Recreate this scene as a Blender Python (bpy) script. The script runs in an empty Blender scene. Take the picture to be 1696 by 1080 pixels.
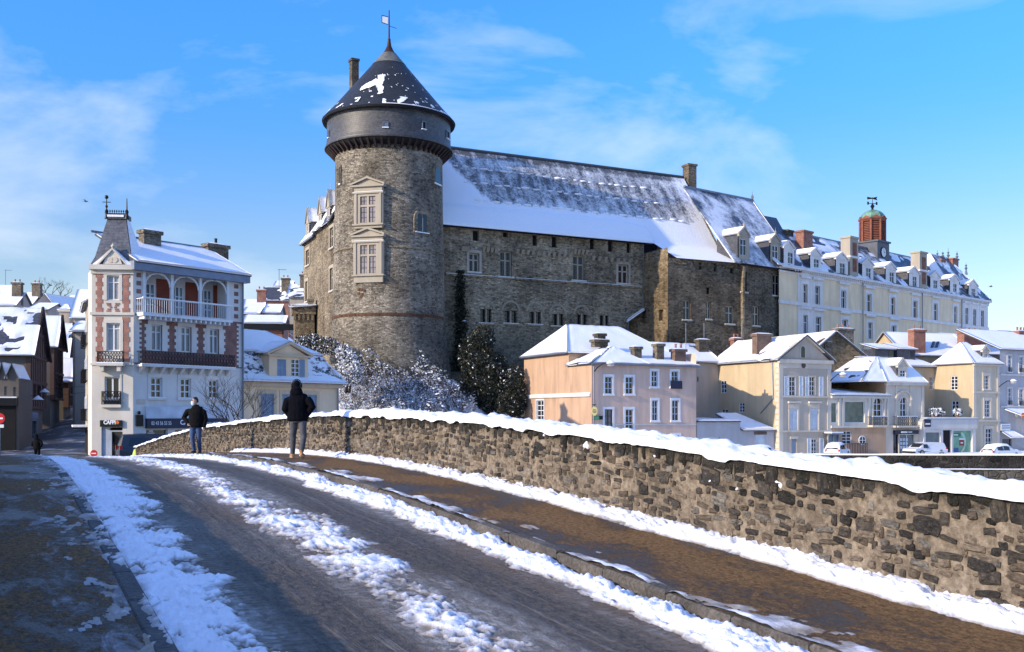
import bpy, math, random
import numpy as np
from math import sin, cos, radians, pi, atan2, sqrt, hypot

random.seed(7)
S = bpy.context.scene
COL = S.collection

# ------------------------------------------------------------------ camera, sky, sun, exposure
EYE = 5.0            # eye level above the datum (the quay lies about 1 m above it)
F, CX, HZ = 1700.0, 848.0, 690.0     # focal length, centre column and horizon row of the photograph (1696 wide)
cam_d = bpy.data.cameras.new('camera')
cam_d.sensor_width = 36; cam_d.lens = 36 * F / 1696
cam_d.shift_y = (HZ - 540) / 1696
cam_d.clip_start = 0.1; cam_d.clip_end = 6000
cam = bpy.data.objects.new('camera', cam_d); COL.objects.link(cam)
cam.location = (0, 0, EYE); cam.rotation_euler = (radians(90), 0, 0)
S.camera = cam

SUN_EL = radians(21)
SUN_V = np.array([-0.855, -0.519]); SUN_V /= np.linalg.norm(SUN_V)       # horizontal direction towards the sun
sd = bpy.data.lights.new('sun', 'SUN'); sd.energy = 2.05; sd.angle = radians(0.55); sd.color = (1.0, 0.84, 0.64)
sun = bpy.data.objects.new('sun', sd); COL.objects.link(sun)
sun.rotation_euler = (pi / 2 - SUN_EL, 0, atan2(SUN_V[0], -SUN_V[1]))

W = bpy.data.worlds.new('World'); S.world = W; W.use_nodes = True
wn, wl = W.node_tree.nodes, W.node_tree.links
wn.clear()
w_out = wn.new('ShaderNodeOutputWorld'); w_bg = wn.new('ShaderNodeBackground')
sky = wn.new('ShaderNodeTexSky'); sky.sky_type = 'NISHITA'; sky.sun_disc = False
sky.sun_elevation = SUN_EL; sky.sun_rotation = atan2(SUN_V[0], SUN_V[1])
sky.altitude = 60; sky.air_density = 1.0; sky.dust_density = 0.25; sky.ozone_density = 2.2
hs = wn.new('ShaderNodeHueSaturation'); hs.inputs['Saturation'].default_value = 1.38; hs.inputs['Hue'].default_value = 0.517; hs.inputs['Value'].default_value = 1.0
tc = wn.new('ShaderNodeTexCoord'); sepw = wn.new('ShaderNodeSeparateXYZ'); wl.new(tc.outputs['Generated'], sepw.inputs[0])
def by_height(stops):      # the clear sky pales evenly towards the horizon all round
    r = wn.new('ShaderNodeFloatCurve'); c = r.mapping.curves[0]; c.points[0].location = (0, stops[0][1]); c.points[1].location = (1, stops[-1][1])
    for x, y in stops[1:-1]: c.points.new(x, y)
    r.mapping.update(); wl.new(sepw.outputs['Z'], r.inputs['Value']); m_ = wn.new('ShaderNodeMath'); m_.operation = 'MULTIPLY'; m_.inputs[1].default_value = 2.0; wl.new(r.outputs[0], m_.inputs[0]); return m_.outputs[0]
wl.new(by_height([(0, .40), (.14, .58), (.25, .71), (.36, .71), (1, .50)]), hs.inputs['Saturation'])
wl.new(by_height([(0, .19), (.14, .235), (.25, .345), (.36, .45), (1, .60)]), hs.inputs['Value'])
mpw = wn.new('ShaderNodeMapping'); mpw.inputs['Scale'].default_value = (1.5, 1.0, 4.2); mpw.inputs['Location'].default_value = (3.05, 1.3, 0.2); mpw.inputs['Rotation'].default_value = (0, radians(-16), 0)
wl.new(tc.outputs['Generated'], mpw.inputs[0])
nzw = wn.new('ShaderNodeTexNoise'); nzw.inputs['Scale'].default_value = 2.1; nzw.inputs['Detail'].default_value = 7; nzw.inputs['Roughness'].default_value = 0.55; nzw.inputs['Distortion'].default_value = 0.35
wl.new(mpw.outputs[0], nzw.inputs['Vector'])
rw = wn.new('ShaderNodeValToRGB'); rw.color_ramp.elements[0].position = 0.50; rw.color_ramp.elements[1].position = 0.80
wl.new(nzw.outputs['Fac'], rw.inputs[0])
cm = wn.new('ShaderNodeMath'); cm.operation = 'MULTIPLY'; cm.inputs[1].default_value = 0.75
wl.new(rw.outputs[0], cm.inputs[0])
mixw = wn.new('ShaderNodeMix'); mixw.data_type = 'RGBA'
mixw.inputs['B'].default_value = (2.6, 2.8, 3.0, 1)
wl.new(sky.outputs[0], hs.inputs['Color']); wl.new(cm.outputs[0], mixw.inputs['Factor'])
wl.new(hs.outputs[0], mixw.inputs['A']); wl.new(mixw.outputs['Result'], w_bg.inputs['Color'])
w_bg.inputs['Strength'].default_value = 0.143
wl.new(w_bg.outputs[0], w_out.inputs[0])

S.view_settings.view_transform = 'Standard'; S.view_settings.look = 'None'
S.view_settings.gamma = 1.0; S.view_settings.use_curve_mapping = False
S.view_settings.exposure = 1.45
S.cycles.max_bounces = 5; S.cycles.diffuse_bounces = 3; S.cycles.glossy_bounces = 3

# ------------------------------------------------------------------ noise
def _h(x, y, s):
    v = np.sin(x * 12.9898 + y * 78.233 + s * 37.719) * 43758.5453
    return v - np.floor(v)
def vn(x, y, s=0):
    x = np.asarray(x, float); y = np.asarray(y, float)
    xi, yi = np.floor(x), np.floor(y); fx, fy = x - xi, y - yi
    fx = fx * fx * (3 - 2 * fx); fy = fy * fy * (3 - 2 * fy)
    a = _h(xi, yi, s); b = _h(xi + 1, yi, s); c = _h(xi, yi + 1, s); d = _h(xi + 1, yi + 1, s)
    return (a * (1 - fx) + b * fx) * (1 - fy) + (c * (1 - fx) + d * fx) * fy
def fbm(x, y, s=0, o=4, g=0.5):
    t = 0; a = 1; n = 0; f = 1.0
    for i in range(o):
        t = t + a * vn(np.asarray(x) * f + i * 17.3, np.asarray(y) * f - i * 9.1, s + i); n += a; a *= g; f *= 2.03
    return t / n
def sstep(a, b, x):
    t = np.clip((np.asarray(x, float) - a) / (b - a), 0, 1); return t * t * (3 - 2 * t)

# ------------------------------------------------------------------ materials (all procedural)
def _new(name):
    m = bpy.data.materials.new(name); m.use_nodes = True
    nt = m.node_tree; b = nt.nodes['Principled BSDF']
    return m, nt.nodes, nt.links, b
def _tex(nodes, links, scale, kind='noise', detail=4, rough=.55, coord='Object', stretch=(1, 1, 1), rot=0):
    t = nodes.new('ShaderNodeTexCoord'); mp = nodes.new('ShaderNodeMapping')
    mp.inputs['Scale'].default_value = stretch; mp.inputs['Rotation'].default_value = (0, 0, rot)
    links.new(t.outputs[coord], mp.inputs[0])
    n = nodes.new('ShaderNodeTexNoise' if kind == 'noise' else 'ShaderNodeTexVoronoi')
    n.inputs['Scale'].default_value = scale
    if kind == 'noise':
        n.inputs['Detail'].default_value = detail; n.inputs['Roughness'].default_value = rough
    links.new(mp.outputs[0], n.inputs['Vector'])
    return n
def _ramp(nodes, links, fac, stops):
    r = nodes.new('ShaderNodeValToRGB'); e = r.color_ramp.elements
    while len(e) < len(stops): e.new(0.5)
    for q, (p, c) in zip(e, stops):
        q.position = p; q.color = (*c, 1) if len(c) == 3 else c
    links.new(fac, r.inputs[0]); return r.outputs[0]
def _g(v): return (v, v, v)
def _mix(nodes, links, fac, a, b, mode='MIX'):
    m = nodes.new('ShaderNodeMix'); m.data_type = 'RGBA'; m.blend_type = mode
    for key, v in (('Factor', fac), ('A', a), ('B', b)):
        if hasattr(v, 'links'): links.new(v, m.inputs[key])
        elif isinstance(v, (int, float)): m.inputs[key].default_value = v
        else: m.inputs[key].default_value = (*v, 1)
    return m.outputs['Result']
def _math(nodes, links, op, a, b=0.0):
    m = nodes.new('ShaderNodeMath'); m.operation = op
    for i, v in enumerate((a, b)):
        if hasattr(v, 'links'): links.new(v, m.inputs[i])
        else: m.inputs[i].default_value = v
    return m.outputs[0]
def _bump(nodes, links, b, h, strength, dist):
    bp = nodes.new('ShaderNodeBump'); bp.inputs['Strength'].default_value = strength; bp.inputs['Distance'].default_value = dist
    links.new(h, bp.inputs['Height']); links.new(bp.outputs[0], b.inputs['Normal'])
def plain(name, col, rough=.75, var=.22, scale=1.3, bump=0.0, bscale=25, metal=0, spec=.35, fine=.12):
    """paint, plaster, metal, cloth: one colour with large stains and a fine grain"""
    m, n, l, b = _new(name)
    t1 = _tex(n, l, scale, detail=5); t2 = _tex(n, l, scale * 14, detail=3)
    c = _mix(n, l, 1.0, col, _ramp(n, l, t1.outputs['Fac'], [(.3, _g(1 - var)), (.7, _g(1 + var * .4))]), 'MULTIPLY')
    c = _mix(n, l, 1.0, c, _ramp(n, l, t2.outputs['Fac'], [(.3, _g(1 - fine)), (.7, _g(1 + fine * .5))]), 'MULTIPLY')
    l.new(c, b.inputs['Base Color'])
    b.inputs['Roughness'].default_value = rough; b.inputs['Metallic'].default_value = metal; b.inputs['Specular IOR Level'].default_value = spec
    if bump: _bump(n, l, b, _tex(n, l, bscale, detail=4).outputs['Fac'], .6, bump)
    return m
def plaster(name, col, stain=(.10, .08, .06), amt=.35):
    """rendered wall with rain streaks and blotches"""
    m, n, l, b = _new(name)
    t1 = _tex(n, l, .45, detail=6); t2 = _tex(n, l, 1.3, detail=5, stretch=(1, 1, .16)); t3 = _tex(n, l, 18, detail=3)
    f = _math(n, l, 'MULTIPLY', _ramp(n, l, t2.outputs['Fac'], [(.42, _g(0)), (.68, _g(1))]), _ramp(n, l, t1.outputs['Fac'], [(.35, _g(.1)), (.68, _g(amt))]))
    c = _mix(n, l, f, col, tuple(x * .3 + y * .7 for x, y in zip(col, stain)))
    c = _mix(n, l, 1.0, c, _ramp(n, l, t1.outputs['Fac'], [(.3, _g(.86)), (.7, _g(1.05))]), 'MULTIPLY')
    c = _mix(n, l, 1.0, c, _ramp(n, l, t3.outputs['Fac'], [(.3, _g(.93)), (.7, _g(1.03))]), 'MULTIPLY')
    l.new(c, b.inputs['Base Color']); b.inputs['Roughness'].default_value = .9; b.inputs['Specular IOR Level'].default_value = .2
    _bump(n, l, b, t3.outputs['Fac'], .4, .02)
    return m
def rubble(name, dark, light, mortar, size=2.6, flat=2.0, foot_tint=None, snow=None, mort=.05, stain=.56):
    """rubble masonry seen from afar: voronoi stones in lime mortar, stains, moss, clinging snow"""
    m, n, l, b = _new(name)
    st = (1, 1, flat)
    nd = _tex(n, l, 1.2, detail=2)
    v = _tex(n, l, size, 'v', stretch=st); v.inputs['Randomness'].default_value = .9
    v2 = _tex(n, l, size, 'v', stretch=st); v2.feature = 'DISTANCE_TO_EDGE'; v2.inputs['Randomness'].default_value = .9
    sepc = n.new('ShaderNodeSeparateColor'); l.new(v.outputs['Color'], sepc.inputs[0])
    c = _ramp(n, l, sepc.outputs[0], [(.0, dark), (.45, tuple((a + b_) / 2 for a, b_ in zip(dark, light))), (1, light)])
    edge = _ramp(n, l, v2.outputs['Distance'], [(mort * .4, _g(1)), (mort * 1.6, _g(0))])
    c = _mix(n, l, edge, c, mortar)
    t1 = _tex(n, l, .22, detail=7, rough=.6); t2 = _tex(n, l, 9, detail=4); t3 = _tex(n, l, .8, detail=5, stretch=(1, 1, .22))
    c = _mix(n, l, 1.0, c, _ramp(n, l, t1.outputs['Fac'], [(.32, _g(1 - stain)), (.62, _g(1.12))]), 'MULTIPLY')
    c = _mix(n, l, 1.0, c, _ramp(n, l, t3.outputs['Fac'], [(.3, _g(1 - stain * .5)), (.6, _g(1.06))]), 'MULTIPLY')
    c = _mix(n, l, 1.0, c, _ramp(n, l, t2.outputs['Fac'], [(.3, _g(.72)), (.7, _g(1.18))]), 'MULTIPLY')
    tcn = n.new('ShaderNodeTexCoord'); sp = n.new('ShaderNodeSeparateXYZ'); l.new(tcn.outputs['Object'], sp.inputs[0])
    if foot_tint:                       # (z_low, z_high, colour): patchy olive tint growing towards the foot
        zr = n.new('ShaderNodeMapRange'); zr.inputs[1].default_value = foot_tint[1]; zr.inputs[2].default_value = foot_tint[0]; l.new(sp.outputs['Z'], zr.inputs[0])
        f = _math(n, l, 'MULTIPLY', zr.outputs[0], _ramp(n, l, t1.outputs['Fac'], [(.3, _g(.25)), (.65, _g(.8))]))
        c = _mix(n, l, f, c, foot_tint[2])
    if snow:                       # (z_full, z_none, amount): dusting caught on the ledges of the stones
        zr = n.new('ShaderNodeMapRange'); zr.inputs[1].default_value = snow[1]; zr.inputs[2].default_value = snow[0]; l.new(sp.outputs['Z'], zr.inputs[0])
        ts = _tex(n, l, 2.6, detail=6, rough=.7, stretch=(1, 1, 3.2)); tb = _tex(n, l, .35, detail=3)
        f = _ramp(n, l, _math(n, l, 'ADD', ts.outputs['Fac'], _math(n, l, 'MULTIPLY', _math(n, l, 'SUBTRACT', zr.outputs[0], 1.0), .26)), [(.53, _g(0)), (.60, _g(1))])
        f = _math(n, l, 'MULTIPLY', f, _ramp(n, l, tb.outputs['Fac'], [(.35, _g(.15)), (.6, _g(snow[2]))]))
        c = _mix(n, l, f, c, (.82, .83, .86))
    l.new(c, b.inputs['Base Color']); b.inputs['Roughness'].default_value = .92; b.inputs['Specular IOR Level'].default_value = .15
    h = _math(n, l, 'ADD', _ramp(n, l, v2.outputs['Distance'], [(0, _g(0)), (mort * 2, _g(.8))]), _math(n, l, 'MULTIPLY', t2.outputs['Fac'], .5))
    _bump(n, l, b, h, .9, .10)
    return m
def brickm(name, c1, c2, mortar, scale=4.0):
    m, n, l, b = _new(name)
    t = n.new('ShaderNodeTexCoord'); mp = n.new('ShaderNodeMapping'); l.new(t.outputs['UV'], mp.inputs[0])
    br = n.new('ShaderNodeTexBrick'); br.inputs['Scale'].default_value = scale; l.new(mp.outputs[0], br.inputs['Vector'])
    br.inputs['Color1'].default_value = (*c1, 1); br.inputs['Color2'].default_value = (*c2, 1); br.inputs['Mortar'].default_value = (*mortar, 1)
    br.inputs['Mortar Size'].default_value = .03
    t2 = _tex(n, l, 2, detail=5)
    c = _mix(n, l, 1.0, br.outputs['Color'], _ramp(n, l, t2.outputs['Fac'], [(.3, _g(.7)), (.7, _g(1.15))]), 'MULTIPLY')
    l.new(c, b.inputs['Base Color']); b.inputs['Roughness'].default_value = .9
    return m
def slate(name, col=(.055, .06, .075), snow=0.0, lo=.45, hi=.6, sz=(1, 1, 1), scale=.8, courses=4.0):
    """slate roof; snow>0 lets patches of snow lie on it (their own shape, by noise)"""
    m, n, l, b = _new(name)
    t = n.new('ShaderNodeTexCoord'); sp = n.new('ShaderNodeSeparateXYZ'); l.new(t.outputs['Object'], sp.inputs[0])
    v = _tex(n, l, 5, 'v', stretch=(1, 1, 1.3)); sepc = n.new('ShaderNodeSeparateColor'); l.new(v.outputs['Color'], sepc.inputs[0])
    c = _mix(n, l, 1.0, col, _ramp(n, l, sepc.outputs[0], [(0, _g(.7)), (1, _g(1.35))]), 'MULTIPLY')
    t1 = _tex(n, l, .5, detail=5); c = _mix(n, l, 1.0, c, _ramp(n, l, t1.outputs['Fac'], [(.3, _g(.7)), (.7, _g(1.2))]), 'MULTIPLY')
    wv = _math(n, l, 'FRACT', _math(n, l, 'MULTIPLY', sp.outputs['Z'], courses))
    l2 = _ramp(n, l, wv, [(0, _g(.55)), (.18, _g(1)), (1, _g(1))])
    c = _mix(n, l, 1.0, c, l2, 'MULTIPLY')
    b.inputs['Roughness'].default_value = .5
    if snow:
        ts = _tex(n, l, scale, detail=7, rough=.66, stretch=sz); tf = _tex(n, l, scale * 9, detail=3, stretch=(1, 1, 2))
        f = _ramp(n, l, _math(n, l, 'ADD', ts.outputs['Fac'], _math(n, l, 'MULTIPLY', _math(n, l, 'SUBTRACT', tf.outputs['Fac'], .5), .22)), [(lo, _g(0)), (hi, _g(snow))])
        c = _mix(n, l, f, c, (.84, .86, .90)); l.new(_math(n, l, 'ADD', _math(n, l, 'MULTIPLY', f, .35), .5), b.inputs['Roughness'])
    l.new(c, b.inputs['Base Color'])
    _bump(n, l, b, _math(n, l, 'ADD', wv, sepc.outputs[0]), .35, .04)
    return m
def snowm(name, dirt=0.0, bump=.012, scale=26, col=(.85, .865, .885)):
    m, n, l, b = _new(name)
    t1 = _tex(n, l, scale, detail=6, rough=.65); t2 = _tex(n, l, 3.2, detail=6, rough=.62)
    c = _mix(n, l, 1.0, col, _ramp(n, l, t1.outputs['Fac'], [(.3, _g(.93)), (.7, _g(1.02))]), 'MULTIPLY')
    if dirt:
        c = _mix(n, l, _math(n, l, 'MULTIPLY', _ramp(n, l, t2.outputs['Fac'], [(.54, _g(0)), (.74, _g(1))]), dirt), c, (.40, .30, .19))
    l.new(c, b.inputs['Base Color']); b.inputs['Roughness'].default_value = .62; b.inputs['Specular IOR Level'].default_value = .3
    if bump: _bump(n, l, b, t1.outputs['Fac'], .8, bump)
    return m

SNOW = snowm('snow_fresh', bump=.03, scale=6)
SNOWN = snowm('snow_near', bump=.012, scale=34, dirt=.10)
WHITE = plain('white_paint', (.74, .75, .76), .5, .12)
GLASS = plain('window_glass', (.012, .015, .02), .06, .3, spec=.6)
GLASS2 = plain('window_glass_pale', (.16, .20, .25), .08, .4, scale=.7, spec=.6)
CURT = plain('window_glass_curtained', (.36, .37, .38), .25, .3, scale=.8, spec=.5)
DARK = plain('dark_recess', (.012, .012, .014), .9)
IRON = plain('black_iron', (.012, .012, .014), .45, metal=.3)
ZINC = plain('zinc', (.20, .23, .28), .45, metal=.4)
SLATE = slate('slate_plain')
CREAM = plaster('cream_stone', (.62, .58, .50), amt=.3)
TUFF = plaster('white_tuffeau', (.41, .365, .29), amt=.4)
WOODD = plain('dark_timber', (.04, .024, .02), .8, .4)

# ------------------------------------------------------------------ geometry helpers
class MB:
    """collects faces in world coordinates; becomes ONE mesh"""
    def __init__(s): s.v = []; s.f = []; s.m = []; s.uv = None
    def add(s, pts, faces, mi=0):
        k = len(s.v); s.v += [tuple(p) for p in pts]
        for f in faces: s.f.append(tuple(i + k for i in f)); s.m.append(mi)
        return s
    def quad(s, a, b, c, d, mi=0): return s.add((a, b, c, d), ((0, 1, 2, 3),), mi)
    def poly(s, pts, mi=0): return s.add(pts, (tuple(range(len(pts))),), mi)
    def hexa(s, p, mi=0):     # p: 4 bottom + 4 top
        return s.add(p, ((0, 3, 2, 1), (4, 5, 6, 7), (0, 1, 5, 4), (1, 2, 6, 5), (2, 3, 7, 6), (3, 0, 4, 7)), mi)
    def box(s, fr, u0, u1, z0, z1, o0, o1, mi=0):
        P = fr.P
        return s.hexa([P(u0, z0, o1), P(u1, z0, o1), P(u1, z0, o0), P(u0, z0, o0), P(u0, z1, o1), P(u1, z1, o1), P(u1, z1, o0), P(u0, z1, o0)], mi)
    def prism(s, fr, pts, o0, o1, mi=0):      # outline (u,z) extruded from o0 to o1
        n = len(pts); a = [fr.P(u, z, o1) for u, z in pts]; b = [fr.P(u, z, o0) for u, z in pts]
        fs = [tuple(range(n)), tuple(range(2 * n - 1, n - 1, -1))] + [(i, i + n, (i + 1) % n + n, (i + 1) % n) for i in range(n)]
        return s.add(a + b, fs, mi)
    def tube(s, pts, r, seg=6, mi=0, r1=None):
        pts = [np.array(p, float) for p in pts]; n = len(pts); ring = []
        for i, p in enumerate(pts):
            d = pts[min(i + 1, n - 1)] - pts[max(i - 1, 0)]; d /= (np.linalg.norm(d) + 1e-9)
            a = np.cross(d, (0, 0, 1.0))
            if np.linalg.norm(a) < .05: a = np.cross(d, (1.0, 0, 0))
            a /= np.linalg.norm(a); b_ = np.cross(a, d)
            rr = r if r1 is None else r + (r1 - r) * i / max(1, n - 1)
            ring += [p + rr * (cos(2 * pi * k / seg) * a + sin(2 * pi * k / seg) * b_) for k in range(seg)]
        fs = [(i * seg + k, i * seg + (k + 1) % seg, (i + 1) * seg + (k + 1) % seg, (i + 1) * seg + k) for i in range(n - 1) for k in range(seg)]
        fs += [tuple(range(seg - 1, -1, -1)), tuple(range((n - 1) * seg, n * seg))]
        return s.add(ring, fs, mi)
    def lathe(s, c, prof, seg=48, mi=0, a0=0, a1=2 * pi):
        n = len(prof); full = abs(a1 - a0 - 2 * pi) < 1e-6; cols = seg if full else seg + 1
        pts = [(c[0] + r * cos(a0 + (a1 - a0) * k / seg), c[1] + r * sin(a0 + (a1 - a0) * k / seg), z) for k in range(cols) for r, z in prof]
        fs = []
        for k in range(seg):
            k2 = (k + 1) % cols
            for i in range(n - 1): fs.append((k * n + i, k2 * n + i, k2 * n + i + 1, k * n + i + 1))
        return s.add(pts, fs, mi)
    def ball(s, c, r, seg=10, rings=6, mi=0, sc=(1, 1, 1)):
        pts = []; fs = []
        for i in range(rings + 1):
            t = pi * i / rings
            for k in range(seg): pts.append((c[0] + sc[0] * r * sin(t) * cos(2 * pi * k / seg), c[1] + sc[1] * r * sin(t) * sin(2 * pi * k / seg), c[2] + sc[2] * r * cos(t)))
        for i in range(rings):
            for k in range(seg): fs.append((i * seg + k, (i + 1) * seg + k, (i + 1) * seg + (k + 1) % seg, i * seg + (k + 1) % seg))
        return s.add(pts, fs, mi)
    def grid(s, P, mi=0):       # P: (n, m, 3)
        n, m = P.shape[:2]
        return s.add(P.reshape(-1, 3).tolist(), [(i * m + j, i * m + j + 1, (i + 1) * m + j + 1, (i + 1) * m + j) for i in range(n - 1) for j in range(m - 1)], mi)

def mesh_of(name, mb, mats, org=(0, 0, 0), smooth=False):
    me = bpy.data.meshes.new(name)
    o = np.array(org, float)
    v = np.array(mb.v, float) - o
    me.from_pydata(v.tolist(), [], mb.f)
    mats = mats if isinstance(mats, (list, tuple)) else [mats]
    for m in mats: me.materials.append(m)
    if len(mats) > 1: me.polygons.foreach_set('material_index', mb.m)
    # box-projected uv in metres (for brick courses)
    nl = len(me.loops); uv = np.zeros((nl, 2)); co = v
    vi = np.zeros(nl, int); me.loops.foreach_get('vertex_index', vi)
    if mb.uv is not None: uv = np.array(mb.uv)[vi]
    else:
        nr = np.zeros(len(me.polygons) * 3); me.polygons.foreach_get('normal', nr); nr = nr.reshape(-1, 3)
        tot = np.zeros(len(me.polygons), int); me.polygons.foreach_get('loop_total', tot)
        nn = np.repeat(nr, tot, axis=0); h = np.hypot(nn[:, 0], nn[:, 1]) + 1e-6
        c = co[vi]; uv[:, 0] = (-nn[:, 1] * c[:, 0] + nn[:, 0] * c[:, 1]) / h; uv[:, 1] = c[:, 2]
    ul = me.uv_layers.new(name='UVMap'); ul.data.foreach_set('uv', uv.ravel())
    if smooth: me.polygons.foreach_set('use_smooth', [True] * len(me.polygons))
    me.update()
    return me

class Thing:
    def __init__(s, name, label, cat, loc, group=None):
        s.o = bpy.data.objects.new(name, None); COL.objects.link(s.o)
        s.loc = tuple(loc); s.o.location = s.loc; s.o.empty_display_size = .3
        s.o['label'] = label; s.o['category'] = cat
        if group: s.o['group'] = group
    def part(s, name, mb, mat, parent=None, smooth=False, label=None, kind=None):
        me = mesh_of(name, mb, mat, s.loc, smooth)
        o = bpy.data.objects.new(name, me); COL.objects.link(o)
        o.parent = parent or s.o
        if label: o['label'] = label
        if kind: o['kind'] = kind
        return o
def one(name, mb, mat, label, cat, group=None, smooth=False, kind=None):
    v = np.array(mb.v); loc = ((v[:, 0].min() + v[:, 0].max()) / 2, (v[:, 1].min() + v[:, 1].max()) / 2, v[:, 2].min())
    o = bpy.data.objects.new(name, mesh_of(name, mb, mat, loc, smooth)); COL.objects.link(o); o.location = loc
    o['label'] = label; o['category'] = cat
    if group: o['group'] = group
    if kind: o['kind'] = kind
    return o
def struct(name, mb, mat, kind='structure', parent=None, smooth=False):
    o = bpy.data.objects.new(name, mesh_of(name, mb, mat, (0, 0, 0), smooth)); COL.objects.link(o)
    if parent: o.parent = parent
    if kind: o['kind'] = kind
    return o

class Fr:
    """a vertical plane: u runs along it to the right, n points out of it, z is up"""
    def __init__(s, x, y, ang):
        s.x, s.y, s.ang = x, y, ang; a = radians(ang); s.d = (sin(a), cos(a)); s.n = (cos(a), -sin(a))
    @staticmethod
    def px(px, D, ang): return Fr((px - CX) / F * D, D, ang)
    def u(s, px, o=0):
        k = (px - CX) / F; X, Y = s.x + s.n[0] * o, s.y + s.n[1] * o
        return (k * Y - X) / (s.d[0] - k * s.d[1])
    def D(s, u, o=0): return s.y + s.n[1] * o + u * s.d[1]
    def z(s, px, py, o=0): return EYE + (HZ - py) / F * s.D(s.u(px, o), o)
    def P(s, u, z, o=0): return (s.x + s.d[0] * u + s.n[0] * o, s.y + s.d[1] * u + s.n[1] * o, z)
    def at(s, px, py, o=0): return s.P(s.u(px, o), s.z(px, py, o), o)
    def off(s, o): return Fr(s.x + s.n[0] * o, s.y + s.n[1] * o, s.ang)
    def left(s, u=0, o=0):   # flank facing left, u runs from back (negative) to the corner (0)
        p = s.P(u, 0, o); return Fr(p[0], p[1], s.ang + 90)
    def right(s, u=0, o=0):  # flank facing right, u runs from the corner to the back
        p = s.P(u, 0, o); return Fr(p[0], p[1], s.ang - 90)
    def r(s, x0, y0, x1, y1, o=0):
        xm = (x0 + x1) / 2; return (s.u(x0, o), s.u(x1, o), s.z(xm, y1, o), s.z(xm, y0, o))

def wall(mb, fr, u0, u1, z0, z1, ops=(), dep=.22, o=0, mi=0):
    us = sorted({u0, u1, *[min(max(q, u0), u1) for p in ops for q in p[:2]]}); zs = sorted({z0, z1, *[min(max(q, z0), z1) for p in ops for q in p[2:4]]})
    for a, b in zip(us[:-1], us[1:]):
        run = None
        for c, d in zip(zs[:-1], zs[1:]):
            um, zm = (a + b) / 2, (c + d) / 2
            hole = any(p[0] < um < p[1] and p[2] < zm < p[3] for p in ops)
            if hole:
                if run: mb.quad(fr.P(a, run[0], o), fr.P(b, run[0], o), fr.P(b, run[1], o), fr.P(a, run[1], o), mi); run = None
            else: run = [run[0] if run else c, d]
        if run: mb.quad(fr.P(a, run[0], o), fr.P(b, run[0], o), fr.P(b, run[1], o), fr.P(a, run[1], o), mi)
    for (a, b, c, d) in [p[:4] for p in ops]:
        P = fr.P
        mb.quad(P(a, c, o), P(a, d, o), P(a, d, o - dep), P(a, c, o - dep), mi); mb.quad(P(b, c, o), P(b, c, o - dep), P(b, d, o - dep), P(b, d, o), mi)
        mb.quad(P(a, d, o), P(b, d, o), P(b, d, o - dep), P(a, d, o - dep), mi); mb.quad(P(a, c, o), P(a, c, o - dep), P(b, c, o - dep), P(b, c, o), mi)
    return mb

def bars(mb, fr, r, nx, nz, o, w=.05, t=.05, mi=0, split=None):
    a, b, c, d = r
    mb.box(fr, a, a + w, c, d, o - t, o, mi); mb.box(fr, b - w, b, c, d, o - t, o, mi)
    mb.box(fr, a + w, b - w, c, c + w, o - t, o, mi); mb.box(fr, a + w, b - w, d - w, d, o - t, o, mi)
    for i in range(1, nx):
        u = a + (b - a) * i / nx; mb.box(fr, u - w * .6, u + w * .6, c + w, d - w, o - t, o - .003, mi)
    for i in range(1, nz):
        z = c + (d - c) * i / nz if not split else c + (d - c) * split[i - 1]
        mb.box(fr, a + w, b - w, z - w * .45, z + w * .45, o - t, o - .008, mi)

def window(T, fr, r, nx=2, nz=3, mat=None, glass=None, dep=.2, o=0, w=.055, sill=None, surr=None, sw=.16, sp=.05, split=None, snowy=True, parent=None, name='window'):
    """frame with glazing bars set back in its opening; the pane, sill and stone surround are its pieces"""
    mat = mat or WHITE; glass = glass or GLASS
    a, b, c, d = r
    m = MB(); bars(m, fr, r, nx, nz, o - dep + .07, w, .06, 0, split)
    win = T.part(name, m, mat, parent)
    host = win if parent is None else parent
    g = MB().quad(fr.P(a, c, o - dep), fr.P(b, c, o - dep), fr.P(b, d, o - dep), fr.P(a, d, o - dep))
    T.part('pane', g, glass, host)
    if surr:
        m = MB()
        m.box(fr, a - sw, a, c, d, o - .02, o + sp); m.box(fr, b, b + sw, c, d, o - .02, o + sp)
        m.box(fr, a - sw, b + sw, d, d + sw * 1.15, o - .02, o + sp + .004)
        T.part('surround', m, surr, host)
    if sill:
        m = MB().box(fr, a - sw * 1.1, b + sw * 1.1, c - .14, c, o - .05, o + sp + .10)
        T.part('sill', m, sill, host)
        if snowy:
            m = MB().box(fr, a - sw * .9, b + sw * .9, c + .002, c + .05, o - .04, o + sp + .08)
            T.part('sill_snow', m, SNOW, host)
    return win

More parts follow.
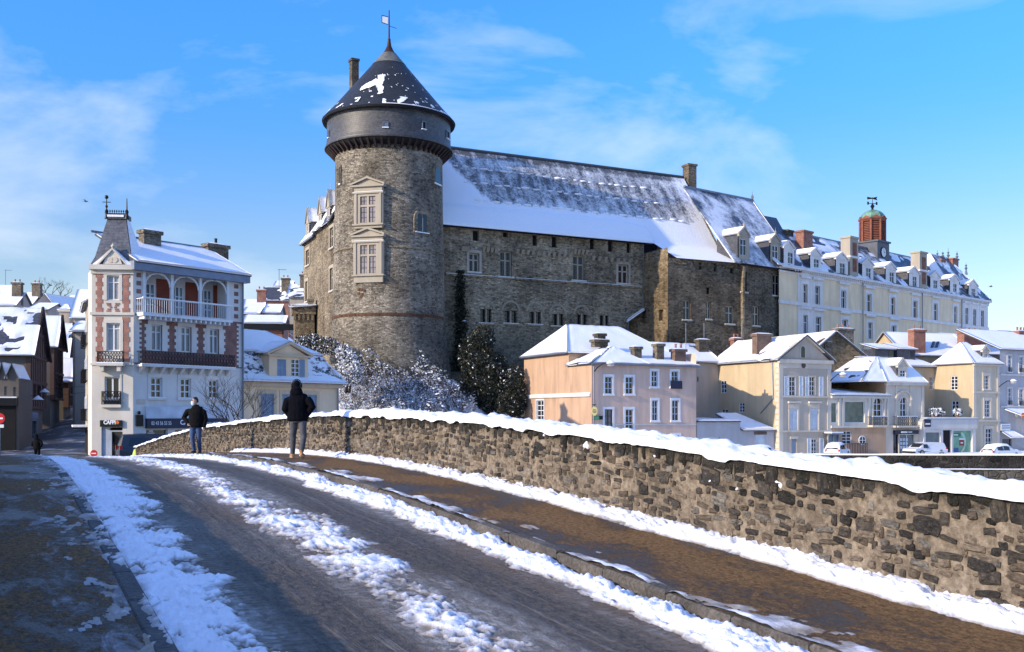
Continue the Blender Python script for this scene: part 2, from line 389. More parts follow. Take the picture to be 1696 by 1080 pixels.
def slab(T, pts, mat=None, snow=None, thick=.12, sth=.14, amp=.05, bare=0.0, seed=0, step=.45, parent=None, inset=.04, name='roof'):
    """one roof slope (eave left, eave right, ridge right, ridge left) and the snow that lies on it"""
    p = [np.array(q, float) for q in pts]
    n = np.cross(p[1] - p[0], p[3] - p[0])
    if np.linalg.norm(n) < 1e-6: n = np.cross(p[2] - p[1], p[3] - p[1])
    n /= np.linalg.norm(n)
    if n[2] < 0: n = -n
    mb = MB().hexa([*(q - n * thick for q in p), *p])
    ro = T.part(name, mb, mat or SLATE, parent)
    if snow is not None:
        L = max(np.linalg.norm(p[1] - p[0]), np.linalg.norm(p[2] - p[3])); H = max(np.linalg.norm(p[3] - p[0]), np.linalg.norm(p[2] - p[1]))
        nx = int(min(90, max(4, L / step))); ny = int(min(50, max(4, H / step)))
        a = np.linspace(0, 1, nx + 1)[:, None]; b = np.linspace(0, 1, ny + 1)[None, :]
        ia, ib = inset / max(L, .1), inset / max(H, .1)
        aa = ia + a * (1 - 2 * ia); bb = -ib * 1.5 + b * (1 + ib * .5)
        Q = ((1 - aa) * (1 - bb))[..., None] * p[0] + (aa * (1 - bb))[..., None] * p[1] + (aa * bb)[..., None] * p[2] + ((1 - aa) * bb)[..., None] * p[3]
        U, V = aa * L + 0 * bb, bb * H + 0 * aa
        h = sth + amp * 2 * (fbm(U * .9, V * .9, seed) - .5) + .03 * (fbm(U * 4, V * 4, seed + 3) - .5)
        if bare:
            q = fbm(U * .55, V * .8, seed + 9, 5, .62); h = np.where(q < bare, -.06, h * sstep(bare, bare + .05, q))
        else:
            h = h * (.55 + .45 * sstep(0, .05, np.minimum(np.minimum(aa, 1 - aa) * L / 4 + 0 * bb, bb * 0 + 1)))
        top = Q + n * h[..., None]
        m2 = MB().grid(top)
        e = [(0, j) for j in range(ny + 1)] + [(i, ny) for i in range(1, nx + 1)] + [(nx, j) for j in range(ny - 1, -1, -1)] + [(i, 0) for i in range(nx - 1, 0, -1)]
        k = len(m2.v); base = [tuple(Q[i, j] - n * .01) for i, j in e]; m2.v += base
        for q in range(len(e)):
            q2 = (q + 1) % len(e); i, j = e[q]; i2, j2 = e[q2]
            m2.f.append((i * (ny + 1) + j, i2 * (ny + 1) + j2, k + q2, k + q)); m2.m.append(0)
        T.part('snow', m2, snow, ro if parent is None else parent, smooth=True)
    return ro

def chimney(T, fr, u0, u1, z0, z1, o0, o1, mat, cap=None, pots=0, snow=True, potm=None):
    w = min(.12, (u1 - u0) * .12)
    m = MB().box(fr, u0, u1, z0, z1 - .25, o0, o1)
    m.box(fr, u0 - w, u1 + w, z1 - .25, z1, o0 - w, o1 + w)
    ch = T.part('chimney', m, mat)
    for i in range(pots):
        u = u0 + (u1 - u0) * (i + .5) / pots; p = fr.P(u, z1, (o0 + o1) / 2)
        q = MB().lathe(p, [(.0, z1), (.13, z1 + .002), (.10, z1 + .42), (.13, z1 + .45), (.13, z1 + .5), (0, z1 + .5)], 10)
        T.part('chimney_pot', q, potm or BRICKR, ch)
    if snow:
        m = MB(); g = np.linspace(0, 1, 6); Q = np.zeros((6, 6, 3))
        for i, a in enumerate(g):
            for j, b in enumerate(g):
                e = min(a, 1 - a, b, 1 - b); Q[i, j] = fr.P(u0 - w + a * (u1 - u0 + 2 * w), z1 + .005 + (.14 * min(1, e * 4) if e > 0 else 0), o0 - w + b * (o1 - o0 + 2 * w))
        T.part('snow', m.grid(Q), SNOW, ch, smooth=True)
    return ch
BRICKR = brickm('red_brick', (.30, .085, .05), (.22, .06, .04), (.35, .28, .22), 3.2)
BRICKB = brickm('brown_brick', (.17, .085, .055), (.10, .06, .045), (.22, .18, .15), 3.2)
STONEB = rubble('chimney_stone', (.13, .10, .07), (.30, .25, .18), (.33, .28, .22), 3.5)

def dormer(T, fr, r, win, peak, back, wallm, roofm, o=0, snow=True, nx=2, nz=3, split=None, hood=.12, glass=None, ped=None):
    """gabled dormer: front wall with its window, gable, cheeks and a little snowed roof"""
    a, b, c, d = r; um = (a + b) / 2; P = fr.P
    m = MB(); wall(m, fr, a, b, c, d, [win], .16, o)
    m.prism(fr, [(a, d), (b, d), (um, peak)], o - .16, o)
    for q in (-1, 1):     # raking mouldings
        e = a - hood if q < 0 else b + hood
        m.hexa([P(e, d - .05, o - .2), P(um, peak + .02, o - .2), P(um, peak + .02, o + .14), P(e, d - .05, o + .14), P(e, d + .12, o - .2), P(um, peak + .22, o - .2), P(um, peak + .22, o + .14), P(e, d + .12, o + .14)])
    m.box(fr, a - hood * .7, b + hood * .7, d - .1, d + .02, o - .1, o + .09)
    dm = T.part('dormer', m, wallm)
    for e in (a, b - .06): T.part('cheek', MB().box(fr, e, e + .06, c, d, o - back, o - .165), SLATE, dm)
    window(T, fr, win, nx, nz, glass=glass, dep=.14, o=o, w=.06, parent=dm, split=split)
    for q in (0, 1):
        e = a - hood if q == 0 else b + hood
        pts = [P(e, d + .13, o + .1), P(e, d + .13, o - back), P(um, peak + .23, o - back), P(um, peak + .23, o + .1)]
        if q: pts = [pts[1], pts[0], pts[3], pts[2]]
        slab(T, pts, roofm, SNOW if snow else None, .05, .09, .02, parent=dm, name='dormer_roof', seed=int(a * 7), step=.5)
    return dm

def text(T, s, fr, u, z, o, size, mat, parent=None, name='lettering', align='CENTER', bold=0.0, width=None):
    cu = bpy.data.curves.new('lettering', 'FONT'); cu.body = s; cu.size = size; cu.align_x = align; cu.align_y = 'CENTER'; cu.extrude = .012; cu.offset = bold; cu.resolution_u = 3
    t = bpy.data.objects.new('tmp', cu); COL.objects.link(t)
    dg = bpy.context.evaluated_depsgraph_get(); me = bpy.data.meshes.new_from_object(t.evaluated_get(dg))
    bpy.data.objects.remove(t)
    v = np.zeros(len(me.vertices) * 3); me.vertices.foreach_get('co', v); v = v.reshape(-1, 3)
    k = 1.0 if not width else width / max(1e-6, np.ptp(v[:, 0]))
    base = np.array(fr.P(u, z, o)); d = np.array([*fr.d, 0]); nn = np.array([*fr.n, 0]); up = np.array([0, 0, 1.0])
    w = base + v[:, :1] * k * d + v[:, 1:2] * up + v[:, 2:3] * nn - np.array(T.loc)
    me.vertices.foreach_set('co', w.ravel()); me.materials.clear(); me.materials.append(mat); me.update()
    ob = bpy.data.objects.new(name, me); COL.objects.link(ob); ob.parent = parent or T.o
    return ob

# ================================================================== THE BRIDGE (s runs along it, t across to the right)
BD = np.array([-.4472, .8944]); BR = np.array([.8944, .4472])
_ps = [-20, -10, 0, 5.7, 11.6, 16, 20.8, 26, 32, 42, 52, 63.5, 75, 95]
_pz = [-3.3, -2.5, -1.86, -1.60, -1.24, -1.03, -.92, -.95, -1.10, -1.42, -1.98, -2.76, -2.85, -2.85]
_ss = np.linspace(-20, 95, 461); _zz = np.interp(_ss, _ps, _pz); _k = np.hanning(25); _k /= _k.sum()
_zz = np.convolve(np.pad(_zz, 12, mode='edge'), _k, 'valid')
def BZ(s): return EYE + np.interp(s, _ss, _zz)           # pavement level
def BP(s, t, z):
    s, t, z = np.broadcast_arrays(np.asarray(s, float), np.asarray(t, float), np.asarray(z, float))
    return np.stack([BD[0] * s + BR[0] * t, BD[1] * s + BR[1] * t, z], -1)
TK0, TK1, TW, TL = 1.05, 5.10, 7.15, -.75                # kerb lines, wall faces
def rows(s0, s1, q=.0036, mn=.02):
    out = [s0]
    while out[-1] < s1: out.append(out[-1] + max(mn, q * (.8944 * max(out[-1], 0) + 2.5)))
    return np.array(out)
def strip(s, t, zf, uvs=True):
    Sg, Tg = np.meshgrid(s, t, indexing='ij'); Z = zf(Sg, Tg); m = MB().grid(BP(Sg, Tg, Z))
    m.uv = np.stack([Sg.ravel(), Tg.ravel()], -1).tolist(); return m

def uvn(n, l, scale, sx, sy, detail=5, rough=.6, dist=0):
    t = n.new('ShaderNodeTexCoord'); mp = n.new('ShaderNodeMapping'); mp.inputs['Scale'].default_value = (sx, sy, 1); l.new(t.outputs['UV'], mp.inputs[0])
    q = n.new('ShaderNodeTexNoise'); q.inputs['Scale'].default_value = scale; q.inputs['Detail'].default_value = detail; q.inputs['Roughness'].default_value = rough; q.inputs['Distortion'].default_value = dist
    l.new(mp.outputs[0], q.inputs['Vector']); return q.outputs['Fac']
def uvt(n, l):
    t = n.new('ShaderNodeTexCoord'); sp = n.new('ShaderNodeSeparateXYZ'); l.new(t.outputs['UV'], sp.inputs[0]); return sp.outputs['X'], sp.outputs['Y']
def road_mat():
    m, n, l, b = _new('wet_asphalt_with_slush')
    s, t = uvt(n, l)
    grit = uvn(n, l, 30, 1, 1, 4, .75); mott = uvn(n, l, 11, .8, 1.3, 5, .75, .3); streak = uvn(n, l, 3.0, .22, 3.5, 6, .62); lumps = uvn(n, l, 6, 1, 1.3, 6, .7, .4); broad = uvn(n, l, .7, .5, 1.5, 4)
    wob = _math(n, l, 'MULTIPLY', _math(n, l, 'SUBTRACT', broad, .5), .5)
    tt = _math(n, l, 'ADD', t, wob)
    def band(c, w):       # 1 in the wheel track centred at c
        return _ramp(n, l, _math(n, l, 'DIVIDE', _math(n, l, 'ABSOLUTE', _math(n, l, 'SUBTRACT', tt, c)), w), [(.55, _g(1)), (1.0, _g(0))])
    tr = _math(n, l, 'MAXIMUM', band(2.30, .50), band(4.08, .46))
    base = _mix(n, l, 1.0, _ramp(n, l, grit, [(.3, (.026, .021, .0145)), (.7, (.12, .098, .068))]), _ramp(n, l, mott, [(.38, _g(.35)), (.60, _g(1.6))]), 'MULTIPLY')
    base = _mix(n, l, _ramp(n, l, streak, [(.46, _g(0)), (.66, _g(.45))]), base, (.085, .067, .044))
    slush = _ramp(n, l, lumps, [(.3, (.09, .085, .075)), (.5, (.20, .18, .15)), (.68, (.40, .40, .40))])
    brown = _mix(n, l, _ramp(n, l, broad, [(.44, _g(0)), (.62, _g(.8))]), slush, (.15, .10, .055))
    f = _math(n, l, 'MULTIPLY', _math(n, l, 'SUBTRACT', 1.0, tr), _ramp(n, l, _math(n, l, 'ADD', streak, _math(n, l, 'MULTIPLY', lumps, .5)), [(.50, _g(.25)), (.72, _g(1))]))
    f2 = _math(n, l, 'MAXIMUM', f, _math(n, l, 'MULTIPLY', _ramp(n, l, streak, [(.54, _g(0)), (.66, _g(.65))]), tr))
    ribs = _math(n, l, 'MULTIPLY', _math(n, l, 'SINE', _math(n, l, 'ADD', _math(n, l, 'MULTIPLY', s, 62.0), _math(n, l, 'MULTIPLY', lumps, 9.0))), _math(n, l, 'MULTIPLY', f2, _ramp(n, l, broad, [(.4, _g(0)), (.55, _g(.5))])))
    l.new(_mix(n, l, f2, base, brown), b.inputs['Base Color'])
    l.new(_ramp(n, l, broad, [(.3, _g(.38)), (.7, _g(.62))]), b.inputs['Roughness']); b.inputs['Specular IOR Level'].default_value = .25
    h = _math(n, l, 'ADD', _math(n, l, 'ADD', _math(n, l, 'MULTIPLY', lumps, _math(n, l, 'ADD', f2, .25)), mott), _math(n, l, 'MULTIPLY', grit, .45))
    _bump(n, l, b, _math(n, l, 'ADD', _math(n, l, 'ADD', h, ribs), _math(n, l, 'MULTIPLY', streak, .6)), 1.0, .045)
    return m
def pave_mat(name, c0, lo, hi, sandf, icy=.0):
    """damp paving with gritting sand thrown over it"""
    m, n, l, b = _new(name)
    s, t = uvt(n, l)
    big = uvn(n, l, .9, .55, 1.0, 6, .62, .5); grit = uvn(n, l, 45, 1, 1, 4, .7); mid = uvn(n, l, 7, 1, 1.4, 6, .7)
    base = _mix(n, l, 1.0, c0, _ramp(n, l, mid, [(.3, _g(.55)), (.7, _g(1.5))]), 'MULTIPLY')
    d = _math(n, l, 'DIVIDE', _math(n, l, 'ABSOLUTE', _math(n, l, 'SUBTRACT', t, sandf[0])), sandf[1])
    v = _math(n, l, 'ADD', _math(n, l, 'SUBTRACT', big, _math(n, l, 'MULTIPLY', d, sandf[2])), _math(n, l, 'MULTIPLY', _math(n, l, 'SUBTRACT', grit, .5), .30))
    v = _math(n, l, 'ADD', v, _math(n, l, 'MULTIPLY', _math(n, l, 'SUBTRACT', mid, .5), .55))
    f = _ramp(n, l, v, [(lo, _g(0)), (hi, _g(1))])
    clot = uvn(n, l, 15, 1, 1.3, 5, .75, .3)
    sand = _mix(n, l, 1.0, _ramp(n, l, grit, [(.25, (.13, .073, .029)), (.5, (.24, .138, .056)), (.75, (.35, .215, .10))]), _ramp(n, l, clot, [(.36, _g(.35)), (.56, _g(1.15))]), 'MULTIPLY')
    c = _mix(n, l, f, base, sand)
    if icy:
        ic = uvn(n, l, 2.2, .45, 1.6, 7, .68, .6)
        d2 = _math(n, l, 'SUBTRACT', t, .55)
        fi = _ramp(n, l, _math(n, l, 'ADD', ic, _math(n, l, 'MULTIPLY', d2, .16)), [(.56, _g(0)), (.66, _g(icy))])
        c = _mix(n, l, fi, c, (.55, .57, .62))
    l.new(c, b.inputs['Base Color']); l.new(_math(n, l, 'ADD', _math(n, l, 'MULTIPLY', f, .45), .42), b.inputs['Roughness']); b.inputs['Specular IOR Level'].default_value = .2
    _bump(n, l, b, _math(n, l, 'ADD', _math(n, l, 'ADD', _math(n, l, 'MULTIPLY', grit, f), clot), _math(n, l, 'MULTIPLY', mid, .8)), 1.0, .035)
    return m
ROAD = road_mat()
PAVR = pave_mat('sanded_pavement', (.05, .045, .042), .33, .46, (6.25, 1.0, .16))
PAVL = pave_mat('shaded_pavement', (.088, .080, .070), .44, .54, (-.1, 1.4, .05), icy=.5)
KERB = plain('kerb_granite', (.12, .105, .085), .8, .55, scale=2.2, bump=.03, bscale=22, fine=.5)
MORTAR = None

s_rd = rows(-6, 66, .012, .12)
road = struct('road', strip(s_rd, np.linspace(TK0, TK1, 24), lambda s, t: BZ(s) - .11 - .02 * ((t - 3.2) / 2) ** 2), ROAD, smooth=True)
pav_r = struct('right_pavement', strip(s_rd, np.linspace(TK1 + .16, TW + .1, 12), lambda s, t: BZ(s) + .0 * t), PAVR, smooth=True)
pav_l = struct('left_pavement', strip(s_rd, np.linspace(TL - .1, TK0 - .16, 12), lambda s, t: BZ(s) + .0 * t), PAVL, smooth=True)
# deck body under the carriageway
_dk = np.linspace(-6, 66, 50); m = MB()
for a, b in zip(_dk[:-1], _dk[1:]):
    p = [BP(a, TL - .45, BZ(a) - 1.6), BP(a, TW + .45, BZ(a) - 1.6), BP(b, TW + .45, BZ(b) - 1.6), BP(b, TL - .45, BZ(b) - 1.6), BP(a, TL - .45, BZ(a) - .2), BP(a, TW + .45, BZ(a) - .2), BP(b, TW + .45, BZ(b) - .2), BP(b, TL - .45, BZ(b) - .2)]
    m.hexa([tuple(q) for q in p])
RUB_D = rubble('bridge_masonry', (.10, .085, .065), (.28, .24, .18), (.30, .26, .20), 3)
struct('bridge_deck', m, RUB_D)
# kerb stones, one by one
def kerbs(par, t0, t1, s0, s1):
    s = s0
    while s < s1:
        L = random.uniform(.85, 1.25); a, b = s + .006, s + L - .006; za, zb = BZ(a), BZ(b); j = random.uniform(-.012, .012)
        q = [(a, t0), (a, t1), (b, t1), (b, t0)]; zz = [za, za, zb, zb]; c = .02
        low = [tuple(BP(x, y, z - .3)) for (x, y), z in zip(q, zz)]
        mid = [tuple(BP(x, y, z + j - c + .006)) for (x, y), z in zip(q, zz)]
        qi = [(a + c, t0 + c), (a + c, t1 - c), (b - c, t1 - c), (b - c, t0 + c)]
        top = [tuple(BP(x, y, z + j + .006)) for (x, y), z in zip(qi, zz)]
        m = MB().add(low + mid + top, [(0, 1, 5, 4), (1, 2, 6, 5), (2, 3, 7, 6), (3, 0, 4, 7), (4, 5, 9, 8), (5, 6, 10, 9), (6, 7, 11, 10), (7, 4, 8, 11), (8, 9, 10, 11)])
        struct('kerb_stone', m, KERB, kind=None, parent=par); s += L
kerbs(pav_r, TK1, TK1 + .16, 1.5, 40); KERB = plain('kerb_granite_dark', (.075, .072, .066), .7, .5, scale=2.2, bump=.03, bscale=22, fine=.5); kerbs(pav_l, TK0 - .16, TK0, 2, 34)  # left kerb stones toned darker to blend with their pavement

# ---- snow left lying on the carriageway: a relief that sinks under the asphalt where it has melted
def slush_mat():
    m, n, l, b = _new('snow_on_road')
    at = n.new('ShaderNodeAttribute'); at.attribute_name = 'thin'
    t1 = uvn(n, l, 60, 1, 1, 4, .7); t2 = uvn(n, l, 2.0, 1, 1.5, 6, .65); t3 = uvn(n, l, 18, 1, 1, 4, .7)
    f = _ramp(n, l, _math(n, l, 'ADD', at.outputs['Fac'], _math(n, l, 'MULTIPLY', _math(n, l, 'SUBTRACT', t3, .5), .5)), [(.35, _g(0)), (.95, _g(1))])
    c = _mix(n, l, f, (.84, .86, .895), _ramp(n, l, t2, [(.35, (.36, .36, .37)), (.6, (.26, .21, .15)), (.75, (.17, .13, .085))]))
    c = _mix(n, l, _ramp(n, l, t2, [(.62, _g(0)), (.78, _g(.35))]), c, (.45, .33, .18))
    l.new(c, b.inputs['Base Color']); b.inputs['Roughness'].default_value = .6; b.inputs['Specular IOR Level'].default_value = .3
    _bump(n, l, b, _math(n, l, 'ADD', t1, _math(n, l, 'MULTIPLY', t3, 1.2)), .8, .012)
    return m
SLUSH = slush_mat()
def snow_relief(name, s, t, height, base, mat):
    """height(s,t) metres above base(s); negative sinks out of sight. carries how thin it lies"""
    Sg, Tg = np.meshgrid(s, t, indexing='ij'); H = height(Sg, Tg); P = BP(Sg, Tg, base(Sg, Tg) + np.maximum(H, -.03))
    n, m_ = P.shape[:2]; idx = np.arange(n * m_).reshape(n, m_)
    keep = (np.maximum.reduce([H[:-1, :-1], H[1:, :-1], H[:-1, 1:], H[1:, 1:]]) > -.004)
    q = np.stack([idx[:-1, :-1], idx[1:, :-1], idx[1:, 1:], idx[:-1, 1:]], -1)[keep]
    used = np.unique(q); remap = np.full(n * m_, -1); remap[used] = np.arange(len(used))
    me = bpy.data.meshes.new(name); me.from_pydata(P.reshape(-1, 3)[used].tolist(), [], remap[q].tolist())
    me.materials.append(mat)
    uv = np.stack([Sg.ravel(), Tg.ravel()], -1)[used]; vi = np.zeros(len(me.loops), int); me.loops.foreach_get('vertex_index', vi)
    ul = me.uv_layers.new(name='UVMap'); ul.data.foreach_set('uv', uv[vi].ravel())
    a = me.attributes.new('thin', 'FLOAT', 'POINT'); a.data.foreach_set('value', np.clip(1 - H.ravel()[used] / .042, 0, 1).astype(np.float32))
    me.polygons.foreach_set('use_smooth', [True] * len(me.polygons)); me.update()
    o = bpy.data.objects.new(name, me); COL.objects.link(o); return o
def lumps(s, t, seed, a=1.0):
    r = 1 - np.abs(2 * fbm(s * 5.5, t * 6.5, seed, 3) - 1)
    r2 = 1 - np.abs(2 * fbm(s * 11, t * 12, seed + 2, 2) - 1)
    return a * ((fbm(s * 2.2, t * 2.6, seed + 5, 3) - .5) * 1.0 + (r - .6) * .6 + (r2 - .62) * .55 + (fbm(s * 21, t * 23, seed + 8, 3) - .5) * .55)
def road_snow(s, t):
    def bandf(c0, c1, soft, seed, amp=.25):
        w = amp * (fbm(s * .9, t * 0 + seed, seed, 4, .6) - .5); w2 = amp * (fbm(s * .9, t * 0 + seed + 7, seed + 2, 4, .6) - .5)
        return np.clip(np.minimum(t - c0 - w * 1.3, c1 + w2 * 1.6 - t) / soft, -1.5, 1)
    L = bandf(1.02, 1.80, .28, 11, .45); L = np.where(t < 1.4, np.maximum(L, (t - .95) / .25), L)
    C = bandf(2.92, 3.48, .32, 23, .5)
    R = bandf(4.66, 5.16, .17, 37, .30)
    hl = .024 * L - .008 + lumps(s, t, 3, .12) * np.clip(L + .9, 0, 1)
    hc = .022 * C - .013 + lumps(s, t, 13, .080) * np.clip(C + .9, 0, 1)
    hr = .050 * R + lumps(s, t, 29, .105) * np.clip(R + .7, 0, 1)
    far = sstep(30, 45, s) * .02
    return np.maximum(np.maximum(hl, hc), hr) - far
o = snow_relief('road_snow', rows(3.4, 60, .0034, .02), np.linspace(TK0 + .015, TK1 - .01, 176), road_snow, lambda s, t: BZ(s) - .11 - .02 * ((t - 3.2) / 2) ** 2 + .004, SLUSH)
o['kind'] = 'stuff'; o['label'] = 'trodden snow left between the wheel tracks on the roadway'
def wall_snow(s, t):
    w = .20 * (fbm(s * .8, t * 0, 51, 4, .6) - .5)
    b = np.clip((t - (6.82 + w)) / .14, -1.5, 1)
    return .064 * b + .03 * (t - 6.7) + lumps(s, t, 57, .10) * np.clip(b + .8, 0, 1)
o = snow_relief('pavement_snow', rows(1.5, 34, .0036, .022), np.linspace(6.45, TW + .03, 34), wall_snow, lambda s, t: BZ(s) + .004, SLUSH)
o['kind'] = 'stuff'; o['label'] = 'strip of old snow along the foot of the parapet'
def kerb_snow(s, t):
    b = np.clip((.42 - np.abs(t - 5.15)) / .4, -1, 1)
    return .03 * (b - .8) + (fbm(s * 1.3, t * 2.5, 71, 5, .6) - .54) * .16
o = snow_relief('kerb_snow', rows(2, 30, .004, .025), np.linspace(5.13, 5.62, 24), kerb_snow, lambda s, t: BZ(s) + .010, SLUSH)
o['kind'] = 'stuff'; o['label'] = 'ragged patches of snow on the right kerb'
def lkerb_snow(s, t):
    return (fbm(s * 2.6, t * 6.5, 83, 6, .72) - .66 + np.where(t > .85, 1.1, .3) * (t - .85)) * .10
o = snow_relief('left_kerb_snow', rows(3, 40, .004, .025), np.linspace(.35, TK0 - .02, 30), lkerb_snow, lambda s, t: BZ(s) + .010, SLUSH)
o['kind'] = 'stuff'; o['label'] = 'thin frozen snow along the left kerb'

# ---- the parapet: mortar body, stones set in it, a cap of snow
WH = .98
def mortar_mat():
    m, n, l, b = _new('lime_mortar')
    t1 = _tex(n, l, 1.1, detail=6); t2 = _tex(n, l, 12, detail=6, rough=.65); t3 = _tex(n, l, 55, detail=3); v = _tex(n, l, 11, 'v', stretch=(1, 1, 1.6))
    sc = n.new('ShaderNodeSeparateColor'); l.new(v.outputs['Color'], sc.inputs[0])
    c = _ramp(n, l, t2.outputs['Fac'], [(.28, (.09, .072, .054)), (.5, (.22, .178, .132)), (.72, (.37, .31, .235))])
    chip = _math(n, l, 'MULTIPLY', _ramp(n, l, v.outputs['Distance'], [(.18, _g(1)), (.30, _g(0))]), _ramp(n, l, sc.outputs[0], [(.45, _g(0)), (.55, _g(1))]))
    c = _mix(n, l, _math(n, l, 'MULTIPLY', chip, .75), c, _ramp(n, l, sc.outputs[1], [(0, (.045, .040, .035)), (1, (.17, .13, .09))]))
    c = _mix(n, l, 1.0, c, _ramp(n, l, t1.outputs['Fac'], [(.32, _g(.66)), (.68, _g(1.15))]), 'MULTIPLY')
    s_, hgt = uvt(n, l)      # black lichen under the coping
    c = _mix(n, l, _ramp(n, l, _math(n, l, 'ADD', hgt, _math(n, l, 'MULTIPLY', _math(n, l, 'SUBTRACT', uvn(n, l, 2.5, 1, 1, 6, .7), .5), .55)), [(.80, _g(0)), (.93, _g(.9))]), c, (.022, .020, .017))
    l.new(c, b.inputs['Base Color']); b.inputs['Roughness'].default_value = .95; b.inputs['Specular IOR Level'].default_value = .1
    _bump(n, l, b, _math(n, l, 'ADD', _math(n, l, 'ADD', t2.outputs['Fac'], _math(n, l, 'MULTIPLY', t3.outputs['Fac'], .5)), _math(n, l, 'MULTIPLY', chip, .5)), 1.0, .03)
    return m
MORTAR = mortar_mat()
def stone_mat(name, a, b_):
    m, n, l, b = _new(name)
    t1 = _tex(n, l, 3.2, detail=7, rough=.75); t2 = _tex(n, l, 9, detail=5, rough=.75)
    oi = n.new('ShaderNodeObjectInfo'); t1.noise_dimensions = '4D'; l.new(_math(n, l, 'MULTIPLY', oi.outputs['Random'], 50.0), t1.inputs['W'])
    c = _ramp(n, l, t1.outputs['Fac'], [(.34, tuple(x * .55 for x in a)), (.5, tuple((x + y) / 2 for x, y in zip(a, b_))), (.66, tuple(y * 1.35 for y in b_))])
    c = _mix(n, l, _ramp(n, l, t2.outputs['Fac'], [(.60, _g(0)), (.70, _g(.6))]), c, (.30, .26, .20))
    l.new(c, b.inputs['Base Color']); b.inputs['Roughness'].default_value = .85; b.inputs['Specular IOR Level'].default_value = .2
    _bump(n, l, b, _math(n, l, 'ADD', t1.outputs['Fac'], _math(n, l, 'MULTIPLY', t2.outputs['Fac'], .5)), 1.0, .025)
    return m
ST = [stone_mat('stone_black', (.016, .015, .014), (.055, .05, .045)), stone_mat('stone_dark', (.035, .032, .028), (.10, .085, .07)), stone_mat('stone_brown', (.075, .057, .041), (.16, .128, .096)),
      stone_mat('stone_grey', (.09, .085, .075), (.22, .20, .17)), stone_mat('stone_mossy', (.010, .010, .009), (.032, .030, .025)), stone_mat('stone_ochre', (.14, .11, .08), (.26, .21, .158))]
sw_ = rows(-4, 63.5, .01, .10)
def wall_body(t0, t1, s, h0=-.3, h1=WH):
    m = MB(); A = np.stack([BP(s, t0, BZ(s) + h0), BP(s, t0, BZ(s) + h1), BP(s, t1, BZ(s) + h1), BP(s, t1, BZ(s) + h0)], 1)
    m.grid(A); n = len(s) - 1
    m.quad(*[tuple(q) for q in A[0]]); m.quad(*[tuple(q) for q in A[-1][::-1]]); return m
p0 = BP(30, TW + .22, BZ(30))
para = Thing('parapet_wall', 'long rubble stone bridge parapet under a thick cap of snow, right of the roadway', 'wall', p0)
para.part('mortar_body', wall_body(TW, TW + .45, sw_), MORTAR)
_ms = rows(2.2, 63.4, .0042, .028); _mh = np.linspace(-.05, WH, 44); Sg, Hg = np.meshgrid(_ms, _mh, indexing='ij')     # the pointing, smeared unevenly over the joints
_mt = TW - .003 - .014 * fbm(Sg * 9, Hg * 11, 61, 4, .6) - .012 * (fbm(Sg * 2.2, Hg * 3, 67, 3) - .4)
m = MB().grid(BP(Sg, _mt, BZ(Sg) + Hg)); m.uv = np.stack([Sg.ravel(), Hg.ravel()], -1).tolist()
para.part('pointing', m, MORTAR, smooth=True)
def snowcap(t0, t1, s, seed, nt=16):
    T_ = np.linspace(0, 1, nt); Sg, Tg = np.meshgrid(s, T_, indexing='ij')
    over0 = .075 + np.maximum(-.02, .10 * (fbm(s * 1.1, s * 0, seed) - .35)) + .04 * (fbm(s * 5, s * 0, seed + 1) - .4); over1 = .06
    t = (t0 - over0)[:, None] + ((t1 - t0 + over1) + over0)[:, None] * Tg
    prof = np.power(np.clip(4 * Tg * (1 - Tg), 0, 1), .30)
    h = (.095 + .10 * (fbm(Sg * .7, Tg * 2, seed + 2) - .5) + .10 * (fbm(Sg * 2.2, Tg * 3, seed + 3, 3) - .5)) * prof + (.12 * (fbm(Sg * 6, Tg * 4, seed + 4, 5, .62) - .5) + .05 * np.maximum(0, .5 - np.abs(2 * fbm(Sg * 3.1, Tg * 2.2, seed + 12, 3) - 1)) - .012) * prof
    drip = -.05 * sstep(.5, .8, fbm(s * 2.6, s * 0, seed + 6, 3))[:, None] * (1 - sstep(0, .12, Tg))
    z = BZ(Sg) + WH - .012 + h + drip + np.where(Tg < .01, -.03 * fbm(Sg * 4, Sg * 0, seed + 9), 0)
    m = MB().grid(BP(Sg, t, z))
    bot = MB(); A = np.stack([BP(s, t[:, 0], z[:, 0]), BP(s, t[:, 0] + over0 + .03, BZ(s) + WH - .03)], 1); k = len(m.v)
    m.grid(A); return m
para.part('snow_cap', snowcap(TW, TW + .45, rows(-2, 63.4, .0045, .035), 91), SNOWN, smooth=True)
# clods of snow caught on ledges of the face
for (px, py, sz_) in ((975, 738, .16), (1090, 758, .09), (1293, 803, .10), (1225, 812, .05), (1376, 812, .04), (1180, 795, .05), (905, 722, .08)):
    k = (px - CX) / F; D = TW / (BR[1] + BR[0] * k); X = k * D; s_ = X * BD[0] + D * BD[1]; z = EYE + (HZ - py) / F * D
    m = MB(); m.ball((X + BR[0] * -.01, D + BR[1] * -.01, z), sz_ * .5, 10, 6, sc=(.8, .8, .6))
    m.v = [(x + .02 * math.sin(z_ * 90 + y * 40), y, z_ + .02 * math.sin(x * 70)) for x, y, z_ in m.v]
    para.part('snow_clod', m, SNOWN, smooth=True)

